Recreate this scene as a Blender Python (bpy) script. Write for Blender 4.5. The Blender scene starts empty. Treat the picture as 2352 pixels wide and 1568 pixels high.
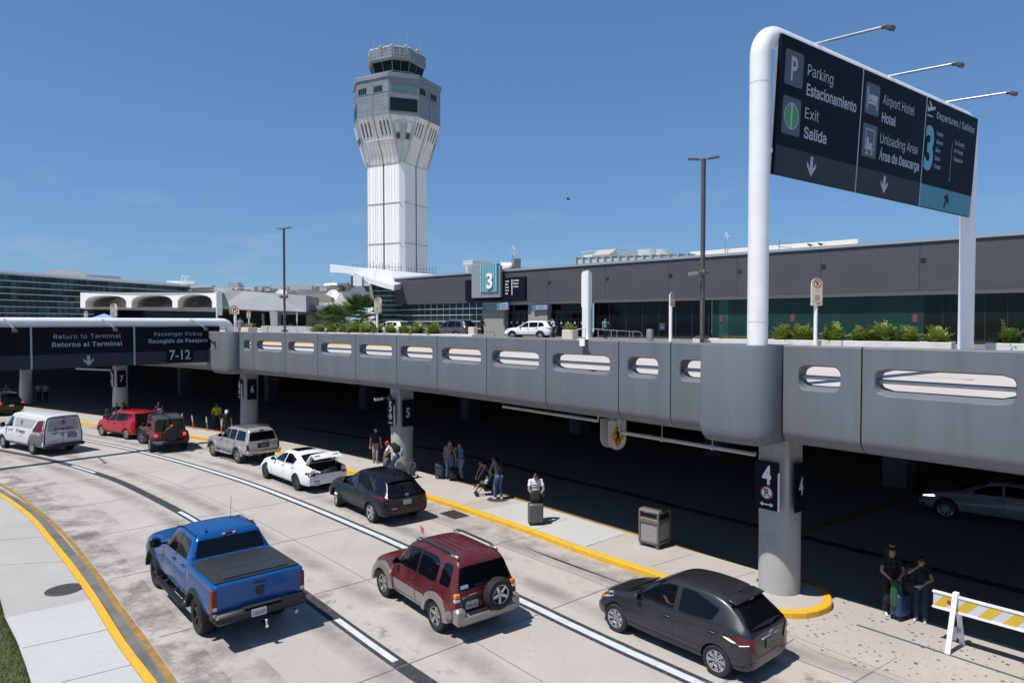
import bpy,bmesh,math,random
from mathutils import Vector,Matrix
from mathutils.bvhtree import BVHTree
from mathutils.geometry import delaunay_2d_cdt
random.seed(7)
scene = bpy.context.scene
COL = scene.collection
rad = math.radians
# ------------------------------------------------------------------ camera, sky, sun, exposure
CAMZ,FPX,PITCH = 6.9,1568.0,math.atan(44 / 1568.0)
cam = bpy.data.cameras.new('camera'); cam.lens = 24.0; cam.sensor_width = 36.0
cam.clip_start = 0.1; cam.clip_end = 5000
camo = bpy.data.objects.new('camera',cam); COL.objects.link(camo)
camo.location = (0,0,CAMZ); camo.rotation_euler = (rad(90) - PITCH,0,0)
scene.camera = camo
SUN_TO = Vector((-0.44,-0.30,1.0)).normalized()
SUN_EL = math.asin(SUN_TO.z); SUN_AZ = math.atan2(SUN_TO.x,SUN_TO.y)
world = bpy.data.worlds.new('World'); scene.world = world; world.use_nodes = True
wn = world.node_tree; wn.nodes.clear()
sky = wn.nodes.new('ShaderNodeTexSky'); sky.sky_type = 'NISHITA'; sky.sun_disc = False
sky.sun_elevation = SUN_EL; sky.sun_rotation = SUN_AZ
sky.air_density = 1.0; sky.dust_density = 0.0; sky.ozone_density = 1.0; sky.altitude = 0
wb = wn.nodes.new('ShaderNodeBackground'); wb.inputs['Strength'].default_value = 0.105
wo = wn.nodes.new('ShaderNodeOutputWorld')
scl = wn.nodes.new('ShaderNodeMix'); scl.data_type = 'RGBA'; scl.blend_type = 'MULTIPLY'; scl.inputs[0].default_value = 1.0; scl.inputs[7].default_value = (.105,.105,.105,1)
gam = wn.nodes.new('ShaderNodeGamma'); gam.inputs[1].default_value = .58
tint = wn.nodes.new('ShaderNodeMix'); tint.data_type = 'RGBA'; tint.blend_type = 'MULTIPLY'; tint.inputs[0].default_value = 1.0; tint.inputs[7].default_value = (3.0,5.0,7.65,1)
wn.links.new(sky.outputs[0],scl.inputs[6]); wn.links.new(scl.outputs[2],gam.inputs[0]); wn.links.new(gam.outputs[0],tint.inputs[6])
# a few faint fair-weather wisps low over the horizon
wtc = wn.nodes.new('ShaderNodeTexCoord'); wsp = wn.nodes.new('ShaderNodeSeparateXYZ'); wn.links.new(wtc.outputs['Generated'],wsp.inputs[0])
wmp = wn.nodes.new('ShaderNodeMapping'); wmp.inputs['Scale'].default_value = (7,7,22); wn.links.new(wtc.outputs['Generated'],wmp.inputs[0])
wno = wn.nodes.new('ShaderNodeTexNoise'); wno.inputs['Scale'].default_value = 1.3; wno.inputs['Detail'].default_value = 7; wn.links.new(wmp.outputs[0],wno.inputs['Vector'])
wr1 = wn.nodes.new('ShaderNodeMapRange'); wr1.inputs[1].default_value = .54; wr1.inputs[2].default_value = .80; wn.links.new(wno.outputs['Fac'],wr1.inputs[0])
wr2 = wn.nodes.new('ShaderNodeMapRange'); wr2.inputs[1].default_value = .20; wr2.inputs[2].default_value = .05; wn.links.new(wsp.outputs['Z'],wr2.inputs[0])
wmu = wn.nodes.new('ShaderNodeMath'); wmu.operation = 'MULTIPLY'; wn.links.new(wr1.outputs[0],wmu.inputs[0]); wn.links.new(wr2.outputs[0],wmu.inputs[1])
wm2 = wn.nodes.new('ShaderNodeMath'); wm2.operation = 'MULTIPLY'; wm2.inputs[1].default_value = .55; wn.links.new(wmu.outputs[0],wm2.inputs[0])
wmx = wn.nodes.new('ShaderNodeMix'); wmx.data_type = 'RGBA'; wmx.inputs[7].default_value = (4.6,5.2,6.2,1); wn.links.new(wm2.outputs[0],wmx.inputs[0]); wn.links.new(tint.outputs[2],wmx.inputs[6]); wn.links.new(wmx.outputs[2],wb.inputs[0])
wb.inputs['Strength'].default_value = 0.1
wn.links.new(wb.outputs[0],wo.inputs[0])
sun = bpy.data.lights.new('sun','SUN'); sun.energy = 5.0; sun.angle = rad(0.53); sun.color = (1.0,0.955,0.89)
suno = bpy.data.objects.new('sun',sun); COL.objects.link(suno)
suno.rotation_euler = SUN_TO.to_track_quat('Z','Y').to_euler(); suno.location = (-40,-20,60)
scene.view_settings.view_transform = 'Standard'; scene.view_settings.look = 'None'
scene.view_settings.exposure = 0.06; scene.view_settings.gamma = 1.0
scene.cycles.max_bounces = 6; scene.cycles.use_denoising = True
# ------------------------------------------------------------------ picture measurements -> world points
def ground(u,v,z=0.0):
 dx = (u - 1176) / FPX; dz = -(v - 784) / FPX
 y = math.cos(PITCH) + dz * math.sin(PITCH); zz = -math.sin(PITCH) + dz * math.cos(PITCH)
 t = (z - CAMZ) / zz
 return Vector((dx * t,y * t,z))
def at(u,v,d):
 dx = (u - 1176) / FPX; dz = -(v - 784) / FPX
 y = math.cos(PITCH) + dz * math.sin(PITCH); zz = -math.sin(PITCH) + dz * math.cos(PITCH)
 t = d / y
 return Vector((dx * t,d,CAMZ + zz * t))
# ------------------------------------------------------------------ materials
MATS = {}
def new_mat(name):
 m = bpy.data.materials.new(name); m.use_nodes = True
 b = m.node_tree.nodes['Principled BSDF']
 return m,m.node_tree,b
def mat(name,col,rough=0.6,metal=0.0,var=0.0,vscale=3.0,bump=0.0,bscale=40.0,coat=0.0,spec=0.5,col2=None,emit=0.0,dirt=None,dscale=1.5,stretch=None):
 """plain procedural surface: base colour, broken up by noise, with optional stains and bump"""
 if name in MATS: return MATS[name]
 m,nt,b = new_mat(name)
 b.inputs['Base Color'].default_value = (*col,1); b.inputs['Roughness'].default_value = rough
 b.inputs['Metallic'].default_value = metal; b.inputs['Specular IOR Level'].default_value = spec
 if coat: b.inputs['Coat Weight'].default_value = coat; b.inputs['Coat Roughness'].default_value = 0.03
 if emit:
  b.inputs['Emission Color'].default_value = (*col,1); b.inputs['Emission Strength'].default_value = emit
 N,L = nt.nodes,nt.links
 if var or bump or dirt:
  tc = N.new('ShaderNodeTexCoord'); vec = tc.outputs['Object']
  if stretch:
   mp = N.new('ShaderNodeMapping'); mp.inputs['Scale'].default_value = stretch
   L.new(vec,mp.inputs[0]); vec = mp.outputs[0]
 colout = None
 if var:
  n = N.new('ShaderNodeTexNoise'); n.inputs['Scale'].default_value = vscale; n.inputs['Detail'].default_value = 6
  L.new(vec,n.inputs['Vector'])
  r = N.new('ShaderNodeValToRGB'); r.color_ramp.elements[0].position = 0.3; r.color_ramp.elements[1].position = 0.72
  c2 = col2 or tuple(c * (1 - var) for c in col)
  r.color_ramp.elements[0].color = (*c2,1); r.color_ramp.elements[1].color = (*[min(1,c * (1 + var * .4)) for c in col],1)
  L.new(n.outputs['Fac'],r.inputs[0]); colout = r.outputs[0]
  if rough < .5: pass
 if dirt:
  n2 = N.new('ShaderNodeTexNoise'); n2.inputs['Scale'].default_value = dscale; n2.inputs['Detail'].default_value = 9; n2.inputs['Roughness'].default_value = .68
  L.new(vec,n2.inputs['Vector'])
  r2 = N.new('ShaderNodeValToRGB'); r2.color_ramp.elements[0].position = 0.52; r2.color_ramp.elements[1].position = 0.75
  r2.color_ramp.elements[0].color = (0,0,0,1); r2.color_ramp.elements[1].color = (1,1,1,1)
  L.new(n2.outputs['Fac'],r2.inputs[0])
  mx = N.new('ShaderNodeMix'); mx.data_type = 'RGBA'
  L.new(r2.outputs[0],mx.inputs[0])
  if colout: L.new(colout,mx.inputs[6])
  else: mx.inputs[6].default_value = (*col,1)
  mx.inputs[7].default_value = (*dirt,1); colout = mx.outputs[2]
 if colout: L.new(colout,b.inputs['Base Color'])
 if bump:
  nb = N.new('ShaderNodeTexNoise'); nb.inputs['Scale'].default_value = bscale; nb.inputs['Detail'].default_value = 5
  L.new(vec,nb.inputs['Vector'])
  bp = N.new('ShaderNodeBump'); bp.inputs['Strength'].default_value = bump; bp.inputs['Distance'].default_value = 0.02
  L.new(nb.outputs['Fac'],bp.inputs['Height']); L.new(bp.outputs[0],b.inputs['Normal'])
 MATS[name] = m
 return m
def concrete(name,col,stain,gum=0.0,pour=0.10,scale=0.35,pit=0.0):
 """sun-bleached concrete: pour-to-pour tone, long tyre stains, blotches and small dark spots"""
 m,nt,b = new_mat(name); N,L = nt.nodes,nt.links
 b.inputs['Roughness'].default_value = 0.85
 tc = N.new('ShaderNodeTexCoord')
 def noise(s,d=6,r=.6,sc=None):
  n = N.new('ShaderNodeTexNoise'); n.inputs['Scale'].default_value = s; n.inputs['Detail'].default_value = d; n.inputs['Roughness'].default_value = r
  if sc:
   mp = N.new('ShaderNodeMapping'); mp.inputs['Rotation'].default_value = (0,0,rad(48)); mp.inputs['Scale'].default_value = sc
   L.new(tc.outputs['Object'],mp.inputs[0]); L.new(mp.outputs[0],n.inputs['Vector'])
  else: L.new(tc.outputs['Object'],n.inputs['Vector'])
  return n.outputs['Fac']
 def ramp(f,p0,p1,c0,c1):
  r = N.new('ShaderNodeValToRGB'); e = r.color_ramp.elements
  e[0].position = p0; e[1].position = p1; e[0].color = (*c0,1); e[1].color = (*c1,1)
  L.new(f,r.inputs[0]); return r.outputs[0]
 def mix(fac,a,c,amt=1.0):
  mm = N.new('ShaderNodeMath'); mm.operation = 'MULTIPLY'; mm.inputs[1].default_value = amt; L.new(fac,mm.inputs[0])
  x = N.new('ShaderNodeMix'); x.data_type = 'RGBA'; L.new(mm.outputs[0],x.inputs[0])
  L.new(a,x.inputs[6]); x.inputs[7].default_value = (*c,1); return x.outputs[2]
 dk = tuple(c * (1 - pour) for c in col); lt = tuple(min(1,c * (1 + pour * .6)) for c in col)
 c = ramp(noise(scale),.35,.68,dk,lt)
 c = mix(ramp(noise(9,8,.7),.42,.72,(0,0,0),(1,1,1)),c,tuple(x * .86 for x in col),.6)
 c = mix(ramp(noise(.55,8,.72,(1.5,.22,1)),.55,.78,(0,0,0),(1,1,1)),c,stain,.5)
 c = mix(ramp(noise(1.1,10,.75),.60,.76,(0,0,0),(1,1,1)),c,stain,.32)
 if gum:
  v = N.new('ShaderNodeTexVoronoi'); v.voronoi_dimensions = '2D'; v.inputs['Scale'].default_value = 5.5; L.new(tc.outputs['Object'],v.inputs['Vector'])
  sc_ = N.new('ShaderNodeSeparateColor'); L.new(v.outputs['Color'],sc_.inputs[0]); pw = N.new('ShaderNodeMath'); pw.operation = 'POWER'; pw.inputs[1].default_value = 2.2; L.new(sc_.outputs[0],pw.inputs[0]); thr = N.new('ShaderNodeMath'); thr.operation = 'MULTIPLY'; L.new(pw.outputs[0],thr.inputs[0]); thr.inputs[1].default_value = gum
  lt_ = N.new('ShaderNodeMath'); lt_.operation = 'LESS_THAN'; L.new(v.outputs['Distance'],lt_.inputs[0]); L.new(thr.outputs[0],lt_.inputs[1])
  c = mix(lt_.outputs[0],c,(.05,.048,.045),.85)
 L.new(c,b.inputs['Base Color'])
 bp = N.new('ShaderNodeBump'); bp.inputs['Strength'].default_value = .25; bp.inputs['Distance'].default_value = .01
 L.new(noise(60,4),bp.inputs['Height']); L.new(bp.outputs[0],b.inputs['Normal'])
 MATS[name] = m
 return m
def paint(name,col,metal=0.0,rough=0.35,flake=False,dust=.12,coat=.6):
 """car paint: pigment under clear coat with a thin uneven film of dust"""
 m,nt,b = new_mat(name); N,L = nt.nodes,nt.links
 b.inputs['Metallic'].default_value = metal
 b.inputs['Coat Weight'].default_value = coat; b.inputs['Coat Roughness'].default_value = .04; b.inputs['Specular IOR Level'].default_value = .3
 tc = N.new('ShaderNodeTexCoord')
 n = N.new('ShaderNodeTexNoise'); n.inputs['Scale'].default_value = 2.2; n.inputs['Detail'].default_value = 8; L.new(tc.outputs['Object'],n.inputs['Vector'])
 r = N.new('ShaderNodeMapRange'); r.inputs[1].default_value = .35; r.inputs[2].default_value = .75; r.inputs[3].default_value = 0; r.inputs[4].default_value = dust
 L.new(n.outputs['Fac'],r.inputs[0])
 x = N.new('ShaderNodeMix'); x.data_type = 'RGBA'; L.new(r.outputs[0],x.inputs[0])
 x.inputs[6].default_value = (*col,1); x.inputs[7].default_value = (.32,.29,.26,1)
 L.new(x.outputs[2],b.inputs['Base Color'])
 rr = N.new('ShaderNodeMapRange'); rr.inputs[3].default_value = rough - .06; rr.inputs[4].default_value = rough + .1
 L.new(n.outputs['Fac'],rr.inputs[0]); L.new(rr.outputs[0],b.inputs['Roughness'])
 MATS[name] = m
 return m
M = {}
M['white'] = mat('white_paint',(.82,.82,.82),.35,var=.06,vscale=2,coat=.3)
M['whitewall'] = mat('white_render',(.80,.80,.78),.75,var=.06,vscale=.6,dirt=(.62,.61,.58),dscale=.8)
M['parapet'] = mat('grey_parapet_paint',(.134,.147,.166),.6,var=.12,vscale=1.1,bump=.25,bscale=26,dirt=(.108,.118,.134),dscale=3.0,stretch=(1.4,1.4,.16))
M['joint'] = mat('joint_black',(.012,.012,.012),.9)
M['column'] = mat('column_concrete',(.40,.395,.385),.75,var=.08,vscale=2,bump=.1,bscale=25,dirt=(.27,.265,.26),dscale=1.3)
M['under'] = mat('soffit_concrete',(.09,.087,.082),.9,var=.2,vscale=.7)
M['shaderoad'] = concrete('shade_darkened_concrete',(.25,.225,.19),(.10,.09,.08),gum=.10)  # road concrete darkened: deck shade put into its colour
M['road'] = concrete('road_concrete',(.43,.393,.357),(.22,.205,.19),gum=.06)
M['walk'] = concrete('walk_concrete',(.43,.40,.37),(.28,.265,.25),gum=.06)
M['walknew'] = concrete('new_walk_concrete',(.47,.47,.455),(.38,.38,.37),gum=.03,pour=.05)
M['walkl'] = concrete('pale_walk_concrete',(.40,.385,.362),(.30,.29,.28),gum=.03)
M['gutter'] = concrete('gutter_concrete',(.17,.165,.155),(.05,.05,.05),gum=.1,scale=1.5)
M['updeck'] = concrete('deck_concrete',(.52,.475,.43),(.38,.35,.32),scale=.2)
M['yellow'] = mat('curb_yellow',(.72,.40,.02),.65,var=.10,vscale=6,dirt=(.42,.30,.08),dscale=4)
M['yellowold'] = mat('worn_yellow',(.34,.19,.035),.85,var=.45,vscale=3,col2=(.20,.125,.04),dirt=(.17,.15,.12),dscale=3.5)
M['yellowshade'] = mat('shade_darkened_yellow',(.30,.17,.02),.8,var=.3,vscale=3,dirt=(.12,.09,.05),dscale=4)  # curb yellow with deck shade put into its colour, plus dirt
M['tar'] = mat('black_strip',(.035,.037,.042),.8,var=.3,vscale=5,dirt=(.11,.11,.11),dscale=6)
M['line'] = mat('lane_white',(.58,.60,.62),.7,var=.12,vscale=4,dirt=(.38,.38,.38),dscale=5)
M['iron'] = mat('cast_iron',(.07,.06,.06),.7,var=.3,vscale=14,bump=.5,bscale=60)
M['steel'] = mat('galvanised_steel',(.45,.46,.47),.4,metal=.8,var=.15,vscale=8)
M['crack'] = mat('crack_dark',(.17,.16,.15),.9)
M['board'] = mat('sign_navy',(.009,.012,.021),.5,spec=.06,var=.3,vscale=1.5)
M['boardgrey'] = mat('sign_slate',(.042,.048,.062),.5,spec=.08,var=.1,vscale=2)
M['boardteal'] = mat('sign_teal',(.05,.22,.30),.4,var=.08,vscale=2)
M['icon'] = mat('sign_icon_grey',(.068,.078,.10),.4)
M['letter'] = mat('sign_letters',(.36,.40,.46),.45)
M['letterw'] = mat('sign_white',(.78,.8,.82),.5)
M['three'] = mat('sign_three_teal',(.10,.34,.44),.45)
M['green'] = mat('sign_green',(.05,.27,.07),.45)
M['red'] = mat('sign_red',(.35,.03,.04),.5)
M['cream'] = mat('sign_cream',(.62,.54,.40),.5)
M['pole'] = mat('pole_bronze',(.115,.105,.095),.5,metal=.3,var=.15,vscale=3)
M['fascia'] = mat('fascia_grey',(.066,.071,.083),.65,spec=.3,var=.07,vscale=.8,bump=.05,bscale=10)
M['coping'] = mat('coping_metal',(.42,.44,.47),.4,metal=.6)
M['beige'] = mat('soffit_beige',(.40,.37,.32),.7)
M['wallbeige'] = mat('lobby_pillar',(.30,.285,.265),.6,var=.05)
M['glassdk'] = mat('terminal_glass_dark',(.004,.005,.009),.08,spec=.22)
M['glassgr'] = mat('terminal_glass_green',(.013,.045,.040),.08,spec=.22,var=.15,vscale=.4)
M['glassgr2'] = mat('terminal_glass_teal',(.04,.105,.10),.12,spec=.3,var=.5,vscale=.5)
M['mullion'] = mat('mullion',(.025,.03,.032),.5)
M['louver'] = mat('louvre_bar',(.5,.52,.53),.45,metal=.3)
M['soil'] = mat('soil',(.06,.04,.028),.95,var=.4,vscale=8)
M['planter'] = mat('planter_concrete',(.60,.585,.56),.75,var=.08,vscale=1.2,dirt=(.42,.40,.37),dscale=2)
M['planterbox'] = mat('planter_beige',(.60,.53,.43),.7,var=.08,vscale=2)
M['black'] = mat('black_plastic',(.012,.012,.013),.5,bump=.1,bscale=80)
M['blackgloss'] = mat('black_gloss',(.008,.008,.009),.12,coat=.5)
M['tyre'] = mat('tyre_rubber',(.018,.018,.018),.8,var=.3,vscale=10)
M['glass'] = mat('tinted_glass',(.003,.004,.005),.035,spec=.38)
M['chrome'] = mat('chrome',(.75,.76,.78),.12,metal=1.0)
M['alloy'] = mat('alloy',(.55,.55,.56),.28,metal=.9,var=.1,vscale=12)
M['alloydk'] = mat('dark_alloy',(.03,.03,.033),.35,metal=.6)
M['tail'] = mat('tail_red',(.17,.004,.007),.15,coat=.3,spec=.3)
M['taillit'] = mat('tail_lit',(.9,.05,.03),.2,emit=1.2)
M['tailclear'] = mat('lamp_clear',(.55,.56,.57),.1,coat=.5,metal=.4)
M['amber'] = mat('lamp_amber',(.75,.22,.02),.15,coat=.5)
M['plate'] = mat('plate_white',(.55,.56,.57),.4)
M['plateink'] = mat('plate_ink',(.03,.035,.05),.5)
M['orange'] = mat('safety_orange',(.75,.13,.02),.5)
# ------------------------------------------------------------------ mesh helpers
class MB:
 """collects shapes and links them as ONE mesh object"""
 def __init__(s): s.v = []; s.f = []; s.mi = []
 def add(s,verts,faces,mi=0):
  o = len(s.v); s.v += [tuple(v) for v in verts]; s.f += [[i + o for i in f] for f in faces]; s.mi += [mi] * len(faces)
 def box(s,c,d,R=None,mi=0,bev=0.0):
  x,y,z = (k / 2 for k in d)
  if bev:
   b = min(bev,x * .9,y * .9,z * .9)
   pts = [(sx * (x - b),sy * (y - b)) for sx,sy in ((-1,-1),(1,-1),(1,1),(-1,1))]
   ring = []
   for (px,py),a0 in zip(pts,(180,270,0,90)):
    for k in range(3):
     a = rad(a0 + k * 45); ring.append((px + b * math.cos(a),py + b * math.sin(a)))
   lv = [(-z,1),(-z + b,0),(z - b,0),(z,1)]
   vs = []
   for zz,ins in lv:
    for px,py in ring:
     if ins: px = max(-x + b,min(x - b,px)); py = max(-y + b,min(y - b,py))
     vs.append((px,py,zz))
   n = len(ring); fs = []
   for l in range(3):
    for i in range(n):
     j = (i + 1) % n; fs.append([l * n + i,l * n + j,(l + 1) * n + j,(l + 1) * n + i])
   fs.append(list(range(n))[::-1]); fs.append([3 * n + i for i in range(n)])
  else:
   vs = [(sx * x,sy * y,sz * z) for sz in (-1,1) for sx,sy in ((-1,-1),(1,-1),(1,1),(-1,1))]
   fs = [[3,2,1,0],[4,5,6,7],[0,1,5,4],[1,2,6,5],[2,3,7,6],[3,0,4,7]]
  c = Vector(c)
  vs = [(R @ Vector(v) if R else Vector(v)) + c for v in vs]
  s.add(vs,fs,mi)
 def tube(s,a,b,r0,r1=None,n=10,mi=0,cap=True):
  a,b = Vector(a),Vector(b); r1 = r0 if r1 is None else r1
  d = (b - a).normalized(); u = d.orthogonal().normalized(); w = d.cross(u)
  vs = []
  for p,r in ((a,r0),(b,r1)):
   for i in range(n):
    t = 2 * math.pi * i / n; vs.append(p + r * (math.cos(t) * u + math.sin(t) * w))
  fs = [[i,(i + 1) % n,n + (i + 1) % n,n + i] for i in range(n)]
  if cap: fs += [list(range(n))[::-1],[n + i for i in range(n)]]
  s.add(vs,fs,mi)
 def pipe(s,pts,r,n=12,mi=0,closed=False):
  pts = [Vector(p) for p in pts]; vs = []; m = len(pts); u = None
  for k,p in enumerate(pts):
   d = (pts[min(k + 1,m - 1)] - pts[max(k - 1,0)]).normalized()
   if u is None: u = d.orthogonal().normalized()
   u = (u - d * u.dot(d)).normalized(); w = d.cross(u)
   rr = r[k] if isinstance(r,(list,tuple)) else r
   for i in range(n):
    t = 2 * math.pi * i / n; vs.append(p + rr * (math.cos(t) * u + math.sin(t) * w))
  fs = [[k * n + i,k * n + (i + 1) % n,(k + 1) * n + (i + 1) % n,(k + 1) * n + i] for k in range(m - 1) for i in range(n)]
  fs += [list(range(n))[::-1],[(m - 1) * n + i for i in range(n)]]
  s.add(vs,fs,mi)
 def prism(s,poly,z0,z1,mi=0,T=None):
  n = len(poly)
  vs = [Vector((p[0],p[1],z0)) for p in poly] + [Vector((p[0],p[1],z1)) for p in poly]
  if T: vs = [T @ v for v in vs]
  fs = [list(range(n))[::-1],[n + i for i in range(n)]] + [[i,(i + 1) % n,n + (i + 1) % n,n + i] for i in range(n)]
  s.add(vs,fs,mi)
 def ball(s,c,r,n=10,m=7,mi=0,R=None):
  r = r if isinstance(r,(tuple,list)) else (r,r,r); c = Vector(c); vs = []; fs = []
  for j in range(m + 1):
   ph = math.pi * j / m
   for i in range(n):
    t = 2 * math.pi * i / n
    v = Vector((r[0] * math.sin(ph) * math.cos(t),r[1] * math.sin(ph) * math.sin(t),r[2] * math.cos(ph)))
    vs.append((R @ v if R else v) + c)
  for j in range(m):
   for i in range(n): fs.append([j * n + i,(j + 1) * n + i,(j + 1) * n + (i + 1) % n,j * n + (i + 1) % n])
  s.add(vs,fs,mi)
 def lathe(s,prof,c=(0,0,0),R=None,n=24,mi=0,cap=True):
  c = Vector(c); vs = []; m = len(prof)
  for r,z in prof:
   for i in range(n):
    t = 2 * math.pi * i / n; v = Vector((r * math.cos(t),r * math.sin(t),z))
    vs.append((R @ v if R else v) + c)
  fs = [[k * n + i,k * n + (i + 1) % n,(k + 1) * n + (i + 1) % n,(k + 1) * n + i] for k in range(m - 1) for i in range(n)]
  if cap: fs += [list(range(n))[::-1],[(m - 1) * n + i for i in range(n)]]
  s.add(vs,fs,mi)
 def build(s,name,mats,parent=None,smooth=None,loc=None):
  me = bpy.data.meshes.new(name); me.from_pydata(s.v,[],s.f)
  mats = mats if isinstance(mats,(list,tuple)) else [mats]
  for m in mats: me.materials.append(m)
  if len(mats) > 1: me.polygons.foreach_set('material_index',s.mi)
  bm = bmesh.new(); bm.from_mesh(me)
  bmesh.ops.remove_doubles(bm,verts=bm.verts,dist=1e-5)
  bmesh.ops.recalc_face_normals(bm,faces=bm.faces)
  bm.to_mesh(me); bm.free()
  if smooth is not None: shade(me,smooth)
  return link(name,me,parent,loc)
def build_parts(mb,name,mats,parent=None,smooth=None):
 """links every separate piece of a collected mesh as an object of its own"""
 n = len(mb.v); par = list(range(n))
 def find(a):
  while par[a] != a: par[a] = par[par[a]]; a = par[a]
  return a
 for f in mb.f:
  r = find(f[0])
  for i in f[1:]: par[find(i)] = r
 groups = {}
 for k,f in enumerate(mb.f): groups.setdefault(find(f[0]),[]).append(k)
 out = []
 for ks in groups.values():
  g = MB(); ix = {}
  for k in ks:
   ff = []
   for i in mb.f[k]:
    if i not in ix: ix[i] = len(g.v); g.v.append(mb.v[i])
    ff.append(ix[i])
   g.f.append(ff); g.mi.append(mb.mi[k])
  out.append(g.build(name,mats,parent,smooth))
 return out
def film(name,col,scale,lo,hi,strength,stretch=(1,1,1),rot=0.0):
 """thin patchy film of grime or rubber lying on a surface"""
 m,nt,b = new_mat(name); N,L = nt.nodes,nt.links; out = N['Material Output']
 b.inputs['Base Color'].default_value = (*col,1); b.inputs['Roughness'].default_value = .9
 tc = N.new('ShaderNodeTexCoord'); mp = N.new('ShaderNodeMapping'); mp.inputs['Scale'].default_value = stretch; mp.inputs['Rotation'].default_value = (0,0,rot); L.new(tc.outputs['Object'],mp.inputs[0])
 n = N.new('ShaderNodeTexNoise'); n.inputs['Scale'].default_value = scale; n.inputs['Detail'].default_value = 9; n.inputs['Roughness'].default_value = .7; L.new(mp.outputs[0],n.inputs['Vector'])
 r = N.new('ShaderNodeMapRange'); r.inputs[1].default_value = lo; r.inputs[2].default_value = hi; r.inputs[4].default_value = strength; L.new(n.outputs['Fac'],r.inputs[0])
 tr = N.new('ShaderNodeBsdfTransparent'); mx = N.new('ShaderNodeMixShader'); L.new(r.outputs[0],mx.inputs[0]); L.new(tr.outputs[0],mx.inputs[1]); L.new(b.outputs[0],mx.inputs[2]); L.new(mx.outputs[0],out.inputs[0])
 return m
def shade(me,ang=40):
 me.polygons.foreach_set('use_smooth',[True] * len(me.polygons))
 try: me.set_sharp_from_angle(angle=rad(ang))
 except Exception: pass
def link(name,me,parent=None,loc=None):
 o = bpy.data.objects.new(name,me); COL.objects.link(o)
 if parent is not None: o.parent = parent
 if loc is not None: o.location = loc
 return o
def tag(o,label=None,cat=None,group=None,kind=None):
 if label: o['label'] = label
 if cat: o['category'] = cat
 if group: o['group'] = group
 if kind: o['kind'] = kind
 return o
def thing(name,label,cat,loc=(0,0,0),rz=0.0,group=None):
 o = bpy.data.objects.new(name,None); COL.objects.link(o); o.empty_display_size = .2
 o.location = loc; o.rotation_euler = (0,0,rz)
 return tag(o,label,cat,group)
def structure(name,mb,m,**k):
 return tag(mb.build(name,m,**k),kind='structure')
def copy_tree(o,parent=None):
 c = o.copy(); COL.objects.link(c)
 if parent is not None: c.parent = parent
 for ch in list(o.children): copy_tree(ch,c)
 return c
def frame(origin,xdir,up=(0,0,1)):
 """matrix whose local x runs along xdir and local y along up (a sign face); local z points out of the face"""
 x = Vector(xdir).normalized(); u = Vector(up).normalized(); n = x.cross(u).normalized(); u = n.cross(x)
 m = Matrix((x,u,n)).transposed().to_4x4(); m.translation = Vector(origin)
 return m
FONT = None
try: FONT = bpy.data.fonts.load(bpy.utils.system_resource('DATAFILES',path='fonts') + '/Inter.woff2')
except Exception: FONT = None
def text_geo(mb,T,s,x,y,h,sx=.68,bold=0.0,align='LEFT',mi=0,depth=.004,fit=None,space=1.0):
 """adds lettering to a mesh; h is the cap height, (x, y) the baseline start on the face T"""
 cu = bpy.data.curves.new('lettering','FONT'); cu.body = s; cu.font = FONT if FONT and not all(ch in '0123456789-P ' for ch in s) else cu.font; cu.size = 1.0; cu.offset = bold; cu.extrude = 0.0
 cu.resolution_u = 3; cu.space_character = space
 o = bpy.data.objects.new('lettering',cu); COL.objects.link(o)
 dg = bpy.context.evaluated_depsgraph_get(); me = bpy.data.meshes.new_from_object(o.evaluated_get(dg))
 vs = [v.co.copy() for v in me.vertices]; fs = [list(p.vertices) for p in me.polygons]
 bpy.data.objects.remove(o); bpy.data.curves.remove(cu); bpy.data.meshes.remove(me)
 if not vs: return 0
 k = h / .70
 x0 = min(v.x for v in vs); x1 = max(v.x for v in vs); w = (x1 - x0) * k * sx
 if fit: sx *= fit / w; w = fit
 off = {'LEFT': 0,'CENTER': -w / 2,'RIGHT': -w}[align]
 pts = [T @ Vector((x + off + (v.x - x0) * k * sx,y + v.y * k,depth)) for v in vs]
 mb.add(pts,fs,mi)
 return w
def plate_poly(mb,T,poly,z0,z1,mi=0): mb.prism(poly,z0,z1,mi,T)
def rrect(x0,y0,x1,y1,r,n=5):
 out = []
 for cx,cy,a0 in ((x1 - r,y0 + r,270),(x1 - r,y1 - r,0),(x0 + r,y1 - r,90),(x0 + r,y0 + r,180)):
  for k in range(n + 1):
   a = rad(a0 + 90 * k / n); out.append((cx + r * math.cos(a),cy + r * math.sin(a)))
 return out
def circ(cx,cy,r,n=20,ry=None): return [(cx + r * math.cos(2 * math.pi * i / n),cy + (ry or r) * math.sin(2 * math.pi * i / n)) for i in range(n)]
def ring_poly(mb,T,cx,cy,r0,r1,z,mi=0,n=24):
 vs = []; fs = []
 for i in range(n):
  t = 2 * math.pi * i / n
  for r in (r0,r1): vs.append(T @ Vector((cx + r * math.cos(t),cy + r * math.sin(t),z)))
 for i in range(n): j = (i + 1) % n; fs.append([2 * i,2 * i + 1,2 * j + 1,2 * j])
 mb.add(vs,fs,mi)
def bar2(mb,T,a,b,w,z,mi=0):
 a,b = Vector(a),Vector(b); d = (b - a).normalized(); n = Vector((-d.y,d.x)) * w / 2
 mb.add([T @ Vector((*p,z)) for p in (a - n,b - n,b + n,a + n)],[[0,1,2,3]],mi)
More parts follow.
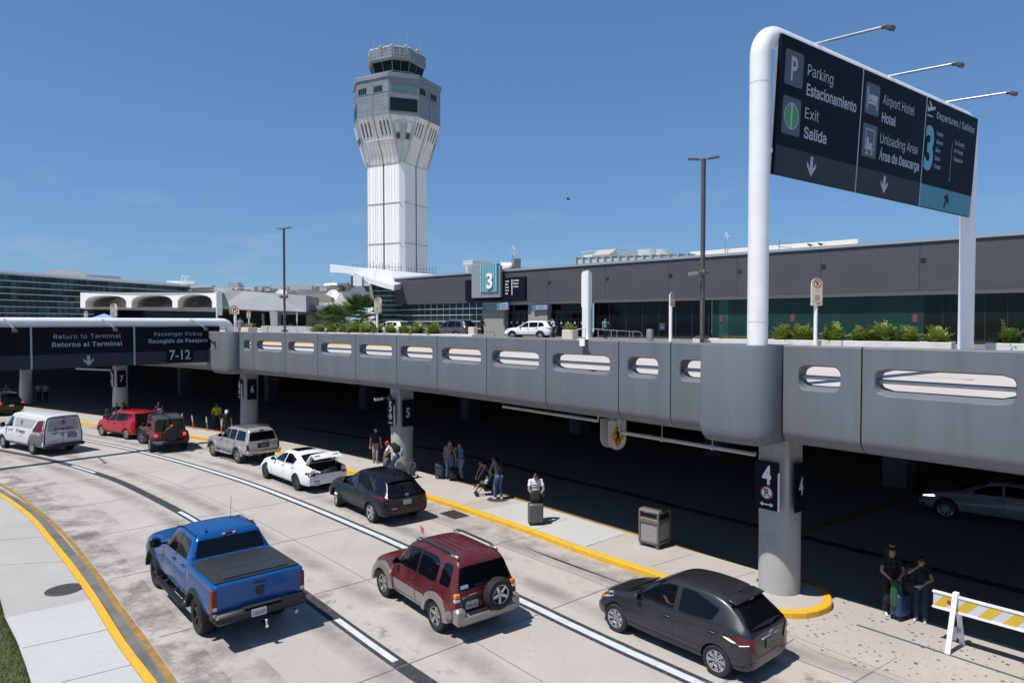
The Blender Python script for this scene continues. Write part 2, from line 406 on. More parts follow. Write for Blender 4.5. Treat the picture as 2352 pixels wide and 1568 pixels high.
# smooth curve through points
def spline(pts,step=.6):
 pts = [Vector(p) for p in pts]; out = []
 P = [pts[0] * 2 - pts[1]] + pts + [pts[-1] * 2 - pts[-2]]
 for i in range(1,len(P) - 2):
  a,b,c,d = P[i - 1],P[i],P[i + 1],P[i + 2]; n = max(2,int((c - b).length / step))
  for k in range(n):
   t = k / n; out.append(.5 * ((2 * b) + (c - a) * t + (2 * a - 5 * b + 4 * c - d) * t * t + (3 * b - a - 3 * c + d) * t ** 3))
 out.append(pts[-1].copy())
 return out
def normals2(pl):
 out = []
 for i in range(len(pl)):
  d = (pl[min(i + 1,len(pl) - 1)] - pl[max(i - 1,0)]); d.z = 0; d.normalize(); out.append(Vector((-d.y,d.x,0)))
 return out
def offset(pl,o): return [p + n * o for p,n in zip(pl,normals2(pl))]
def strip(mb,pl,o0,o1,z,mi=0):
 """flat band along a curve between two sideways offsets"""
 a = offset(pl,o0); b = offset(pl,o1)
 vs = [Vector((p.x,p.y,z)) for p in a] + [Vector((p.x,p.y,z)) for p in b]; n = len(pl)
 mb.add(vs,[[i,i + 1,n + i + 1,n + i] for i in range(n - 1)],mi)
def sweep(mb,pl,prof,mi=0,cap=True):
 """prof: list of (sideways offset, z) closed outline swept along a curve"""
 N = normals2(pl); n = len(prof); vs = []
 for p,nn in zip(pl,N):
  for o,z in prof: vs.append(Vector((p.x + nn.x * o,p.y + nn.y * o,z)))
 fs = [[k * n + i,k * n + (i + 1) % n,(k + 1) * n + (i + 1) % n,(k + 1) * n + i] for k in range(len(pl) - 1) for i in range(n)]
 if cap: fs += [list(range(n))[::-1],[(len(pl) - 1) * n + i for i in range(n)]]
 mb.add(vs,fs,mi)
def subpath(pl,s0,s1):
 """piece of a polyline between two arc lengths"""
 out = []; s = 0
 for a,b in zip(pl,pl[1:]):
  L = (b - a).length
  if s + L >= s0 and s <= s1:
   t0 = max(0,(s0 - s) / L); t1 = min(1,(s1 - s) / L)
   if not out: out.append(a.lerp(b,t0))
   out.append(a.lerp(b,t1))
  s += L
 return out or [pl[-1].copy()]
def plen(pl): return sum((b - a).length for a,b in zip(pl,pl[1:]))
def nearest_s(pl,q):
 best = (1e9,0); s = 0; q = Vector((q[0],q[1],0))
 for a,b in zip(pl,pl[1:]):
  d = b - a; L = d.length; t = max(0,min(1,(q - a).dot(d) / L / L)); e = (a + d * t - q).length
  if e < best[0]: best = (e,s + t * L)
  s += L
 return best[1]
# ================================================================== GROUND LEVEL
V2 = lambda L: [Vector((x,y,0)) for x,y in L]
gm = MB(); gm.add([(-400,-60,0),(400,-60,0),(400,600,0),(-400,600,0)],[[0,1,2,3]])
structure('ground',gm,M['walkl'],loc=(0,0,-.004))
# left curb line (driver side) and right kerb line of the pick-up island
CL = spline(V2([(-40,41),(-30,34.4),(-24,29.9),(-20.1,26.63),(-18.2,24.95),(-16.42,23.24),(-14.75,21.47),(-13.55,20.18),(-12.38,18.93),(-11.38,17.82),(-10.22,16.52),(-9.17,15.3),(-8.27,14.26),(-7.54,13.46),(-6.86,12.73),(-5.2,10.9),(-2,7)]),.5)
FR = V2([(-44,55),(-36,50.3),(-29.23,46.1),(-28.0,45.4),(-20,41.0),(-12.5,35.9),(-7.7,31.3),(-3.42,26.55),(0.34,22.27),(1.91,20.3),(3.62,18.40),(5.0,16.75),(5.55,16.2)])
TIP = V2([(6.2,15.76),(6.85,15.69),(7.46,15.99),(7.76,16.35),(7.93,16.9),(7.87,17.4),(7.5,17.9)])
BK = V2([(6.74,18.7),(3.95,21.8),(1.03,25.13),(-1.33,27.95),(-2.39,29.0),(-3.46,30.2),(-6.04,33.1),(-7.73,34.6),(-10.91,37.2),(-13.36,39.0),(-21,44.0),(-29,48.9),(-36,53.0),(-44,57.6)])
ISL = spline(FR + TIP + BK,.45)
# road surface: slabs between the left curb and the island
rm = MB(); road_out = [Vector((-80,20,0)),Vector((60,-40,0)),Vector((90,20,0)),Vector((40,60,0)),Vector((-60,90,0))]
rm.add([(p.x,p.y,0) for p in [Vector((-3,-8,0)),Vector((60,-8,0)),Vector((60,120,0)),Vector((-70,120,0)),Vector((-70,30,0))]],[[0,1,2,3,4]])
structure('road',rm,M['road'])
# shaded roadway below the deck
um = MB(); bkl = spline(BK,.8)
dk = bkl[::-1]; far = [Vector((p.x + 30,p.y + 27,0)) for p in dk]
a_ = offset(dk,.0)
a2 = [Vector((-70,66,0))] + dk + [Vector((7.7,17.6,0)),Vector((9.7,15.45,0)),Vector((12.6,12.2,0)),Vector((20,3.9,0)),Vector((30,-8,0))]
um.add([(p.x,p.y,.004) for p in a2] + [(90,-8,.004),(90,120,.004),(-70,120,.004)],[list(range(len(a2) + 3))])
structure('underpass_road',um,M['shaderoad'])
# gum-spotted apron beside the barrier
ap = MB(); ap.add([(p[0],p[1],.008) for p in [(5.9,15.55),(6.3,14.2),(9.0,11.2),(13.5,6.0),(30,-7),(29.6,-7.2),(20.0,3.8),(12.55,12.15),(9.66,15.4),(7.75,17.55)]],[list(range(10))])
structure('apron',ap,concrete('gum_concrete',(.42,.385,.35),(.28,.26,.245),gum=.24))
# left footway, gutter, painted edge line, grass
GE = V2([(-17.5,22.3),(-14.2,18.5),(-12.38,16.35),(-11.6,15.44),(-10.47,14.26),(-9.6,13.29),(-9.0,12.6),(-7.2,10.6),(-4.5,7.5)])
wl = MB(); cin = offset(CL,.19) if False else offset(CL,-.1)
idx = [i for i,p in enumerate(cin) if p.y < 42]
poly = [cin[i] for i in idx] + GE[::-1] + [Vector((-26,31.5,0)),Vector((-42,42,0))]
wl.add([(p.x,p.y,.148) for p in poly],[list(range(len(poly)))])
structure('footway',wl,M['walkl'])
nl = MB()  # recently poured bays
sA,sB = nearest_s(CL,ground(213,1374,.15)),nearest_s(CL,(-3.5,8.6))
nb = subpath(cin,sA,sB); ge2 = [ground(12,1418,.15),ground(40,1473,.15),ground(58.7,1525.6,.15),ground(72.5,1568,.15),Vector((-7.3,10.7,0))]
nb2 = nb + ge2[::-1]
nl.add([(p.x,p.y,.152) for p in nb2],[list(range(len(nb2)))])
structure('new_footway',nl,M['walknew'])
gr = MB(); gp = GE + [Vector((-12,2,0)),Vector((-45,2,0)),Vector((-45,40,0)),Vector((-26,31,0))]
gr.add([(p.x,p.y,.10) for p in gp],[list(range(len(gp)))])
structure('verge',gr,mat('turf_soil',(.085,.095,.03),.95,var=.5,vscale=4))
gb = MB(); rnd = random.Random(3)
for _ in range(26000):
 u = rnd.random(); k = rnd.random() ** 1.6 * 2.6
 s = u * plen(GE[1:8]); q = subpath(GE[1:8],s,s + .02)[0]
 q = q + Vector((-k * .74,-k * .66,0)) + Vector((rnd.uniform(-.03,.03),rnd.uniform(-.03,.03),0))
 h = rnd.uniform(.03,.10); a = rnd.uniform(0,6.28); w = .006; l = rnd.uniform(0,.05)
 c,s_ = math.cos(a),math.sin(a)
 gb.add([(q.x - w * c,q.y - w * s_,.09),(q.x + w * c,q.y + w * s_,.09),(q.x - l * s_,q.y + l * c,.09 + h)],[[0,1,2]],rnd.choice((0,0,1)))
tag(gb.build('grass',[mat('blade_green',(.075,.14,.022),.7),mat('blade_dry',(.20,.18,.07),.8)]),kind='stuff')
cb = MB(); sweep(cb,CL,[(.09,.0),(.09,.145),(.075,.16),(-.09,.16),(-.09,.0)]); structure('left_curb',cb,M['yellow'])
FD = spline(V2([(-40,42.6),(-29,34.9),(-21.03,28.2),(-18.27,25.65),(-16.4,23.86),(-14.86,22.3),(-13.68,21.05),(-12.19,19.38),(-11.07,18.13),(-9.93,16.79),(-8.91,15.64),(-8.03,14.64),(-7.16,13.64),(-6.56,12.93),(-5,11.1),(-2,7.5)]),.5)
gt = MB(); strip(gt,CL,.09,.42,.005); structure('gutter',gt,M['gutter'])
fl = MB(); strip(fl,FD,-.045,.095,.012); structure('edge_line',fl,M['yellowold'])
# lane markings: black contrast strip with white dashes, and white line with black borders
L1 = spline(V2([(-42,45.4),(-34,40.7),(-27.99,36.9),(-22.92,33.9),(-18.01,30.25),(-14.97,27.5),(-11.57,24.14),(-8.6,20.9),(-5.41,17.27),(-4.25,15.9),(-3.04,14.48),(-2.04,13.34),(-1.55,12.8),(2.5,8.2)]),.6)
L2 = spline(V2([(-40,49),(-32,44.4),(-25.21,39.95),(-20.85,37.0),(-16.31,33.5),(-11.65,29.45),(-7.82,25.65),(-4.69,22.3),(-3.64,21.15),(0.04,16.99),(1.24,15.55),(2.49,14.1),(3.49,13.0),(7.5,8.4)]),.6)
lm = MB(); strip(lm,L1,-.17,.17,.005,0)
s = nearest_s(L1,ground(770,1423))
for k in range(-8,4):
 for a0,ln in ((0,2.6),):
  seg = subpath(L1,s + k * 12.1 + a0,s + k * 12.1 + ln)
  if len(seg) > 1: strip(lm,seg,-.075,.075,.009,1)
strip(lm,L2,-.22,.22,.005,0); strip(lm,L2,-.11,.09,.009,1)
tag(lm.build('lane_markings',[M['tar'],M['line']]),kind='structure')
# slab joints
jm = MB()
for s in [2.5 + 4.57 * k for k in range(0,17)]:
 p = subpath(L2,s,s + .1)[0]
 n = Vector((.79,.61,0)) if s < 30 else Vector((.757,.653,0))
 a = p - n * 9.0; b = p + n * 4.6
 la = [ (a.lerp(b,t / 24)) for t in range(25)]
 def inside(q):
  sc = nearest_s(CL,q); cc = subpath(CL,sc,sc + .05)[0]
  so = nearest_s(ISL,q); oo = subpath(ISL,so,so + .05)
  return (q - cc).dot(Vector((.75,.66,0))) > .5 and (not oo or (q - oo[0]).dot(Vector((.75,.66,0))) < -.02)
 la = [q for q in la if inside(q)]
 if len(la) > 1: strip(jm,la,-.012,.012,.0075)
for o in (-2.2,2.3):
 strip(jm,[q for q in offset(L2,o) if q.y > 4],-.008,.008,.0068)
for u0,v0,u1,v1,zz in ((52,1487,250,1444,.157),(140,1566,303,1525,.157),(0,1240,104,1231,.152),(0,1297,150,1288,.152)):
 a,b = ground(u0,v0,zz),ground(u1,v1,zz); strip(jm,[a,b],-.008,.008,zz)
for u0,v0,u1,v1 in ((1195,1228,1305,1190),(1345,1255,1435,1225),(1497,1300,1590,1272),(1660,1335,1735,1312),(1050,1163,1160,1138),(965,1108,1040,1093)):
 strip(jm,[ground(u0,v0,.15),ground(u1,v1,.15)],-.007,.007,.156)
strip(jm,[ground(1800,1452),ground(2100,1568)],-.007,.007,.012); strip(jm,[ground(1960,1568),ground(2060,1510)],-.007,.007,.012)
tag(jm.build('slab_joints',M['crack']),kind='structure')
# grime and rubber: along the worn edge line, wheel tracks and oil drips in each lane, patches near the drain
gf = MB(); strip(gf,FD,-.55,-.08,.0088); strip(gf,FD,.11,.9,.0088); strip(gf,FD,.11,1.7,.0092); tag(gf.build('edge_grime',film('edge_grime',(.10,.096,.09),.9,.44,.80,.5)),kind='structure')
wt = MB()
for o in (-4.35,-2.75,.95,2.65):
 pl_ = [q for q in offset(L2,o) if q.y > 6]
 for k,w in enumerate((.40,.30,.21,.12)): strip(wt,pl_,-w,w,.0088 + k * .0004)
tag(wt.build('wheel_tracks',film('rubber_film',(.13,.122,.113),.45,.34,.80,.14)),kind='structure')
od = MB()
for o in (-3.55,1.8):
 for k,w in enumerate((.3,.16)): strip(od,[q for q in offset(L2,o) if q.y > 6],-w,w,.0106 + k * .0004)
tag(od.build('oil_drips',film('oil_film',(.07,.064,.058),1.6,.54,.78,.35)),kind='structure')
dp = MB(); strip(dp,[p for p in subpath(ISL,nearest_s(ISL,(-10,33.6)),nearest_s(ISL,(5.4,16.3)))],-.9,-.01,.0085); tag(dp.build('kerb_dirt',film('kerb_dirt',(.13,.125,.115),1.2,.42,.78,.45)),kind='structure')
# island
im = MB(); top = offset(ISL,.16); im.add([(p.x,p.y,.150) for p in top],[list(range(len(top)))])
structure('island',im,M['walk'])
inew = MB(); q = [ground(1101,1171,.15),ground(1209,1151,.15),ground(1438,1224,.15),ground(1342,1255,.15)]
inew.add([(p.x,p.y,.154) for p in q],[[0,1,2,3]]); structure('island_patch',inew,M['walknew'])
nF = nearest_s(ISL,TIP[-2])
cf = MB(); pf = subpath(ISL,0,nF); sweep(cf,pf,[(0,0),(.0,.135),(.02,.158),(.21,.158),(.21,0)]); structure('island_curb',cf,M['yellow'])
cbk = MB(); pb = subpath(ISL,nF,plen(ISL)); sweep(cbk,pb,[(0,0),(.0,.135),(.02,.158),(.17,.158),(.17,0)]); structure('island_back_curb',cbk,M['yellowshade'])
# strips and stripes in the shaded roadway
tm = MB(); TR = spline(V2([(-14,44.6),(-4.86,37.53),(-1.15,33.86),(1.16,31.24),(2.77,29.39),(4.55,27.5),(6.32,25.22),(8.3,22.94),(10.07,20.93),(13.11,17.3),(18,11.5)]),.8)
strip(tm,TR,-.2,.2,.010); structure('underpass_lane_strip',tm,M['tar'])
ys = MB(); strip(ys,[Vector((9.2,22.0,0)),Vector((14.9,26.2,0))],-.09,.09,.010); structure('underpass_stripe',ys,M['yellowshade'])
# steel joint strip by the barrier
em = MB(); strip(em,[Vector((7.87,15.39,0)),Vector((9.03,14.02,0)),Vector((13,9.3,0))],-.035,.035,.014); structure('joint_strip',em,mat('joint_steel',(.16,.19,.21),.5,metal=.5))
def manhole(c,r,z,label):
 m = MB(); m.lathe([(0,z - .01),(r * 1.08,z - .01),(r * 1.08,z),(r,z),(r * .97,z - .006),(r * .95,z + .002),(0,z + .003)],c=(c.x,c.y,0),n=40,cap=False)
 rr = random.Random(5)
 for i in range(-6,7):
  for j in range(-6,7):
   if i * i + j * j < 34: m.box((c.x + i * r * .15,c.y + j * r * .15,z + .004),(r * .08,r * .08,.005))
 return tag(m.build('manhole_cover',M['iron']),label,'manhole cover','manhole covers in the paving')
c = ground(147.6,1353.4,.15); manhole(c,.39,.158,'round rusty manhole cover in the pale footway beside the yellow curb')
c = ground(1142.7,1146.4,.15); manhole(c,.37,.158,'round dark manhole cover under the white shoes on the island')
dg = MB(); q = [ground(*p) for p in ((1008,1178),(1041,1172),(1079,1184.5),(1044,1191.4))]
ctr = sum(q,Vector()) / 4; ux = (q[3] - q[0]); uy = (q[1] - q[0]); ux2,uy2 = ux.normalized(),uy.normalized()
R = Matrix((ux2,Vector((-ux2.y,ux2.x,0)),Vector((0,0,1)))).transposed()
W_,D_ = ux.length,.62
dg.box((ctr.x,ctr.y,.003),(W_,D_,.006),R,mi=1)
for i in range(3):
 for k in range(14):
  dg.box(Vector((ctr.x,ctr.y,.012)) + R @ Vector(((-.5 + (k + .5) / 14) * W_,(-.33 + .33 * i) * D_,0)),(W_ / 14 * .45,D_ * .28,.014),R)
for i in range(4): dg.box(Vector((ctr.x,ctr.y,.012)) + R @ Vector((0,(-.5 + i / 3) * D_ * .98,0)),(W_,.03,.02),R)
tag(dg.build('drain_grate',[M['iron'],M['joint']]),'black slotted drain grate in the road against the yellow curb','drain grate')
# ================================================================== ELEVATED DECK
PT,PB,DZ = 6.33,3.80,5.26     # as traced; the whole deck is then brought to its true distance (KD)
KD = .918
def to_true(o): o.scale = (KD,KD,KD); o.location = Vector((0,0,CAMZ)) * (1 - KD); return o
PAR = spline(V2([(-70,71),(-48,60.5),(-38,55.0),(-28,49.3),(-22.5,45.8),(-18.5,42.7),(-16.0,40.55),(-12.5,37.6),(-7.6,33.15),(-3.14,28.6),(-.97,26.1),(1.17,23.55),(3.3,21.1),(4.55,19.55),(6.97,16.85),(8.03,15.65),(10.1,13.3),(14,8.9),(20,2.2),(26,-4.5)]),.35)
over = thing('overpass','elevated grey concrete roadway with rounded parapet panels and oblong slots','overpass')
def sides(off,z0,z1,name,m,far=42,parent=over):
 b = MB(); a = offset(PAR,off)[::3]; f = [Vector((120,-30,0)),Vector((160,140,0)),Vector((-70,190,0)),Vector((-110,90,0))]
 pl = a + f; n = len(pl)
 b.add([(p.x,p.y,z1) for p in pl] + [(p.x,p.y,z0) for p in pl],[list(range(n)),list(range(n,2 * n))[::-1]] + [[i,n + i,n + (i + 1) % n,(i + 1) % n] for i in range(n)])
 return b.build(name,m,parent)
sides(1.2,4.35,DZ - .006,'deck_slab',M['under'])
rt = MB(); a = offset(PAR,.38)[::3]; f = [Vector((118,-30,0)),Vector((158,138,0)),Vector((-70,188,0)),Vector((-108,90,0))]
pl = a + f; rt.add([(p.x,p.y,DZ) for p in pl],[list(range(len(pl)))]); to_true(structure('upper_road',rt,M['updeck']))
UC = offset(PAR,9.0)[::2]
uk = MB(); sweep(uk,UC,[(0,DZ - .004),(0,DZ + .14),(.02,DZ + .15),(.2,DZ + .15),(.2,DZ - .004)]); to_true(structure('median_curb',uk,M['yellow']))
mt = MB(); ma = offset(PAR,9.2)[::2]; mb_ = offset(PAR,12.6)[::2]
sweep(mt,ma,[(0,DZ - .002),(0,DZ + .148),(3.4,DZ + .148),(3.4,DZ - .002)]); to_true(structure('median',mt,M['walk']))
SLOTM = M['parapet']
def parapet_panel(s0,s1,slot=None):
 """one cast panel: flat face with an oblong slot, rolled lower edge; s along the curve"""
 a,b = subpath(PAR,s0,s0 + .05)[0],subpath(PAR,s1 - .05,s1)[-1]
 x = (b - a).normalized(); n = Vector((-x.y,x.x,0)); L = (b - a).length - .035
 T = Matrix((x,n,Vector((0,0,1)))).transposed().to_4x4(); T.translation = a + x * .0175
 m = MB(); TH = .36; z0,z1 = PT - 1.34,PT - .035
 K = 40
 def rectpt(i,X0,Z0,X1,Z1):   # points round a rectangle, by fraction of its four sides
  t = (i / K * 4) % 4; k = int(t); f = t - k
  return [(X0 + (X1 - X0) * f,Z0),(X1,Z0 + (Z1 - Z0) * f),(X1 - (X1 - X0) * f,Z1),(X0,Z1 - (Z1 - Z0) * f)][k]
 def slotpt(i,X0,Z0,X1,Z1,r):
  px,pz = rectpt(i,X0,Z0,X1,Z1)
  cx = min(max(px,X0 + r),X1 - r); cz = min(max(pz,Z0 + r),Z1 - r)
  d = Vector((px - cx,pz - cz))
  if d.length > 1e-6 and abs(px - cx) > 1e-6 and abs(pz - cz) > 1e-6: d = d.normalized() * r; return (cx + d.x,cz + d.y)
  return (px,pz)
 if slot:
  X0,X1 = slot[0] * L,slot[1] * L; Z0,Z1 = PT - 1.10,PT - .47
  rings = []
  for y,ins,zlo in ((0,0,0),(.02,.02,.02),(TH - .02,.05,.12),(TH,.04,.10)):
   rings.append([(px,y,pz) for px,pz in (slotpt(i,X0 + ins,Z0 + zlo,X1 - ins,Z1 - ins,.2) for i in range(K))])
  of = [(px,0,pz) for px,pz in (rectpt(i,0,z0,L,z1) for i in range(K))]
  ob = [(px,TH,pz) for px,pz in (rectpt(i,0,z0,L,z1) for i in range(K))]
  seq = [of] + rings + [ob]
  vs = [T @ Vector(p) for r in seq for p in r]
  fs = [[k * K + i,k * K + (i + 1) % K,(k + 1) * K + (i + 1) % K,(k + 1) * K + i] for k in range(len(seq) - 1) for i in range(K)]
  fs += [[i,(len(seq) - 1) * K + i,(len(seq) - 1) * K + (i + 1) % K,(i + 1) % K] for i in range(10,K)]
  m.add(vs,fs)
  m.tube(T @ Vector((X0 + .02,TH * .6,PT - .775)),T @ Vector((X1 - .02,TH * .6,PT - .775)),.052,n=10,mi=1)
  for xx in (X0 + .07,X1 - .07): m.tube(T @ Vector((xx,TH * .6,PT - .775)),T @ Vector((xx + .03,TH * .6,PT - .775)),.07,n=12,mi=1)
 else:
  m.box(T @ Vector((L / 2,TH / 2,(z0 + z1) / 2)),(L,TH,z1 - z0),T.to_3x3())
 prof = [(0,z0 - .0015)] + [(.62 - .62 * math.sin(rad(t)),PB + .40 - .40 * math.cos(rad(t))) for t in (90,75,60,45,30,15,0)] + [(1.5,PB),(1.5,4.6),(TH,4.9),(TH,z0 - .0015)]
 nP = len(prof)
 vs = [T @ Vector((xx,y,z)) for xx in (0,L) for y,z in prof]
 m.add(vs,[[i,(i + 1) % nP,nP + (i + 1) % nP,nP + i] for i in range(nP)] + [list(range(nP)),list(range(nP,2 * nP))[::-1]])
 # coping slightly eased
 pc = [(0,z1 + .0015),(.03,PT),(TH - .03,PT),(TH,z1 + .0015)]
 vs = [T @ Vector((xx,y,z)) for xx in (0,L) for y,z in pc]
 m.add(vs,[[0,1,5,4],[1,2,6,5],[2,3,7,6],[0,1,2,3],[4,5,6,7][::-1]])
 o = m.build('parapet_panel',[SLOTM,M['steel']],over); shade(o.data,30); return o
def s_at(u):   # arc length where the curve crosses a picture column
 best = (1e9,0); s = 0
 for a,b in zip(PAR,PAR[1:]):
  if a.y > 1:
   e = abs(1176 + FPX * a.x / a.y - u)
   if e < best[0]: best = (e,s)
  s += (b - a).length
 return best[1]
PX = [552,584.8,657.5,733.6,815.7,906.6,1003.8,1117.5,1253.9,1420,1544.5,1640]
J = [s_at(u) for u in PX]
for k in range(len(J) - 1):
 L = J[k + 1] - J[k]
 sl = {0: (.3,.8),9: (.17,.78),10: (.2,.97)}.get(k,(.09,.895))
 parapet_panel(J[k],J[k + 1] - (0 if k < 10 else .0),sl)
R0,R1,R2 = s_at(1808),s_at(1971),s_at(1971) + 3.25
parapet_panel(R0,R1,(.2,.76)); parapet_panel(R1,R2,(.08,.91))
for k in range(5): parapet_panel(R2 + 3.25 * k,R2 + 3.25 * (k + 1),(.08,.91))
sl_ = s_at(500)
for k in range(14):
 if sl_ - 3.3 * (k + 1) > 0: parapet_panel(sl_ - 3.3 * (k + 1),sl_ - 3.3 * k,(.09,.895))
def pylon(s0,s1,out,rl=.10,rr=.55):
 """bulging pier in the parapet that carries a sign post"""
 a,b = subpath(PAR,s0,s0 + .05)[0],subpath(PAR,s1 - .05,s1)[-1]
 x = (b - a).normalized(); n = Vector((-x.y,x.x,0)); L = (b - a).length - .04
 T = Matrix((x,n,Vector((0,0,1)))).transposed().to_4x4(); T.translation = a + x * .02
 plan = [(0,.5)]
 for r,cx,a0 in ((rl,rl,180),(rr,L - rr,270)):
  for k in range(9):
   t = rad(a0 + k * 90 / 8); plan.append((cx + r * math.cos(t),-out + r + r * math.sin(t)))
 plan += [(L,.5)]
 m = MB(); N = len(plan); c = Vector((L / 2,.2))
 lv = [(PT - .02,1),(PT - .05,1.0),(PB + .42,1),(PB + .28,.985),(PB + .15,.945),(PB + .05,.88),(PB,.78)]
 lv = [(PT,.985)] + lv[1:]
 vs = []
 for z,k in lv:
  for p in plan: q = c + (Vector(p) - c) * k; vs.append(T @ Vector((q.x,q.y,z)))
 fs = [[l * N + i,l * N + (i + 1) % N,(l + 1) * N + (i + 1) % N,(l + 1) * N + i] for l in range(len(lv) - 1) for i in range(N)]
 fs += [list(range(N)),[(len(lv) - 1) * N + i for i in range(N)][::-1]]
 m.add(vs,fs); o = m.build('sign_pier',SLOTM,over); shade(o.data,35); return T,L
PYL = pylon(s_at(1643),s_at(1806),.80)
PYL2 = pylon(s_at(503),s_at(550),.62)
to_true(over); PT0,DZ0 = PT,DZ
PT,PB,DZ = (CAMZ + (z - CAMZ) * KD for z in (PT,PB,DZ))
# columns: round below, squared towards the top
def column(x,y,label,r=.5,ztop=4.62,z0=.15,ang=None,group='columns along the island'):
 if ang is None: ang = math.atan2(-.76,.65)
 m = MB(); n = 40; lv = [z0,.5,1.0,1.5,2.0,2.4,2.8,3.2,ztop]
 def sq(t,R):  # square with eased corners
  c,s_ = math.cos(t),math.sin(t); k = 1 / max(abs(c),abs(s_)); return R * min(k,1.36)
 vs = []
 for z in lv:
  f = max(0,min(1,(z - 1.2) / 1.7)); f = f * f * (3 - 2 * f)
  for i in range(n):
   t = 2 * math.pi * (i + .5) / n; rr = (1 - f) * r + f * sq(t,r * .80)
   vs.append((rr * math.cos(t + ang),rr * math.sin(t + ang),z))
 fs = [[k * n + i,k * n + (i + 1) % n,(k + 1) * n + (i + 1) % n,(k + 1) * n + i] for k in range(len(lv) - 1) for i in range(n)]
 fs += [list(range(n))[::-1],[(len(lv) - 1) * n + i for i in range(n)]]
 m.add(vs,fs); o = m.build('column',M['column'],loc=(x,y,0)); shade(o.data,30)
 return tag(o,label,'column',group)
COLS = {4: (6.78,17.15),5: (-5.0,30.9),6: (-16.05,41.6),7: (-28.4,49.4)}
for k,(x,y) in COLS.items():
 column(x,y,'grey concrete column under the parapet that carries the number %d plates' % k,r=.5 if k < 6 else .53,z0=.15 if k != 9 else 0)
column(-40.5,56.8,'grey concrete column at the far left edge behind the white van')
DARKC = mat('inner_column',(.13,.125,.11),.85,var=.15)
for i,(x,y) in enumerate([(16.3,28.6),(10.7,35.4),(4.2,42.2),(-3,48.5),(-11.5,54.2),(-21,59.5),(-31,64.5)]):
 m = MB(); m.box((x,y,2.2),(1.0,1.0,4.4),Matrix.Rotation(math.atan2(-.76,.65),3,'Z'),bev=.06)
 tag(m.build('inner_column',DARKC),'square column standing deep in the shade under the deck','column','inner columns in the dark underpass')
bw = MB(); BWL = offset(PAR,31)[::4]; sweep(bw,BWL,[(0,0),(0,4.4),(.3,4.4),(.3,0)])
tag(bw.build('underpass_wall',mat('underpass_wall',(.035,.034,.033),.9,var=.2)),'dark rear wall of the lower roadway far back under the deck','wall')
# ================================================================== TERMINAL
TO,TX,TN = Vector((30,40,0)),Vector((-.729,.684,0)),Vector((-.684,-.729,0))
def TP(s,n,z): return Vector((TO.x + TX.x * s + TN.x * n,TO.y + TX.y * s + TN.y * n,z))
def ts(u,n=0.0):
 k = (u - 1176) / FPX; o = TO + TN * n
 return (o.x - k * o.y) / (k * TX.y - TX.x)
TROT = Matrix((-TX,-TN,Vector((0,0,1)))).transposed()     # local x to the right along the facade, y into the building
def tbox(mb,s0,s1,n0,n1,z0,z1,mi=0): mb.box(TP((s0 + s1) / 2,(n0 + n1) / 2,(z0 + z1) / 2),(abs(s1 - s0),abs(n1 - n0),z1 - z0),TROT,mi)
def tface(s,n,z): return frame(TP(s,n,z),-TX)
term = thing('terminal_building','long low airport terminal with a dark grey fascia over green and black glass','terminal')
S0,S1 = -40.0,ts(906)
FZ0,FZ1 = 8.95,12.0
fm = MB()
js = [S1] + [ts(u) for u in (1022.6,1140,1257,1390,1535,1692,1883,2110)] + [ts(2110) - 8.3 * k for k in (1,2,3,4)]
for a,b in zip(js,js[1:]): tbox(fm,a - .012,b + .012,0,-.35,FZ0,FZ1)
fm.build('fascia',M['fascia'],term)
b = MB(); tbox(b,S0,S1 - .02,-.04,-.3,FZ0 + .02,FZ1 - .02); b.build('fascia_joint',M['mullion'],term)
b = MB(); tbox(b,S0,S1,.12,-.6,FZ1 + .002,FZ1 + .2); b.build('coping',M['coping'],term)
b = MB(); tbox(b,S0,S1,-.36,-34,11.2,FZ1 - .05); b.build('roof',M['whitewall'],term)
b = MB()
for u,v in ((1262,650),(1394.7,640.5),(1539.7,633),(1698,624),(1889.6,613),(2118,598)):
 s = ts(u); d = TP(s,0,0).y; z = at(u,v,d).z; tbox(b,s - .15,s + .15,.02,-.02,z - .15,z + .15)
build_parts(b,'scupper',M['joint'],term)
b = MB(); tbox(b,S0,ts(1108),-.3,-1.0,8.66,FZ0 - .003); b.build('header',M['beige'],term)
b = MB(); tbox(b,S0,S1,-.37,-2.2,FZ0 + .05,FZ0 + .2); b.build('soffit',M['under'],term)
GN = -.75
gz0 = DZ + .16
def glass(name,u0,u1,m,n=GN,z0=gz0,z1=8.7):
 b = MB(); tbox(b,ts(u0,n),ts(u1,n),n,n - .05,z0,z1); return b.build(name,m,term)
glass('glass_wall',1635,2122,M['glassgr']); glass('glass_wall',1364,1634,M['glassdk'])
b = MB(); tbox(b,ts(2122,GN),S0,GN,GN - .05,gz0,8.7); b.build('glass_wall',mat('terminal_glass_brown',(.008,.011,.009),.08,spec=.25),term)
b = MB()
for u in [1640,1685,1730,1772,1803,1838.5,1876,1914,1953,1994,2036,2078,2120,2165,2212,2262,2314]:
 s = ts(u,GN); tbox(b,s - .02,s + .02,GN + .03,GN - .02,gz0,8.7)
for u in range(1400,1630,38): s = ts(u,GN); tbox(b,s - .025,s + .025,GN + .03,GN - .02,gz0,8.7)
tbox(b,ts(1364),S0,GN + .04,GN - .03,gz0,gz0 + .18)
b.build('mullion',M['mullion'],term)
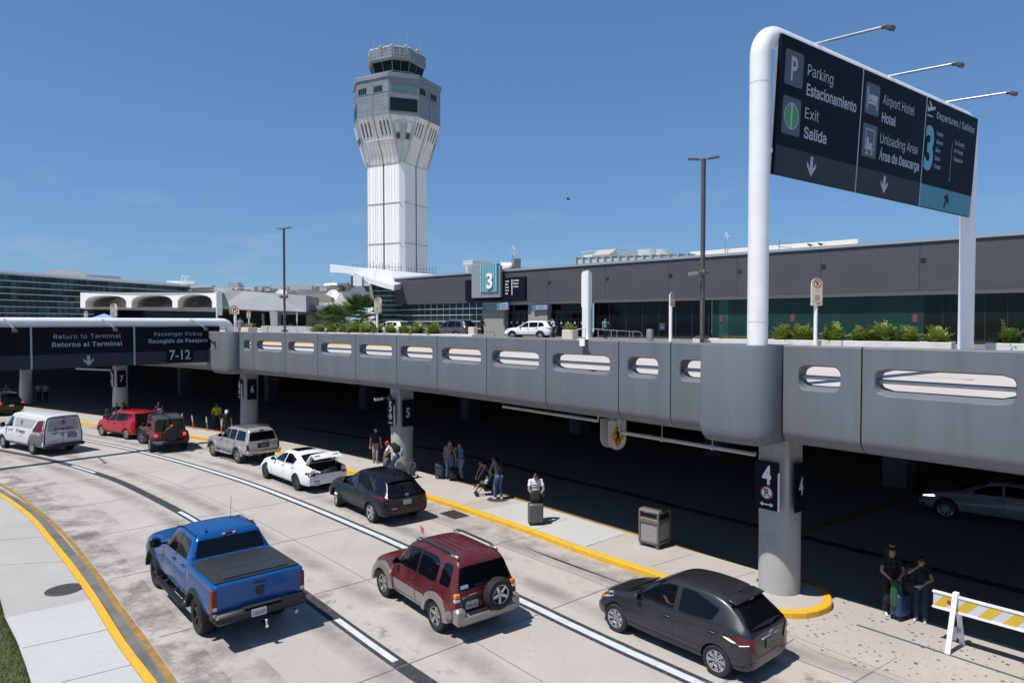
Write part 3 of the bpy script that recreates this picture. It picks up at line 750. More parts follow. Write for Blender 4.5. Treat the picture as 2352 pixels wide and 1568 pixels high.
# dim things seen through the glass: pale pier and a counter
b = MB(); tbox(b,ts(1652,GN),ts(1672,GN),GN + .004,GN - .04,gz0,8.7); b.build('glass_panel',M['glassgr2'],term)
b = MB()
for u,v in ((1656,732),(1820,731),(2101,730)):
 s = ts(u,GN); z = at(u,v,TP(s,GN,0).y).z; tbox(b,s - .17,s + .17,GN + .02,GN + .005,z - .30,z + .30)
build_parts(b,'warning_sticker',mat('sticker_red',(.10,.012,.014),.7),term)
b = MB()
for u,v in ((1656,729),(1820,728),(2101,727)):
 s = ts(u,GN); T = tface(s,GN + .022,at(u,v,TP(s,GN,0).y).z); ring_poly(b,T,0,0,.085,.12,.0); bar2(b,T,(-.08,.08),(.08,-.08),.03,.001)
 for k in range(2): b.add([T @ Vector(p) for p in ((-.12,-.2 - .1 * k,.001),(.12,-.2 - .1 * k,.001),(.12,-.16 - .1 * k,.001),(-.12,-.16 - .1 * k,.001))],[[0,1,2,3]])
b.build('sticker_print',mat('sticker_ink',(.16,.12,.10),.7),term)
b = MB(); s = ts(1521,GN); T = tface(s,GN + .02,6.55); plate_poly(b,T,rrect(-.3,-.3,.3,.3,.04),-.01,0)
b.build('access_sticker',mat('access_blue',(.02,.035,.07),.6),term)
b = MB(); ring_poly(b,T,.0,-.08,.09,.125,.003); plate_poly(b,T,circ(-.02,.18,.05),.002,.004); bar2(b,T,(-.02,.12),(0,-.05),.05,.004); bar2(b,T,(0,-.05),(.14,-.1),.05,.005)
b.build('access_symbol',mat('access_ink',(.18,.2,.24),.6),term)
# lobby walls, doors
b = MB()
for u0,u1 in ((1112,1163),(1217,1261)): tbox(b,ts(u0,GN),ts(u1,GN),GN + .25,GN - .5,gz0,8.9)
build_parts(b,'lobby_wall',M['wallbeige'],term)
b = MB(); b.lathe([(.48,DZ + .15),(.48,8.95)],c=TP(ts(1349,-.2),-.2,0),n=24); b.build('round_pillar',M['whitewall'],term,smooth=40)
def doors(u0,u1,n):
 s0,s1 = ts(u0,GN),ts(u1,GN); w = (s0 - s1) / n
 b = MB(); tbox(b,s0,s1,GN - .35,GN - .4,gz0,8.8); d = b.build('entrance_door',M['glassdk'],term)
 f = MB()
 for k in range(n + 1): tbox(f,s0 - k * w - .04,s0 - k * w + .04,GN - .28,GN - .36,gz0,7.85)
 for z in (7.85,7.2,8.7): tbox(f,s0,s1,GN - .27,GN - .36,z - .05,z + .05)
 f.build('door_frame',M['mullion'],d)
 h = MB()
 for k in range(n): tbox(h,s0 - (k + .82) * w - .02,s0 - (k + .82) * w + .02,GN - .22,GN - .3,6.0,6.6)
 build_parts(h,'handle',M['steel'],d)
 st = MB()
 for k in range(n): s = s0 - (k + .45) * w; tbox(st,s - .11,s + .11,GN - .34,GN - .352,6.75,7.0)
 build_parts(st,'sticker',M['cream'],d)
doors(1164,1216,4); doors(1262,1340,5)
# louvred glass wall left of the doors
b = MB(); s0,s1 = ts(862,GN),ts(1110,GN)
nx = 18; rr = random.Random(11)
for i in range(nx):
 a = s0 + (s1 - s0) * i / nx; c = s0 + (s1 - s0) * (i + 1) / nx
 for j in range(5): tbox(b,a - .04,c + .04,GN - .02,GN - .06,gz0 + j * .72,gz0 + (j + 1) * .72 - .05,0 if rr.random() < .8 and i < 9 else 1)
b.build('louvre_glass',[mat('louvre_glass_teal',(.02,.06,.058),.25,spec=.2),mat('louvre_glass_grey',(.035,.042,.048),.3,spec=.2)],term)
b = MB()
for z in (6.2,7.0,7.7,8.35): tbox(b,s0,s1,GN + .12,GN + .04,z - .05,z + .05)
build_parts(b,'louvre_bar',M['louver'],term)
# entrance number sign
b = MB(); n0 = .25
def zz(u,v,n): return at(u,v,TP(ts(u,n),n,0).y).z
e3 = thing('entrance_sign','grey and teal panel with a white number 3 over the terminal entrance','sign')
tbox(b,ts(1068.6,n0),ts(1205.6,n0),n0,.02,zz(1068.6,692,n0),zz(1205,635,n0)); b.build('name_board',M['board'],e3)
n1 = .62
b = MB(); tbox(b,ts(1083.4,n1),ts(1149,n1),n1,.3,zz(1120,683,n1),zz(1120,612,n1)); b.build('number_panel',mat('sign_panel_grey',(.24,.25,.275),.5),e3)
b = MB(); sa,sb = ts(1104.7,n1),ts(1143,n1); za,zb = zz(1120,671,n1),zz(1120,607.5,n1)
tbox(b,sa,sb,n1 + .08,n1 + .004,za,zb,0)
for k in range(10): s = sa + (sb - sa) * (k + .5) / 10; tbox(b,s - .045,s + .045,n1 + .17,n1 + .08,za,zb,1)
tbox(b,sb + .1,sb - .1,n1 + .16,.35,za,zb,0)
b.build('slat_panel',[mat('slat_teal',(.06,.27,.33),.5),mat('slat_pale',(.30,.56,.62),.5)],e3)
b = MB(); h3 = zz(1124,628.5,n1) - zz(1124,662,n1); T = tface(ts(1123.5,n1 + .3),n1 + .30,zz(1124,662,n1))
for dep in (0,-.05,-.1): text_geo(b,T,'3',0,0,h3,.95,.03,'CENTER',depth=dep)
b.build('number',M['letterw'],e3)
b = MB(); Tb = tface(ts(1161,n0),n0 + .01,zz(1160,692,n0)); H = zz(1160,636,n0) - zz(1160,692,n0)
for k,w in enumerate(('Avianca','Iberia','Condor','Frontier','Silver')): text_geo(b,Tb,w,0,H * (.79 - .125 * k),H * .075,.72,.03)
for k,w in enumerate(('Sun Country','Vieques Air','Air Transat')): text_geo(b,Tb,w,ts(1161,n0) - ts(1179,n0),H * (.81 - .125 * k),H * .075,.72,.03)
x = ts(1161,n0) - ts(1176,n0); bar2(b,Tb,(x,H * .25),(x,H * .88),.09,.004)
b.build('lettering',M['letterw'],e3)
def hang_sign(u0,u1,v0,v1,n,label):
 t = thing('hanging_sign',label,'sign',group='hanging signs over the entrance doors')
 s0,s1 = ts(u0,n),ts(u1,n); z0,z1 = zz((u0 + u1) / 2,v1,n),zz((u0 + u1) / 2,v0,n); w = s0 - s1
 b = MB(); tbox(b,s0 - w * .24,s1 + w * .12,n,n - .08,z0,z1); b.build('panel',mat('hang_panel',(.30,.33,.38),.5),t)
 b = MB(); tbox(b,s0,s0 - w * .24,n + .01,n - .09,z0 - .06,z1); b.build('end_cap',mat('hang_teal',(.05,.22,.30),.5),t)
 b = MB(); tbox(b,s1 + w * .12,s1,n + .01,n - .09,z0,z1 + .04); b.build('end_cap',mat('hang_blue',(.03,.06,.2),.5),t)
 b = MB()
 for f in (.3,.8): b.tube(TP(s0 - w * f,n - .04,z1),TP(s0 - w * f,n - .04,9.0),.02,n=6)
 b.build('hanger',M['steel'],t)
 b = MB()
 for k in range(2): tbox(b,s0 - w * .32,s1 + w * .25,n + .006,n + .001,z0 + (z1 - z0) * (.25 + .35 * k),z0 + (z1 - z0) * (.36 + .35 * k))
 b.build('print',mat('hang_ink',(.04,.08,.2),.5),t)
hang_sign(1109,1144,702,712,-.2,'left hanging door sign below the number 3 panel'); hang_sign(1141,1170,695,711,.3,'taller hanging door sign just right of the first beside the open doors'); hang_sign(1222,1261,700,711,-.2,'hanging door sign over the right bank of doors')
# terminal footway
b = MB(); tbox(b,S0,S1 + 6,7.5,GN - .1,DZ - .003,DZ + .15); structure('terminal_footway',b,mat('terminal_paving',(.20,.195,.185),.85,var=.15))
# roof plant
def roof_thing(name,label,cat,boxes,m,group=None):
 b = MB()
 for c,d in boxes: b.box(c,d,TROT,bev=.03)
 return tag(b.build(name,m),label,cat,group)
paleteal = mat('plant_pale',(.46,.54,.54),.6,var=.06)
def rbox(u0,u1,v0,v1,dep,thick=3.0):
 a,c = at(u0,v1,dep),at(u1,v0,dep + (u0 - u1) * 0)
 w = (c.x - a.x) * 1.05; return (Vector(((a.x + c.x) / 2,dep + thick / 2,(a.z + c.z) / 2)),(w,thick,c.z - a.z))
pr = thing('roof_plant_room','pale green metal plant room on the terminal roof','plant room')
b = MB(); c,d = rbox(1378,1466,575,625,74,6); b.box(c,d,TROT); b.build('wall',paleteal,pr)
b = MB(); b.box(c + Vector((0,0,d[2] / 2 + .05)),(d[0] + .3,d[1] + .3,.1),TROT); b.build('roof',mat('plant_trim',(.34,.42,.42),.5),pr)
b = MB(); c2 = at(1392,596,69); b.box(c2,(2.2,1.2,1.6),TROT @ Matrix.Rotation(rad(28),3,'X')); b.build('intake_hood',mat('hood',(.42,.40,.36),.6),pr)
dt = thing('roof_duct','long silver air duct on supports along the terminal roof edge','duct')
b = MB(); p0,p1 = at(1331,607,66),at(1587,600,56); b.pipe([p0,p1],.55,n=4); b.build('duct',mat('duct_zinc',(.48,.49,.5),.5,metal=.3,var=.2,vscale=1),dt,smooth=20)
b = MB()
for k in range(15):
 q = p0.lerp(p1,k / 14); b.box(q,(.12,1.3,1.25),TROT)
 if k % 3 == 0: b.tube(q + Vector((0,-.5,.5)),q + Vector((.8,-.9,-.6)),.05,n=5)
b.build('support',mat('duct_rib',(.30,.31,.32),.6),dt)
for u,lb in ((1490,'left'),(1515,'right')):
 tk = MB(); c = at(u,596,62); tk.lathe([(0,-1),(1.0,-1),(1.0,.85),(0,.95)],c=c,n=18,cap=False)
 tag(tk.build('roof_tank',mat('tank_pale',(.56,.56,.55),.6,var=.1),smooth=40),lb + ' one of two round pale tanks beside the roof duct','tank','round pale roof tanks')
roof_thing('roof_slab','cream parapet of a higher roof behind the fascia right of the white sign post','parapet wall',[((Vector(at(1620,583,62)) + Vector(at(1940,573,50))) / 2 and (at(1620,584,62) + at(1940,574,50)) / 2,((at(1620,584,62) - at(1940,574,50)).length,.4,1.0))],mat('cream_wall',(.62,.60,.52),.7,var=.06))
roof_thing('roof_unit','grey boxed air unit on the roof left of the number 3 panel','air unit',[rbox(1080,1100,604,632,78,2),rbox(1079,1110,597,608,77,3)],mat('unit_grey',(.42,.44,.44),.6))
b = MB(); c = at(1163,616,73); b.tube(c + Vector((-.5,0,0)),c + Vector((.5,.2,0)),.62,n=18)
tag(b.build('roof_fan',M['whitewall'],smooth=40),'white drum fan on the roof behind the number 3 panel','fan')
b = MB(); c = at(1188,612,72); b.box(c,(.75,.7,1.6)); b.box(c + Vector((-.5,0,-.6)),(1.6,.8,.5)); b.tube(c + Vector((-.7,0,-.3)),c + Vector((-.2,0,.1)),.25)
tag(b.build('roof_pump',mat('rusty',(.13,.10,.08),.7,var=.4,vscale=6)),'rusty brown pump housing on the roof right of the number 3 panel','pump')
def dish_mast(u,v0,v1,dep,dishes,label):
 t = thing('dish_mast',label,'antenna mast'); a,c = at(u,v1,dep),at(u,v0,dep)
 b = MB(); b.tube(a,c,.045,n=8); b.build('mast',M['steel'],t)
 for v in dishes:
  q = at(u + 2.5,v,dep); b = MB(); R = Vector((.75,-.6,.1)).to_track_quat('Z','Y').to_matrix()
  b.lathe([(.02,-.12),(.2,-.09),(.34,0),(.36,.02),(.2,-.05),(.02,-.08)],c=q,R=R,n=20); b.tube(q,q + R @ Vector((0,0,.3)),.02,n=6); b.build('dish',M['white'],t,smooth=60)
dish_mast(1176,567,625,72,(572,585),'thin mast with two white dishes on the roof near the number 3'); dish_mast(1666,540,590,58,(543,),'thin mast with one white dish on the roof right of the tall lamp post')
b = MB(); q = [at(u,v,52) for u,v in ((1768,554),(1790,553),(1790,572),(1790,567),(1818,569),(1772,555),(1788,564))]
for i,j in ((0,1),(1,2),(3,4),(5,6)): b.tube(q[i],q[j],.035,n=6)
tag(b.build('pipe_frame',M['steel']),'thin steel pipe frame on the cream roof beside the sign post','pipe frame')
def bird(p,rz,label,fly=False):
 b = MB(); R = Matrix.Rotation(rz,3,'Z'); p = Vector(p)
 b.ball(p,(.15,.07,.075),R=R @ Matrix.Rotation(rad(-20 if not fly else 0),3,'Y'))
 b.ball(p + R @ Vector((.14,0,.075)),(.05,.042,.045)); b.tube(p + R @ Vector((.18,0,.07)),p + R @ Vector((.23,0,.06)),.015,.003,n=6)
 b.box(p + R @ Vector((-.2,0,-.03)),(.18,.07,.015),R)
 if fly:
  for s in (-1,1):
   pts = [(.08,0,.03),(-.1,0,.03),(-.12,s * .28,.12),(.1,s * .25,.14),(-.1,s * .55,.06),(.02,s * .58,.07)]
   b.add([p + R @ Vector(q) for q in pts] + [p + R @ Vector((q[0],q[1],q[2] + .012)) for q in pts],[[0,1,2,3],[3,2,4,5],[6,7,8,9],[9,8,10,11]])
 else:
  for s in (-1,1):
   b.ball(p + R @ Vector((-.03,s * .06,.01)),(.14,.02,.05),R=R @ Matrix.Rotation(rad(-18),3,'Y')); b.tube(p + R @ Vector((0,s * .025,-.05)),p + R @ Vector((0,s * .025,-.16)),.008,n=5)
 return tag(b.build('bird',mat('bird_black',(.015,.014,.014),.6),smooth=50),label,'bird')
e = TP(ts(1858,-.1),-.1,FZ1 + .36); bird(e,2.6,'dark bird perched on the roof edge, upright, the left of two')
e = TP(ts(1882,-.1),-.1,FZ1 + .36); bird(e,2.9,'dark bird perched on the roof edge, bent low, the right of two')
bird(at(1305,458,70),2.8,'small dark bird flying in the open sky',True)
# ================================================================== CONTROL TOWER
tw = thing('control_tower','tall white fluted airport control tower with grey panelled cab','control tower')
TC = at(914,620,178); TC.z = 0
nL,nR = Vector((-.454,-.891,0)),Vector((.891,-.454,0))
def oct_pts(h,c):   # outline of a square of half width h with corners cut to a face length c
 k = c / math.sqrt(2); out = []
 a = [(h,-h + k),(h,h - k),(h - k,h),(-h + k,h),(-h,h - k),(-h,-h + k),(-h + k,-h),(h - k,-h)]
 return [TC + nR * p + nL * (-q) for p,q in a]
def tz(v): return 6.9 + (740 - v) * 170 / FPX
def oloft(mb,lv,mi=0,cap=True):
 vs = [];
 for h,c,z in lv: vs += [Vector((p.x,p.y,z)) for p in oct_pts(h,c)]
 fs = [[k * 8 + i,k * 8 + (i + 1) % 8,(k + 1) * 8 + (i + 1) % 8,(k + 1) * 8 + i] for k in range(len(lv) - 1) for i in range(8)]
 if cap: fs += [list(range(8))[::-1],[(len(lv) - 1) * 8 + i for i in range(8)]]
 mb.add(vs,fs,mi)
TWH = mat('tower_white',(.86,.85,.82),.7,var=.04,vscale=.15,stretch=(1,1,.05)); TFL = mat('tower_flare',(.72,.69,.62),.75,var=.16,vscale=.4,dirt=(.36,.31,.24),dscale=.6,stretch=(1,1,.35))
TGR = mat('tower_panel',(.235,.26,.285),.55,metal=.15,spec=.3,var=.22,vscale=.25,stretch=(1,1,3)); TGL = mat('tower_groove_green',(.04,.09,.05),.5)
zs = tz(374)
b = MB(); oloft(b,[(5.78,1.25,0),(5.78,1.25,zs)]); b.build('shaft',TWH,tw)
fins = MB(); grv = MB(); ring = MB()
def tface_pts(n,t): return n,Vector((-n.y,n.x,0))
for n in (nL,nR,-nL,-nR):
 u = Vector((-n.y,n.x,0)); R = Matrix((u,n,Vector((0,0,1)))).transposed()
 for x in (-4.75,-4.4,-3.4,-2.7,-2.1,-.95,.95,1.6,2.4,3.4,4.3,4.75):
  fins.box(TC + u * x + n * 5.81 + Vector((0,0,zs / 2)),(.12,.13,zs),R)
 grv.box(TC + n * 5.79 + Vector((0,0,zs / 2)),(.42,.06,zs),R)
 for z in (tz(464.6),tz(557),tz(374) - .05): ring.box(TC + n * 5.80 + Vector((0,0,z)),(10.3,.30,.10),R)
fins.build('flute',TWH,tw); grv.build('glazed_groove',TGL,tw); build_parts(ring,'ring_joint',mat('tower_joint',(.30,.30,.29),.8),tw)
zf = tz(275)
b = MB(); oloft(b,[(5.9,1.4,zs),(6.3,1.9,zs + 1.6),(7.6,3.9,zs + 4.9),(9.3,6.5,zf - 1.3),(9.95,7.3,zf)]); b.build('flare',TFL,tw)
ribs = MB(); lou = MB(); grn = MB(); blu = MB()
def fl_pt(n,x,t,out):   # point on a flare face: x across, t 0..1 up
 h = [5.9,6.3,7.6,9.3,9.95]; zz_ = [zs,zs + 1.6,zs + 4.9,zf - 1.3,zf]
 z = zs + (zf - zs) * t
 for a in range(4):
  if zz_[a] <= z <= zz_[a + 1] + 1e-6:
   f = (z - zz_[a]) / (zz_[a + 1] - zz_[a]); hh = h[a] + (h[a + 1] - h[a]) * f; break
 u = Vector((-n.y,n.x,0)); return TC + n * (hh + out) + u * x + Vector((0,0,z))
for n in (nL,nR,-nL,-nR):
 for x in (-4.6,-3.5,-2.3,-1.2,1.2,2.3,3.5,4.6):
  ribs.pipe([fl_pt(n,x * .98,t,.02) for t in (0,.14,.42,.7,.88,1)],.17,n=4)
 for x in (-4.0,-2.9,-1.75,1.75,2.9,4.0):
  lou.pipe([fl_pt(n,x,t,-.12) for t in (.6,.75,.9)],.26,n=4)
 grn.pipe([fl_pt(n,0,t,.02) for t in (0,.14,.42,.7,.88,1)],.16,n=4)
 ribs.pipe([fl_pt(n,x,.52,.03) for x in (-5,5)],.08,n=4)
for a,bb in ((nL,nR),(nR,-nL),(-nL,-nR),(-nR,nL)):
 n = (a + bb).normalized(); u = Vector((-n.y,n.x,0))
 def dz(t,x,out):
  h = 5.9 + (9.95 - 5.9) * (t ** .9); c = 1.4 + (7.3 - 1.4) * t; return TC + n * (h * math.sqrt(2) - c / 2 + out) + u * x * c + Vector((0,0,zs + (zf - zs) * t))
 for x in (-.49,0,.49): blu.pipe([dz(t,x,.1) for t in (0,.2,.4,.6,.8,.97)],.2,n=4)
 for x in (-.25,.25):
  lou.pipe([dz(t,x,-.05) for t in (.5,.62)],.55,n=4); blu.pipe([dz(t,x,.0) for t in (.64,.86)],.75,n=4)
ribs.build('flare_rib',TWH,tw); build_parts(lou,'louvre',mat('louvre_dark',(.07,.065,.06),.8),tw); build_parts(grn,'mossy_rib',mat('moss_rib',(.27,.29,.16),.8),tw); build_parts(blu,'corner_rib',mat('rib_pale',(.48,.51,.54),.6),tw)
za,zb_ = tz(275),tz(184)
b = MB(); oloft(b,[(10.05,7.4,za),(10.05,7.4,zb_)]); b.build('cab_base',TGR,tw)
b = MB(); oloft(b,[(10.35,7.6,zb_ - .9),(10.35,7.6,zb_ + .0),(10.3,7.5,zb_ + .2)]); b.build('cornice',TGR,tw)
b = MB(); w_ = MB(); bd = MB()
for n in (nL,nR,-nL,-nR):
 u = Vector((-n.y,n.x,0)); R = Matrix((u,n,Vector((0,0,1)))).transposed()
 for x in (-4.1,-3.45,-2.8,-2.15,.75,1.4,2.05,2.7): w_.box(TC + u * x + n * 10.06 + Vector((0,0,zb_ - 3.4)),(.5,.08,1.5),R)
 bd.box(TC + n * 10.08 + Vector((0,0,zb_ - 4.4)),(9.6,.14,.12),R); bd.box(TC + n * 10.1 + Vector((0,0,(za + zb_) / 2)),(.25,.12,zb_ - za),R)
 for k in range(9): bd.box(TC + n * 10.04 + Vector((0,0,za + .4 + k * 1.05)),(9.6,.06,.035),R)
 for x in (-4.8,-3.2,-1.6,1.6,3.2,4.8): bd.box(TC + u * x + n * 10.04 + Vector((0,0,(za + zb_) / 2)),(.035,.06,zb_ - za),R)
for a,bb in ((nL,nR),(nR,-nL),(-nL,-nR),(-nR,nL)):
 n = (a + bb).normalized(); u = Vector((-n.y,n.x,0)); R = Matrix((u,n,Vector((0,0,1)))).transposed(); h = 10.05 * math.sqrt(2) - 3.7
 w_.box(TC + n * h + Vector((0,0,za + 2.55)),(6.7,.14,3.1),R)
 for x in (-2.4,-.85,.7,2.25): w_.box(TC + u * x + n * h + Vector((0,0,zb_ - 3.2)),(1.3,.12,1.35),R,mi=1)
 for z in (za + .8,zb_ - 4.3,zb_ - 2.4,zb_ - 1.5): bd.box(TC + n * h + Vector((0,0,z)),(7.2,.08,.05),R)
build_parts(w_,'window',[mat('tower_glass',(.010,.024,.024),.3,spec=.15),mat('tower_glass_pale',(.12,.19,.2),.2)],tw); bd.build('panel_joint',mat('tower_trim',(.20,.225,.25),.5),tw)
z1,z2,z3 = tz(169),tz(163),tz(140)
b = MB(); oloft(b,[(9.6,7.0,zb_ + .15),(6.3,4.4,z1),(6.2,4.3,z1 + .2)]); b.build('cab_roof_skirt',mat('skirt',(.27,.26,.245),.6,var=.2,vscale=.6),tw)
b = MB(); oloft(b,[(6.7,4.6,z1 + .1),(6.75,4.65,z1 + .35)]); b.build('walkway',TGR,tw)
b = MB(); oloft(b,[(5.35,3.8,z1 + .3),(6.2,4.4,z3)]); b.build('cab_glass',mat('cab_glass',(.006,.012,.014),.25,spec=.1),tw)
b = MB()
for i,(p,q) in enumerate(zip(oct_pts(5.42,3.85),oct_pts(6.27,4.45))):
 b.tube(Vector((p.x,p.y,z1 + .3)),Vector((q.x,q.y,z3)),.09,n=5)
pp,qq = oct_pts(5.4,3.82),oct_pts(6.25,4.42)
for i in range(8):
 j = (i + 1) % 8; p = (pp[i] + pp[j]) / 2; q = (qq[i] + qq[j]) / 2; b.tube(Vector((p.x,p.y,z1 + .3)),Vector((q.x,q.y,z3)),.06,n=5)
build_parts(b,'cab_mullion',mat('cab_mullion',(.22,.23,.24),.5),tw)
z4 = tz(112)
b = MB(); oloft(b,[(6.2,4.4,z3),(6.65,4.7,z3 + .5),(6.65,4.7,z4)]); b.build('cab_parapet',TGR,tw)
b = MB(); oloft(b,[(6.72,4.75,z4),(6.72,4.75,z4 + .35)]); b.build('cab_rim',mat('rim_pale',(.58,.6,.62),.5),tw)
b = MB()
for p0 in (oct_pts(6.66,4.72),):
 for i in range(8):
  p,q = p0[i],p0[(i + 1) % 8]
  for z in (z3 + 1.3,z3 + 2.1): b.tube(Vector((p.x,p.y,z)),Vector((q.x,q.y,z)),.03,n=4)
  m_ = (p + q) / 2; b.tube(Vector((m_.x,m_.y,z3 + .5)),Vector((m_.x,m_.y,z4)),.03,n=4)
b.build('panel_joint',MATS['tower_trim'],tw)
rr = random.Random(4); an = MB()
for u,v in ((861,84),(858,90),(904,66),(919,87),(936,68),(964,96),(970,93),(876,106),(902,100),(930,103),(957,104),(868,104),(894,102)):
 a = at(u,125,170 + rr.uniform(-3,3)); c = at(u,v,a.y); an.tube(a,c,.10,.06,n=5)
for u,v in ((874,109),(884,111),(900,105),(932,108),(958,118)): an.ball(at(u,v,168),(.45,.45,.5),n=8,m=6)
an.build('roof_antenna',mat('antenna_grey',(.32,.33,.35),.5),tw)
# scaffold rails at the tower foot
b = MB(); rr = random.Random(9)
for u0,u1,v in ((811,845,613),(850,922,611),(938,1001,616)):
 n = int((u1 - u0) / 7)
 for k in range(n + 1):
  u = u0 + (u1 - u0) * k / n; b.tube(at(u,v + 16,150),at(u,v - rr.uniform(2,12),150),.07,n=4)
 for dv in (2,9): b.tube(at(u0,v + dv,150),at(u1,v + dv + 1,150),.07,n=4)
tag(b.build('scaffold',mat('scaffold_grey',(.20,.21,.22),.6)),'thin scaffold rails around the foot of the control tower','scaffold')
# ================================================================== LEFT BACKGROUND
# swooping white canopy at the end of the terminal
sw = thing('swoop_canopy','white swooping concrete canopy at the left end of the dark fascia','canopy')
near = [at(u,v,79 - (u - 758) * .012) for u,v in ((758,607),(785,609.5),(812,618),(838,634),(867,645),(905,655))]
nb_ = [at(u,v,79 - (u - 758) * .012) for u,v in ((758,626),(785,626.5),(806,630),(832,640),(856,653),(905,667))]
farp = [at(u,v,100) for u,v in ((760,607.5),(810,612.5),(855,616.8),(900,621),(950,626),(1004,631))]
b = MB(); ns,fs_,nbs = spline(near,1.0),spline(farp,1.3),spline(nb_,1.0)
K = 24
def resamp(pl): L = plen(pl); return [subpath(pl,L * i / K,L * i / K + 1e-3)[0] if i < K else pl[-1] for i in range(K + 1)]
A,B_,C_ = resamp(ns),resamp(fs_),resamp(nbs)
und = [p + Vector((0,.0,-1.1)) for p in B_]
vs = A + B_ + und + C_
b.add(vs,[[r * (K + 1) + i,r * (K + 1) + i + 1,((r + 1) % 4) * (K + 1) + i + 1,((r + 1) % 4) * (K + 1) + i] for r in range(4) for i in range(K)] + [[0,K + 1,2 * K + 2,3 * K + 3],[K,2 * K + 1,3 * K + 2,4 * K + 3]])
b.build('shell',M['white'],sw,smooth=30)
b = MB(); q = [at(u,v,77.6) for u,v in ((811,624),(831,634),(831,657),(811,656))]; b.add(q + [p + Vector((0,1.2,0)) for p in q],[[0,1,2,3],[7,6,5,4],[0,4,5,1],[1,5,6,2],[2,6,7,3],[3,7,4,0]]); b.build('support',M['white'],sw)
gw = thing('glass_pavilion','teal glazed wall with leaning white edge under the white canopy','glass wall')
b = MB(); rr = random.Random(2)
for i in range(6):
 for j in range(7):
  u0,u1 = 853 + i * 9 + j * 1.6,853 + (i + 1) * 9 + j * 1.6; v0,v1 = 655 + j * 12.5,655 + (j + 1) * 12.5
  d = 82; q = [at(u0 + .5,v1,d),at(u1,v1,d),at(u1,v0 + .8,d),at(u0 + .5,v0 + .8,d)]
  b.add(q,[[0,1,2,3]],rr.choice((0,1,0)))
b.build('pane',[M['glassgr'],M['glassgr2']],gw)
b = MB()
for v in range(668,745,11): b.tube(at(853 + (v - 655) * .16,v,81.6),at(930,v,81.6),.06,n=5)
b.build('sunshade_bar',M['louver'],gw)
b = MB(); b.tube(at(851,655,81.4),at(866,746,81.4),.17,n=8); b.build('edge_post',M['white'],gw)
b = MB(); q = [at(u,v,83.2) for u,v in ((852,652),(940,652),(940,752),(867,752))]; b.add(q + [p + Vector((0,6,0)) for p in q],[[0,1,2,3],[7,6,5,4],[0,4,5,1],[1,5,6,2],[2,6,7,3],[3,7,4,0]]); b.build('core',M['mullion'],gw)
def slab(name,label,cat,pts,dep,thick,m,parent=None,dd=None):
 """block whose front face is traced in the picture and stands at its own distance"""
 dd = dd or [dep] * len(pts); q = [at(u,v,d) for (u,v),d in zip(pts,dd)]; n = len(q); b = MB()
 b.add(q + [p + Vector((-.1 * thick,thick,0)) for p in q],[list(range(n)),list(range(n,2 * n))[::-1]] + [[i,(i + 1) % n,n + (i + 1) % n,n + i] for i in range(n)])
 o = b.build(name,m,parent); return tag(o,label,cat) if label else o
M['palegrey'] = mat('pale_grey_render',(.33,.345,.365),.75,var=.06,vscale=.3)
lb = thing('low_building','pale grey building with rounded fascia and dark openings behind the planters','building')
pts = [(500,666),(560,668),(620,672.5),(703,678.5),(703,716),(640,716),(600,714.5),(555,712),(500,708)]
slab('fascia',None,None,pts,0,8,M['palegrey'],lb,[86,84,81,77,77,80,82,84,86])
slab('opening',None,None,[(500,705),(703,713),(703,752),(500,752)],0,1,M['joint'],lb,[93,86,86,93])  # black block standing in for the shade under the fascia
slab('pier',None,None,[(619,714),(637,715),(637,752),(622,752)],79,2,M['palegrey'],lb)
slab('side_wall',None,None,[(703,700),(760,702),(760,714),(703,713)],80,5,M['palegrey'],lb)
slab('side_wall',None,None,[(703,722),(760,722),(760,752),(703,752)],82,5,MATS['lobby_pillar'],lb)
slab('canopy_edge',None,None,[(640,716),(760,716),(760,722),(640,722)],78,6,M['fascia'],lb)
slab('pier',None,None,[(600,720),(606,720),(608,752),(603,752)],88,1,M['palegrey'],lb)
slab('low_wall','low pale grey wall beyond the upper road on the left','wall',[(600,748),(720,749),(720,764),(600,764)],66,.4,mat('wall_pale',(.36,.37,.38),.75,var=.1),dd=[70,64,64,70])
fb = thing('far_concourse','long far concourse with white roof edge behind the low building','building')
slab('wall',None,None,[(430,668),(850,656),(850,700),(430,690)],0,6,mat('far_wall',(.52,.52,.51),.8,var=.3,vscale=.25,col2=(.30,.31,.32)),fb,[140,104,104,140])
slab('roof_edge',None,None,[(430,664.5),(850,651.5),(850,656),(430,668)],0,8,mat('far_edge',(.50,.50,.5),.7),fb,[138,102.5,102.5,138])
slab('white_wall',None,None,[(744,672),(850,670),(850,705),(744,700)],97,4,M['whitewall'],fb)
rr = random.Random(8)
b = MB()
for k in range(40):
 u = rr.uniform(500,845); v = 667 - (u - 430) * .03 + rr.uniform(0,10); p = at(u,v,100 + rr.uniform(-3,1)); b.box(p,(rr.uniform(.4,2.2),.8,rr.uniform(.3,.9)),None,rr.choice((0,0,1)))
for k in range(9): u = 560 + k * 32; b.tube(at(u,668,99),at(u,655,99),.05,n=5,mi=1)
build_parts(b,'service_pipe',[mat('svc_pale',(.5,.5,.48),.7),mat('svc_grey',(.22,.22,.22),.7)],fb)
b = MB()
for u,v,r in ((763,680,1.0),(821,675.5,1.25),(645,677,.9)):
 c = at(u,v,93); R = Vector((-.25,-.85,.45)).to_track_quat('Z','Y').to_matrix()
 b.lathe([(.05,-.28),(r * .6,-.17),(r,.05),(r,.09),(r * .6,-.1),(.05,-.2)],c=c,R=R,n=24); b.tube(c + Vector((0,0,-.1)),c + Vector((0,.4,-1.6)),.09,n=6); b.tube(c,c + R @ Vector((0,0,.9)),.03,n=5)
build_parts(b,'dish',M['white'],fb,smooth=60)
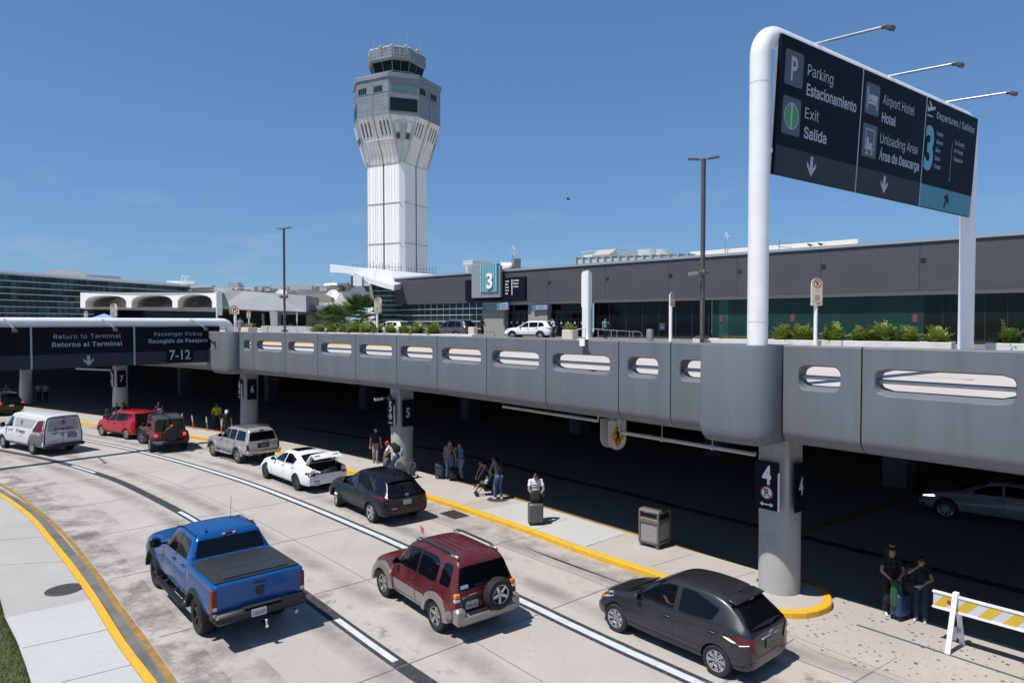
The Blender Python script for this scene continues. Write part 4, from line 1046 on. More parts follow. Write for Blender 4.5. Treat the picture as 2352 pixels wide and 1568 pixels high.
slab('air_unit',None,None,[(703,676),(740,673),(760,682),(760,692),(740,694),(703,692)],90,3,mat('duct_beige',(.40,.37,.31),.6),fb)
slab('roof_box','small grey concrete box on the far concourse roof','roof box',[(524,648.5),(546,648.5),(549,664),(524,664)],128,3,mat('box_grey',(.36,.37,.37),.8))
b = MB(); b.tube(at(748,657,100),at(800,655.5,98),.42,n=12); tag(b.build('roof_pipe',M['white'],smooth=40),'fat white pipe on the concourse roof left of the canopy tip','pipe')
b = MB(); b.tube(at(441,662,134),at(491,660,130),.45,n=12); tag(b.build('roof_pipe',M['coping'],smooth=40),'fat silver pipe on the concourse roof above the arches','pipe')
slab('service_tower','dark lattice service tower beneath the white canopy tip','tower',[(806,634),(812,634),(812,656),(806,656)],98,1.2,mat('lattice',(.2,.22,.25),.7))
# arcade with three barrel vaults
ar = thing('arched_canopy','white concrete arcade with three shallow arches left of the low building','arcade')
def arc_face(u,v): t = (u - 187) / (502 - 187); return at(u,v,92 - 9 * t)
b = MB(); vb = MB()
tl = [(184.6,672),(503,671)]
arches = [(196,290,678.4,692),(302,396,677.4,692),(408,487,676,692)]
edges = [184.6,196,290,302,396,408,487,503]
for i in range(0,8,2):
 q = [arc_face(edges[i],706.5),arc_face(edges[i + 1],706.5),arc_face(edges[i + 1],672 - .3),arc_face(edges[i],672 - .3)]
 b.add(q + [p + Vector((-.07,.7,0)) for p in q],[[0,1,2,3],[7,6,5,4],[0,4,5,1],[1,5,6,2],[2,6,7,3],[3,7,4,0]])
for u0,u1,va,vs_ in arches:
 n = 18; lo = []; hi = []
 for k in range(n + 1):
  t = k / n; u = u0 + (u1 - u0) * t; x = 2 * t - 1; v = va + (vs_ - va) * (1 - math.sqrt(max(0,1 - abs(x) ** 2.4)))
  lo.append(arc_face(u,v)); hi.append(arc_face(u,671.7))
 o = len(lo)
 b.add(lo + hi,[[k,k + 1,o + k + 1,o + k] for k in range(n)])
 lo2 = [arc_face(u0,706.5)] + lo + [arc_face(u1,706.5)]
 back = [p + Vector((-2.2,11,0)) for p in lo2]; m_ = len(lo2)
 vb.add(lo2 + back,[[k,k + 1,m_ + k + 1,m_ + k] for k in range(m_ - 1)])
 vb.add(back,[list(range(m_))])
b.build('front',M['white'],ar); vb.build('vault',M['whitewall'],ar,smooth=50)
q = [arc_face(184.6,671.6),arc_face(503,671.6)]; b = MB(); b.add(q + [p + Vector((-2.4,12,.4)) for p in q],[[0,1,3,2]]); b.build('roof',M['white'],ar)
slab('soffit_wall',None,None,[(186,704),(500,706),(500,716),(186,709)],0,6,M['wallbeige'],ar,[95,86,86,95])
slab('dark_glazing',None,None,[(215,708),(500,714),(500,745),(215,745)],0,1,M['glassdk'],ar,[104,95,95,104])
# large glazed concourse at the far left
gb_ = thing('glass_concourse','large teal glass concourse with white roof line at the far left','building')
P0,P1,P2 = at(-160,612,92),at(246,638,120),at(436,653.5,140)
ztop = P1.z
b = MB(); bar = MB(); mul = MB(); rr = random.Random(5)
def glassface(a,c,n,rows,mi_dark):
 a,c = Vector((a.x,a.y,0)),Vector((c.x,c.y,0)); d = (c - a).normalized(); nn = Vector((d.y,-d.x,0))
 for i in range(n):
  p,q = a.lerp(c,i / n),a.lerp(c,(i + 1) / n)
  for j in range(rows):
   z0 = DZ + (ztop - DZ - .6) * j / rows; z1 = DZ + (ztop - DZ - .6) * (j + 1) / rows
   b.add([(p.x,p.y,z0),(q.x,q.y,z0),(q.x,q.y,z1),(p.x,p.y,z1)],[[0,1,2,3]],rr.choice(mi_dark))
  mul.tube((p.x + nn.x * .05,p.y + nn.y * .05,DZ),(p.x + nn.x * .05,p.y + nn.y * .05,ztop - .5),.06,n=4)
 for j in range(1,rows + 1):
  z = DZ + (ztop - DZ - .6) * j / rows; bar.tube(a + nn * .3 + Vector((0,0,z)),c + nn * .3 + Vector((0,0,z)),.09,n=6)
 mul.tube(c + Vector((0,0,DZ)),c + Vector((0,0,ztop)),.3,n=6)
glassface(P0,P1,26,9,(0,0,1,2)); glassface(P1,P2,12,9,(1,1,0))
b.build('pane',[M['glassgr'],M['glassgr2'],mat('pane_dark',(.008,.02,.022),.1)],gb_); bar.build('sunshade_bar',M['louver'],gb_); mul.build('mullion',mat('mullion_teal',(.02,.05,.05),.5),gb_)
b = MB(); q = [P0,P1,P2]; bk = [Vector((p.x - 8,p.y + 30,0)) for p in q]
pl = [(p.x + o[0],p.y + o[1]) for p,o in zip(q,((0,-.5),(.2,-.5),(.6,-.2)))] + [(p.x,p.y) for p in bk[::-1]]
b.prism(pl,ztop - .55,ztop - .05); b.build('roof',M['white'],gb_)
b = MB(); b.prism([(p.x,p.y + .4) for p in q] + [(p.x,p.y) for p in bk[::-1]],DZ,ztop - .6); b.build('core',M['mullion'],gb_)
slab('roof_unit','grey plant box with pipes on the roof of the glass concourse','plant room',[(100,620.5),(142,619.5),(180,623),(196,634),(98,632)],124,4,mat('unit_beige',(.38,.37,.34),.7,var=.2))
b = MB(); b.tube(at(196,636,120),at(275,640,124),.55,n=10); tag(b.build('roof_duct',M['coping'],smooth=40),'silver duct lying along the roof of the glass concourse','duct')
b = MB()
for u in (418,424,429): b.pipe([at(u,650,138),at(u,636,138),at(u + 2,633,138),at(u + 4,636,138)],.07,n=5)
b.box(at(420,650,138),(5.5,2,.7)); tag(b.build('roof_vent',M['whitewall']),'thin bent vent pipes on the right roof of the glass concourse','vent')
# blue tent
t = thing('tent','pale blue peaked tent roof showing above the left sign beam','tent')
b = MB(); a = at(239,720,62); r = [at(206,731,60.5),at(268,731,60.5),at(272,731,65),at(208,731,65)]; b.add([a] + r + [p - Vector((0,0,.25)) for p in r],[[0,1,2],[0,2,3],[0,3,4],[0,4,1]] + [[1 + i,1 + (i + 1) % 4,5 + (i + 1) % 4,5 + i] for i in range(4)]); b.build('canopy',mat('tent_blue',(.22,.33,.62),.7),t)
b = MB()
for p in r: b.tube((p.x,p.y,DZ),p - Vector((0,0,.2)),.03,n=6)
b.build('leg',M['steel'],t)
# ================================================================== GANTRY SIGNS
def arrow_down(mb,T,cx,y0,h,z,mi=0):
 w = h * .42; s = h * .13
 mb.add([T @ Vector((cx + x,y0 + y,z)) for x,y in ((-s,h),(s,h),(s,h * .42),(w,h * .72),(w,h * .5),(0,0),(-w,h * .5),(-w,h * .72),(-s,h * .42))],[[0,8,2,1],[8,7,6],[8,6,5],[2,8,5],[2,5,4],[2,4,3]],mi)
def flood_arm(parent,base,tip,face):
 b = MB(); b.tube(base,tip,.035,n=8); d = (tip - base).normalized(); o = b.build('lamp_arm',M['steel'],parent)
 h = MB(); R = (face).to_track_quat('Z','Y').to_matrix(); h.box(tip + d * .14 + Vector((0,0,-.06)),(.21,.16,.12),R,bev=.02); h.tube(tip - d * .06,tip + d * .08,.055,n=8); h.build('floodlight',mat('flood_grey',(.08,.08,.085),.5,metal=.4),o)
# ---- big overhead sign on the right
bs = thing('overhead_sign','tall white pipe gantry with a navy sign for parking, exit, hotel and departures','gantry sign')
BP,BX = Vector((6.15,17.1,0)),Vector((.806,.592,0)).normalized(); BN = Vector((BX.y,-BX.x,0)); BL,BZ,BR = 12.65,14.08,.25
def bp(t,n,z): return BP + BX * t + BN * n + Vector((0,0,z))
r = .62; pts = [bp(0,0,PT0 - .01),bp(0,0,9.5)]
for k in range(11): a = rad(180 - 9 * k); pts.append(bp(r + r * math.cos(a),0,BZ - r + r * math.sin(a)))
for k in range(11): a = rad(90 - 9 * k); pts.append(bp(BL - r + r * math.cos(a),0,BZ - r + r * math.sin(a)))
pts += [bp(BL,0,9.5),bp(BL,0,DZ0 + .1)]
b = MB(); b.pipe(pts,BR,n=28); b.build('pipe_frame',M['white'],bs,smooth=50)
b = MB()
for t,z0 in ((0,6.9),(0,12.8),(BL,12.8)): b.tube(bp(t,0,z0),bp(t,0,z0 + .03),BR + .004,n=28)
b.tube(bp(BL,0,DZ0 + .14),bp(BL,0,DZ0 + .2),BR + .12,n=20)
b.build('weld_ring',mat('weld_grey',(.62,.62,.63),.5),bs)
HB = 3.42; tilt = Vector((0,0,HB)) + BN * .20
def sec_frame(t): return frame(bp(t,.12,10.63),BX,tilt)
b = MB(); T = sec_frame(.435); LB = 12.05
b.prism([(0,0),(LB,0),(LB,HB),(0,HB)],-.09,0,T=T); b.build('board',M['board'],bs)
b = MB()
for k in range(7):
 x = .05 + k * 1.98
 b.box(T @ Vector((x,HB / 2,-.14)),(.05,HB - .1,.1),T.to_3x3())
for t in (.6,3.2): b.box(bp(.33,.05,10.6 + t),(.14,.12,.1));
b.build('back_rail',M['white'],bs)
SW = LB / 3; band = MB(); icon = MB(); let = MB(); div = MB(); teal = MB(); grn = MB(); thr = MB(); let2 = MB(); let3 = MB()
for k in range(3):
 Tk = sec_frame(.435 + SW * k)
 (teal if k == 2 else band).prism([(.02,0.01),(SW - .02,0.01),(SW - .02,.72),(.02,.72)],.001,.004,T=Tk)
 if k: div.prism([(-.022,0),(.022,0),(.022,HB),(-.022,HB)],.001,.008,T=Tk)
T1,T2,T3 = (sec_frame(.435 + SW * k) for k in range(3))
for Tk,x0 in ((T1,.20),(T2,.2)):
 for y0,y1 in ((2.26,3.12),(1.05,1.98)): icon.prism(rrect(x0,y0,x0 + .82,y1,.07),.001,.004,T=Tk)
text_geo(let,T1,'P',.61,2.40,.58,.75,.02,'CENTER',depth=.008)
text_geo(let,T1,'Parking',1.22,2.66,.39,.66,0,fit=1.24,depth=.006); text_geo(let,T1,'Estacionamiento',1.22,2.17,.385,.64,.018,fit=2.54,depth=.006)
text_geo(let,T1,'Exit',1.22,1.58,.37,.66,0,depth=.006,fit=.66); text_geo(let,T1,'Salida',1.22,1.08,.38,.66,.018,depth=.006,fit=1.1)
ring_poly(let,T1,.61,1.515,.30,.33,.0085,n=36); grn.prism(circ(.61,1.515,.30,36),.005,.007,T=T1); let.prism([(.575,1.22),(.645,1.22),(.645,1.81),(.575,1.81)],.008,.009,T=T1)
text_geo(let2,T2,'Airport Hotel',1.22,2.68,.385,.66,0,fit=2.0,depth=.006); text_geo(let2,T2,'Hotel',1.22,2.17,.37,.66,.018,fit=.86,depth=.006)
text_geo(let2,T2,'Unloading Area',1.22,1.56,.385,.66,0,fit=2.4,depth=.006); text_geo(let2,T2,'Área de Descarga',1.22,1.08,.37,.66,.018,fit=2.6,depth=.006)
for p in ([(.30,2.42),(.36,2.42),(.36,2.98),(.30,2.98)],[(.30,2.55),(.92,2.55),(.92,2.62),(.30,2.62)],[(.86,2.42),(.92,2.42),(.92,2.72),(.86,2.72)],rrect(.53,2.64,.91,2.82,.05),circ(.455,2.745,.07,16),rrect(.38,2.64,.50,2.68,.015)): let2.prism(p,.005,.008,T=T2)
for x0,y0,x1,y1 in ((.36,1.3,.39,1.85),(.83,1.3,.86,1.85),(.36,1.82,.86,1.85),(.36,1.27,.86,1.31),(.43,1.31,.55,1.6),(.57,1.31,.74,1.46),(.46,1.14,.5,1.27),(.74,1.14,.78,1.27),(.43,1.12,.53,1.18),(.71,1.12,.81,1.18)): let2.prism([(x0,y0),(x1,y0),(x1,y1),(x0,y1)],.005,.008,T=T2)
arrow_down(let,T1,1.68,.13,.52,.006); arrow_down(let2,T2,1.66,.13,.52,.006)
text_geo(let3,T3,'Departures / Salidas',.78,2.88,.30,.66,.004,fit=3.0,depth=.006)
for p in ([(.12,2.98),(.62,3.12),(.66,3.18),(.6,3.22),(.42,3.17),(.25,3.34),(.19,3.32),(.29,3.14),(.17,3.11),(.1,3.18),(.06,3.17)],[(.1,2.86),(.5,2.86),(.5,2.9),(.1,2.9)]): let3.prism(p,.001,.006,T=T3)
text_geo(thr,T3,'3',.1,1.24,1.3,.60,.035,depth=.006,fit=.62)
for k,w in enumerate(('Frontier','Avianca','Silver','Iberia','Condor')): text_geo(let3,T3,w,.88,2.36 - .262 * k,.185,.74,.006,depth=.006)
for k,w in enumerate(('Sun Country','Air Transat','Vieques Air')): text_geo(let3,T3,w,2.28,2.28 - .27 * k,.185,.74,.006,depth=.006)
let3.prism([(2.09,1.0),(2.105,1.0),(2.105,2.3),(2.09,2.3)],.001,.005,T=T3)
build_parts(band,'grey_band',M['boardgrey'],bs); teal.build('teal_band',M['boardteal'],bs); build_parts(icon,'icon_tile',M['icon'],bs); [l_.build('lettering',M['letter'],bs) for l_ in (let,let2,let3)]
build_parts(div,'divider',M['letter'],bs); grn.build('exit_disc',M['green'],bs); thr.build('number',M['three'],bs)
b = MB(); c = Vector((1.95,.36)); d = Vector((.5,.87)).normalized(); q = Vector((-d.y,d.x)); pt = lambda a,s: T3 @ Vector((*(c + d * a + q * s),.008))
b.add([pt(*p) for p in ((-.27,-.05),(-.27,.05),(.02,.05),(-.02,.19),(.08,.19),(.27,0),(.08,-.19),(-.02,-.19),(.02,-.05))],[[0,8,2,1],[2,8,5],[2,5,4,3],[8,7,6,5]]); b.build('arrow',M['joint'],bs)
for t in (2.3,6.35,10.4):
 flood_arm(bs,bp(t,0,BZ + .22),bp(t,1.90,BZ + .05),Vector((-BN.x * .5,-BN.y * .5,-1)))
to_true(bs)
# ---- left gantry
ls = thing('gantry_sign','white pipe gantry with a navy sign for return to terminal and passenger pickup','gantry sign')
LP,LX = Vector((-16.95,41.0,0)),Vector((.673,.740,0)).normalized(); LN = Vector((LX.y,-LX.x,0)); LZ = 6.88
def lp(t,n,z): return LP - LX * t + LN * n + Vector((0,0,z))
r = .5; LLn = 15.2; pts = [lp(0,0,5.6),lp(0,0,LZ - r)]
for k in range(1,10): a = rad(9 * k * 10 / 9); pts.append(lp(r - r * math.cos(a),0,LZ - r + r * math.sin(a)))
pts += [lp(r,0,LZ),lp(LLn - r,0,LZ)]
for k in range(1,10): a = rad(90 - 10 * k); pts.append(lp(LLn - r + r * math.cos(a),0,LZ - r + r * math.sin(a)))
pts += [lp(LLn,0,LZ - r),lp(LLn,0,.14)]
b = MB(); b.pipe(pts,.255,n=24); b.build('pipe_frame',M['white'],ls,smooth=50)
LS = 4.66; zt,zb = LZ - .22,LZ - .22 - 2.07
def lsec(k): return frame(lp(.75 + LS * (k + 1),.3,zb),LX)
TL = frame(lp(.75 + LS * 3,.3,zb),LX); b = MB(); b.prism([(0,0),(LS * 3,0),(LS * 3,2.07),(0,2.07)],-.08,0,T=TL); b.build('board',M['board'],ls)
band = MB(); let = MB(); div = MB(); tile = MB(); let2 = MB()
for k in range(3):
 Tk = lsec(k); band.prism([(.02,.01),(LS - .02,.01),(LS - .02,.70),(.02,.70)],.001,.004,T=Tk)
 if k < 2: div.prism([(-.04,0),(.04,0),(.04,2.07),(-.04,2.07)],.001,.02,T=Tk)
T0,T1 = lsec(0),lsec(1)
text_geo(let,T1,'Return to Terminal',LS * .53,1.49,.30,.62,0,'CENTER',fit=3.05,depth=.006,space=1.12); text_geo(let,T1,'Retorno al Terminal',LS * .53,1.08,.30,.62,.015,'CENTER',fit=3.2,depth=.006,space=1.06); arrow_down(let,T1,LS * .53,.06,.55,.006)
text_geo(let2,T0,'Passenger Pickup',LS * .50,1.56,.29,.62,0,'CENTER',fit=2.62,depth=.006,space=1.12); text_geo(let2,T0,'Recogido de Pasajero',LS * .50,1.17,.29,.62,.015,'CENTER',fit=3.2,depth=.006,space=1.06)
tile.prism(rrect(LS * .35,.10,LS * .67,.95,.06),.005,.008,T=T0); text_geo(let2,T0,'7-12',LS * .51,.23,.52,.66,.02,'CENTER',fit=1.15,depth=.012)
build_parts(band,'grey_band',M['boardgrey'],ls); build_parts(div,'divider',M['letter'],ls); tile.build('number_tile',M['board'],ls); [l_.build('lettering',M['letter'],ls) for l_ in (let,let2)]
for t in (2.35,6.9,11.1): flood_arm(ls,lp(t,0,LZ + .22),lp(t,2.0,LZ - .28),Vector((-LN.x * .5,-LN.y * .5,-1)))
# shoe of the left post on the footway (outside the picture it stands on the kerbside)
# ================================================================== COLUMN NUMBER PLATES
def number_plates(k,cx,cy):
 X = Vector((.65,-.76,0)).normalized(); Nf = Vector((-.76,-.65,0)).normalized(); R_ = .5 * .8
 t = thing('number_plate','navy plate with a white %d above a no parking roundel on a column' % k,'sign',group='number plates on the left faces of the columns')
 T = frame(Vector((cx,cy,2.26)) + Nf * (R_ + .16) + X * (-.36),X)
 b = MB(); plate_poly(b,T,rrect(-.01,0,.60,1.2,.02),-.05,0); b.build('panel',M['board'],t)
 b = MB(); plate_poly(b,T,[(.60,.0),(.63,.0),(.63,.95),(.60,.95)],-.04,.01); b.build('edge_strip',M['white'],t)
 b = MB(); text_geo(b,T,str(k),.30,.64,.45,.72,.03,'CENTER');
 bar2(b,T,(.16,.13),(.45,.13),.035,.004)
 for s in (-1,1): b.add([T @ Vector((.305 + s * x,y,.004)) for x,y in ((.18,.13),(.10,.19),(.10,.07))],[[0,1,2]])
 plate_poly(b,T,circ(.305,.42,.165,28),.001,.004); b.build('lettering',M['letterw'],t)
 b = MB(); text_geo(b,T,'P',.30,.33,.19,.8,.02,'CENTER',depth=.006); b.build('roundel_letter',M['joint'],t)
 b = MB(); ring_poly(b,T,.305,.42,.135,.165,.007); bar2(b,T,(.2,.53),(.41,.31),.03,.008); b.build('roundel_ring',M['red'],t)
 t = thing('number_plate','navy plate with a plain grey %d on a column' % k,'sign',group='number plates on the right faces of the columns')
 T = frame(Vector((cx,cy,2.0)) + X * (R_ + .02) - Nf * .34,Nf * -1) if False else frame(Vector((cx,cy,2.24)) + X * (.55) + Nf * .30,-Nf)
 b = MB(); plate_poly(b,T,rrect(0,0,.56,1.2,.02),-.03,0); b.build('panel',M['board'],t)
 b = MB(); text_geo(b,T,str(k),.28,.42,.42,.72,.03,'CENTER'); b.build('lettering',mat('letter_dim',(.5,.51,.52),.5),t)
for k,(x,y) in COLS.items(): number_plates(k,x,y)
# pedestrian warning sign hanging below the parapet
ps = thing('pedestrian_sign','hanging rounded sign with an orange diamond and a walking figure','sign')
c = at(1419,1002,20.7); X = Vector((.90,.42,0)).normalized(); T = frame(c,X)
def tongue(w,h0,h1,n=12): return [(-w,h1)] + [(w * math.cos(rad(180 + 180 * k / n)),h0 + w * math.sin(rad(180 + 180 * k / n))) for k in range(n + 1)] + [(w,h1)]
b = MB(); plate_poly(b,T,tongue(.31,-.10,.5),-.04,0); b.build('panel',mat('sign_offwhite',(.55,.54,.5),.5),ps)
b = MB(); plate_poly(b,T,tongue(.31,-.10,.5),-.50,-.46,); b.build('rear_panel',mat('panel_grey',(.40,.39,.37),.6),ps)
b = MB(); plate_poly(b,T,[(-.26,.03),(0,-.36),(.26,.03),(0,.42)],.001,.006); b.build('diamond',mat('diamond_orange',(.62,.28,.02),.5),ps)
b = MB(); plate_poly(b,T,circ(.01,.25,.055,14),.006,.009)
for a,d,w in (((.0,.19),(.0,.02),.09),((-.01,.03),(-.08,-.17),.05),((.01,.03),(.07,-.15),.05),((-.02,.16),(-.12,.06),.035),((.02,.16),(.11,.08),.035),((-.15,-.06),(.15,-.04),.015),((-.09,-.2),(.1,-.19),.015)): bar2(b,T,a,d,w,.009)
b.build('walking_figure',M['joint'],ps)
b = MB(); ol = tongue(.29,-.10,.49)
for p,q in zip(ol,ol[1:]): bar2(b,T,p,q,.012,.004)
b.build('border_line',M['red'],ps)
b = MB()
for x in (-.2,.2): b.tube(T @ Vector((x,.45,-.02)),T @ Vector((x,1.0,-.02)),.02,n=6)
b.build('hanger',M['steel'],ps)
# drain pipes under the parapet
pm = mat('pipe_pvc',(.42,.40,.36),.6,var=.1)
b = MB(); a,d = at(1424,992,20.3),at(1735,1043,16.95); b.pipe([a + Vector((0,0,.42)),a + Vector((0,0,.06)),a + (d - a) * .01,d],.055,n=10)
for f in (.35,.72):
 q = a.lerp(d,f); b.tube(q - (d - a).normalized() * .04,q + (d - a).normalized() * .04,.075,n=10); b.tube(q,q + Vector((0,0,.45)),.012,n=5)
tag(b.build('drain_pipe',pm,smooth=40),'grey drain pipe running under the parapet to the column with number 4','pipe')
b = MB(); a,d = at(1155,933,24.7),at(1374,966,21.1); b.pipe([a,d],.05,n=10); b.tube(a,a + Vector((0,0,.3)),.015,n=5); b.tube(d,d + Vector((0,0,.3)),.03,n=5)
tag(b.build('conduit',pm,smooth=40),'thin pale conduit slung under the middle of the parapet','conduit')
b = MB(); a,d = at(175,846,50),at(266,850,49.3); b.pipe([a,d],.07,n=8); b.tube(a,a + Vector((0,0,.3)),.02,n=5)
tag(b.build('conduit',pm,smooth=40),'thin pale conduit under the deck left of column 7','conduit')
def cctv(p,dirv,label):
 t = thing('security_camera',label,'camera'); p = Vector(p); d = Vector(dirv).normalized()
 b = MB(); R = d.to_track_quat('X','Z').to_matrix(); b.box(p + d * .5,(.42,.13,.13),R,bev=.02); b.build('body',M['steel'],t)
 b = MB(); b.tube(p,p + d * .3,.035,n=6); b.ball(p,(.11,.11,.14)); b.build('bracket',M['pole'],t)
cctv((COLS[5][0] - .45,COLS[5][1] - .5,3.55),(-.9,-.3,-.1),'small security camera on the top left of column 5')
# ================================================================== UPPER ROADWAY FURNITURE
def arch(w,h,n=12): return [(-w,0),(w,0)] + [(w * math.cos(rad(180 * k / n)),h - w + w * math.sin(rad(180 * k / n))) for k in range(n + 1)]
def roundel(b_ink,b_red,T,cx,cy,r,kind,z=.006):
 ring_poly(b_red,T,cx,cy,r * .82,r,z)
 if kind == 'P': text_geo(b_ink,T,'P',cx,cy - r * .5,r,.8,.03,'CENTER',depth=z - .002)
 elif kind == 'L':
  bar2(b_ink,T,(cx + r * .3,cy - r * .55),(cx + r * .2,cy + r * .15),r * .22,z - .002); bar2(b_ink,T,(cx + r * .2,cy + r * .1),(cx - r * .35,cy + r * .3),r * .22,z - .002); b_ink.add([T @ Vector((cx + x * r,cy + y * r,z - .002)) for x,y in ((-.62,.38),(-.22,.62),(-.28,-.02))],[[0,2,1]])
 else:
  bar2(b_ink,T,(cx - r * .25,cy - r * .5),(cx - r * .2,cy + r * .15),r * .22,z - .002); bar2(b_ink,T,(cx - r * .2,cy + r * .1),(cx + r * .35,cy + r * .25),r * .22,z - .002); b_ink.add([T @ Vector((cx + x * r,cy + y * r,z - .002)) for x,y in ((.62,.3),(.22,.6),(.25,-.08))],[[0,1,2]])
 if kind in 'PR': bar2(b_red,T,(cx - r * .6,cy + r * .6),(cx + r * .6,cy - r * .6),r * .16,z + .002)
 else: bar2(b_red,T,(cx - r * .6,cy + r * .6),(cx + r * .6,cy - r * .6),r * .16,z + .002)
def post_sign(u,vtop,vbot,w_px,d,label,kind,face=0.0,zbase=None,double=True,pr=.05,vpanel=None,cream=True):
 """arched sign on a white post; face = turn of the panel about the vertical"""
 t = thing('road_sign',label,'road sign'); top = at(u,vtop,d); k = d / FPX
 zb = DZ + .15 if zbase is None else zbase
 w = w_px * k / 2; h = (vpanel - vtop) * k; X = Vector((math.cos(face),math.sin(face),0)); T = frame((top.x,top.y,top.z - h),X)
 nb = T.to_3x3() @ Vector((0,0,-1))
 b = MB(); b.tube((top.x + nb.x * (pr + .025),top.y + nb.y * (pr + .025),zb),(top.x + nb.x * (pr + .025),top.y + nb.y * (pr + .025),top.z - .08),pr,n=12); b.build('post',M['white'],t,smooth=40)
 b = MB(); plate_poly(b,T,arch(w,h),-.02,0); b.build('panel',M['cream'] if cream else M['white'],t)
 if double:
  T2 = T @ Matrix.Translation((w * .45,0,-.22)) @ Matrix.Rotation(rad(0),4,'Y'); b = MB(); plate_poly(b,T2,arch(w,h),-.02,0); b.build('rear_panel',M['white'],t)
 if kind:
  bi,br = MB(),MB(); R = w * .72; cy = h - w * 1.0 if h > 3 * w else h * .52
  roundel(bi,br,T,0,cy,R if h > 3 * w else w * .8,kind)
  if h > 3 * w:
   tx = MB()
   for q,(s,hh) in enumerate((('NO',.05),('PARKING',.06))): text_geo(bi,T,s,0,h * .56 - q * h * .055,h * .028,.8,.01,'CENTER',depth=.004)
   for q in range(5): bar2(bi,T,(-w * .45,h * (.36 - .04 * q)),(w * .45,h * (.36 - .04 * q)),h * .012,.004)
   bar2(br,T,(-w,h * .14),(w,h * .14),.012,.005); bar2(br,T,(-w * .2,h * .07),(w * .7,h * .07),h * .03,.005)
   ol = arch(w * .93,h - w * .07)
   for p,q in zip(ol[1:],ol[2:]): bar2(br,T,p,q,.014,.004)
  bi.build('print',M['joint'],t); br.build('roundel',M['red'],t)
 return t
post_sign(1878,638,0,27,26.3,'tall cream no parking sign on a white post between the planter shrubs on the right','P',face=.15,vpanel=701,pr=.07)
post_sign(1545,671,0,19,29.5,'short cream no left turn sign on a white post left of the lamp post','L',face=.75,vpanel=704,pr=.07,double=False)
post_sign(866,682,0,13,46,'cream no parking sign with a white rear panel among the left row of shrubs','P',face=.1,vpanel=718,pr=.07)
post_sign(538,701,0,23,44,'square cream no right turn sign with an arched top near the left gantry post','R',face=-.1,vpanel=721,pr=.09,double=False)
post_sign(571,713,0,9,56,'small pale sign on a thin grey post behind the beige planter tub','P',face=.1,vpanel=730,pr=.05,double=False)
post_sign(258,697,0,10,52,'cream no parking sign standing behind the left gantry beam','P',face=.1,vpanel=727,pr=.06)
post_sign(197,713,0,8,60,'narrow cream sign just left of the blue tent','P',face=.1,vpanel=731,pr=.05,double=False)
def back_sign(u0,u1,v0,v1,d,label,bracket=False):
 t = thing('road_sign',label,'road sign'); k = d / FPX; c = at((u0 + u1) / 2,v1,d); w = (u1 - u0) * k; h = (v1 - v0) * k
 zb = PT if bracket else DZ + .15
 b = MB(); px = c.x - w * .08; b.tube((px,c.y - .12,zb),(px,c.y - .12,c.z + h),.058,n=14); b.build('post',M['white'],t,smooth=40)
 for s,nm in ((-1,'panel'),(1,'rear_panel')):
  T = frame((px,c.y + .0,c.z),(math.cos(rad(52 * s)),math.sin(rad(52 * s)),0)); ww = w * .72
  b = MB(); plate_poly(b,T,[(p[0] * s if False else p[0],p[1]) for p in ([(x + (ww * .5) * s,y) for x,y in arch(ww * .5,h)])],-.02,.01); b.build(nm,M['white'],t)
 if bracket:
  b = MB(); q = at(1338,790,d - .15); q = at(1337.5,786,d - .42); Rb = Matrix((Vector((.66,-.75,0)).normalized(),Vector((.75,.66,0)).normalized(),Vector((0,0,1)))).transposed(); b.box(q,(.20,.03,.22),Rb); b.box(((px + q.x) / 2,(c.y + q.y) / 2,PT + .014),(.24,.45,.02),Rb); b.build('bracket',M['white'],t)
back_sign(1338,1364,622,705,20.55,'white back of a folded sign on a post bolted to the parapet top',True)
back_sign(494,509,668,724,43.5,'white back of a folded sign on a post beside the left gantry elbow')
# planters
def shrub(p,h,w,rr,label,group,fine=1.0,cols=None):
 t = thing('shrub',label,'shrub',p,rr.uniform(0,6),group)
 b = MB()
 for k in range(7): a = rr.uniform(0,6.28); b.tube((0,0,-.05),(math.cos(a) * w * .22,math.sin(a) * w * .22,h * .5),.014,.007,n=5)
 b.build('stem',mat('stem_brown',(.10,.075,.04),.8),t)
 f = MB(); nf = int(46 * fine)
 for k in range(nf):
  a = rr.uniform(0,6.28); el = rr.uniform(.15,1.45); ln = h * rr.uniform(.55,1.0) * (1.0 if el > .6 else .8)
  base = Vector((math.cos(a) * w * .12 * rr.random(),math.sin(a) * w * .12 * rr.random(),h * rr.uniform(.0,.3)))
  d = Vector((math.cos(a) * math.cos(el),math.sin(a) * math.cos(el),math.sin(el))); side = Vector((-math.sin(a),math.cos(a),0))
  n = 9; mi = rr.choice((0,0,1,2))
  for i in range(n):
   q = i / n; pos = base + d * ln * q + Vector((0,0,-.35 * h * q * q * (1 - math.sin(el) * .6)))
   l = w * .26 * (1 - q * .7) * rr.uniform(.7,1.2)
   for s in (-1,1):
    tip = pos + side * s * l + d * l * .45 + Vector((0,0,rr.uniform(-.04,.05))); m_ = (pos + tip) / 2 + d * l * .12
    nn = (tip - pos).cross(d).normalized() * .006; wd = d * l * .22
    f.add([pos,m_ + wd,tip,m_ - wd],[[0,1,2,3]],mi)
 f.build('foliage',cols,t)
 return t
FERN = [mat('fern_yellow_green',(.22,.27,.03),.55),mat('fern_green',(.11,.18,.025),.55),mat('fern_pale',(.30,.33,.06),.55)]
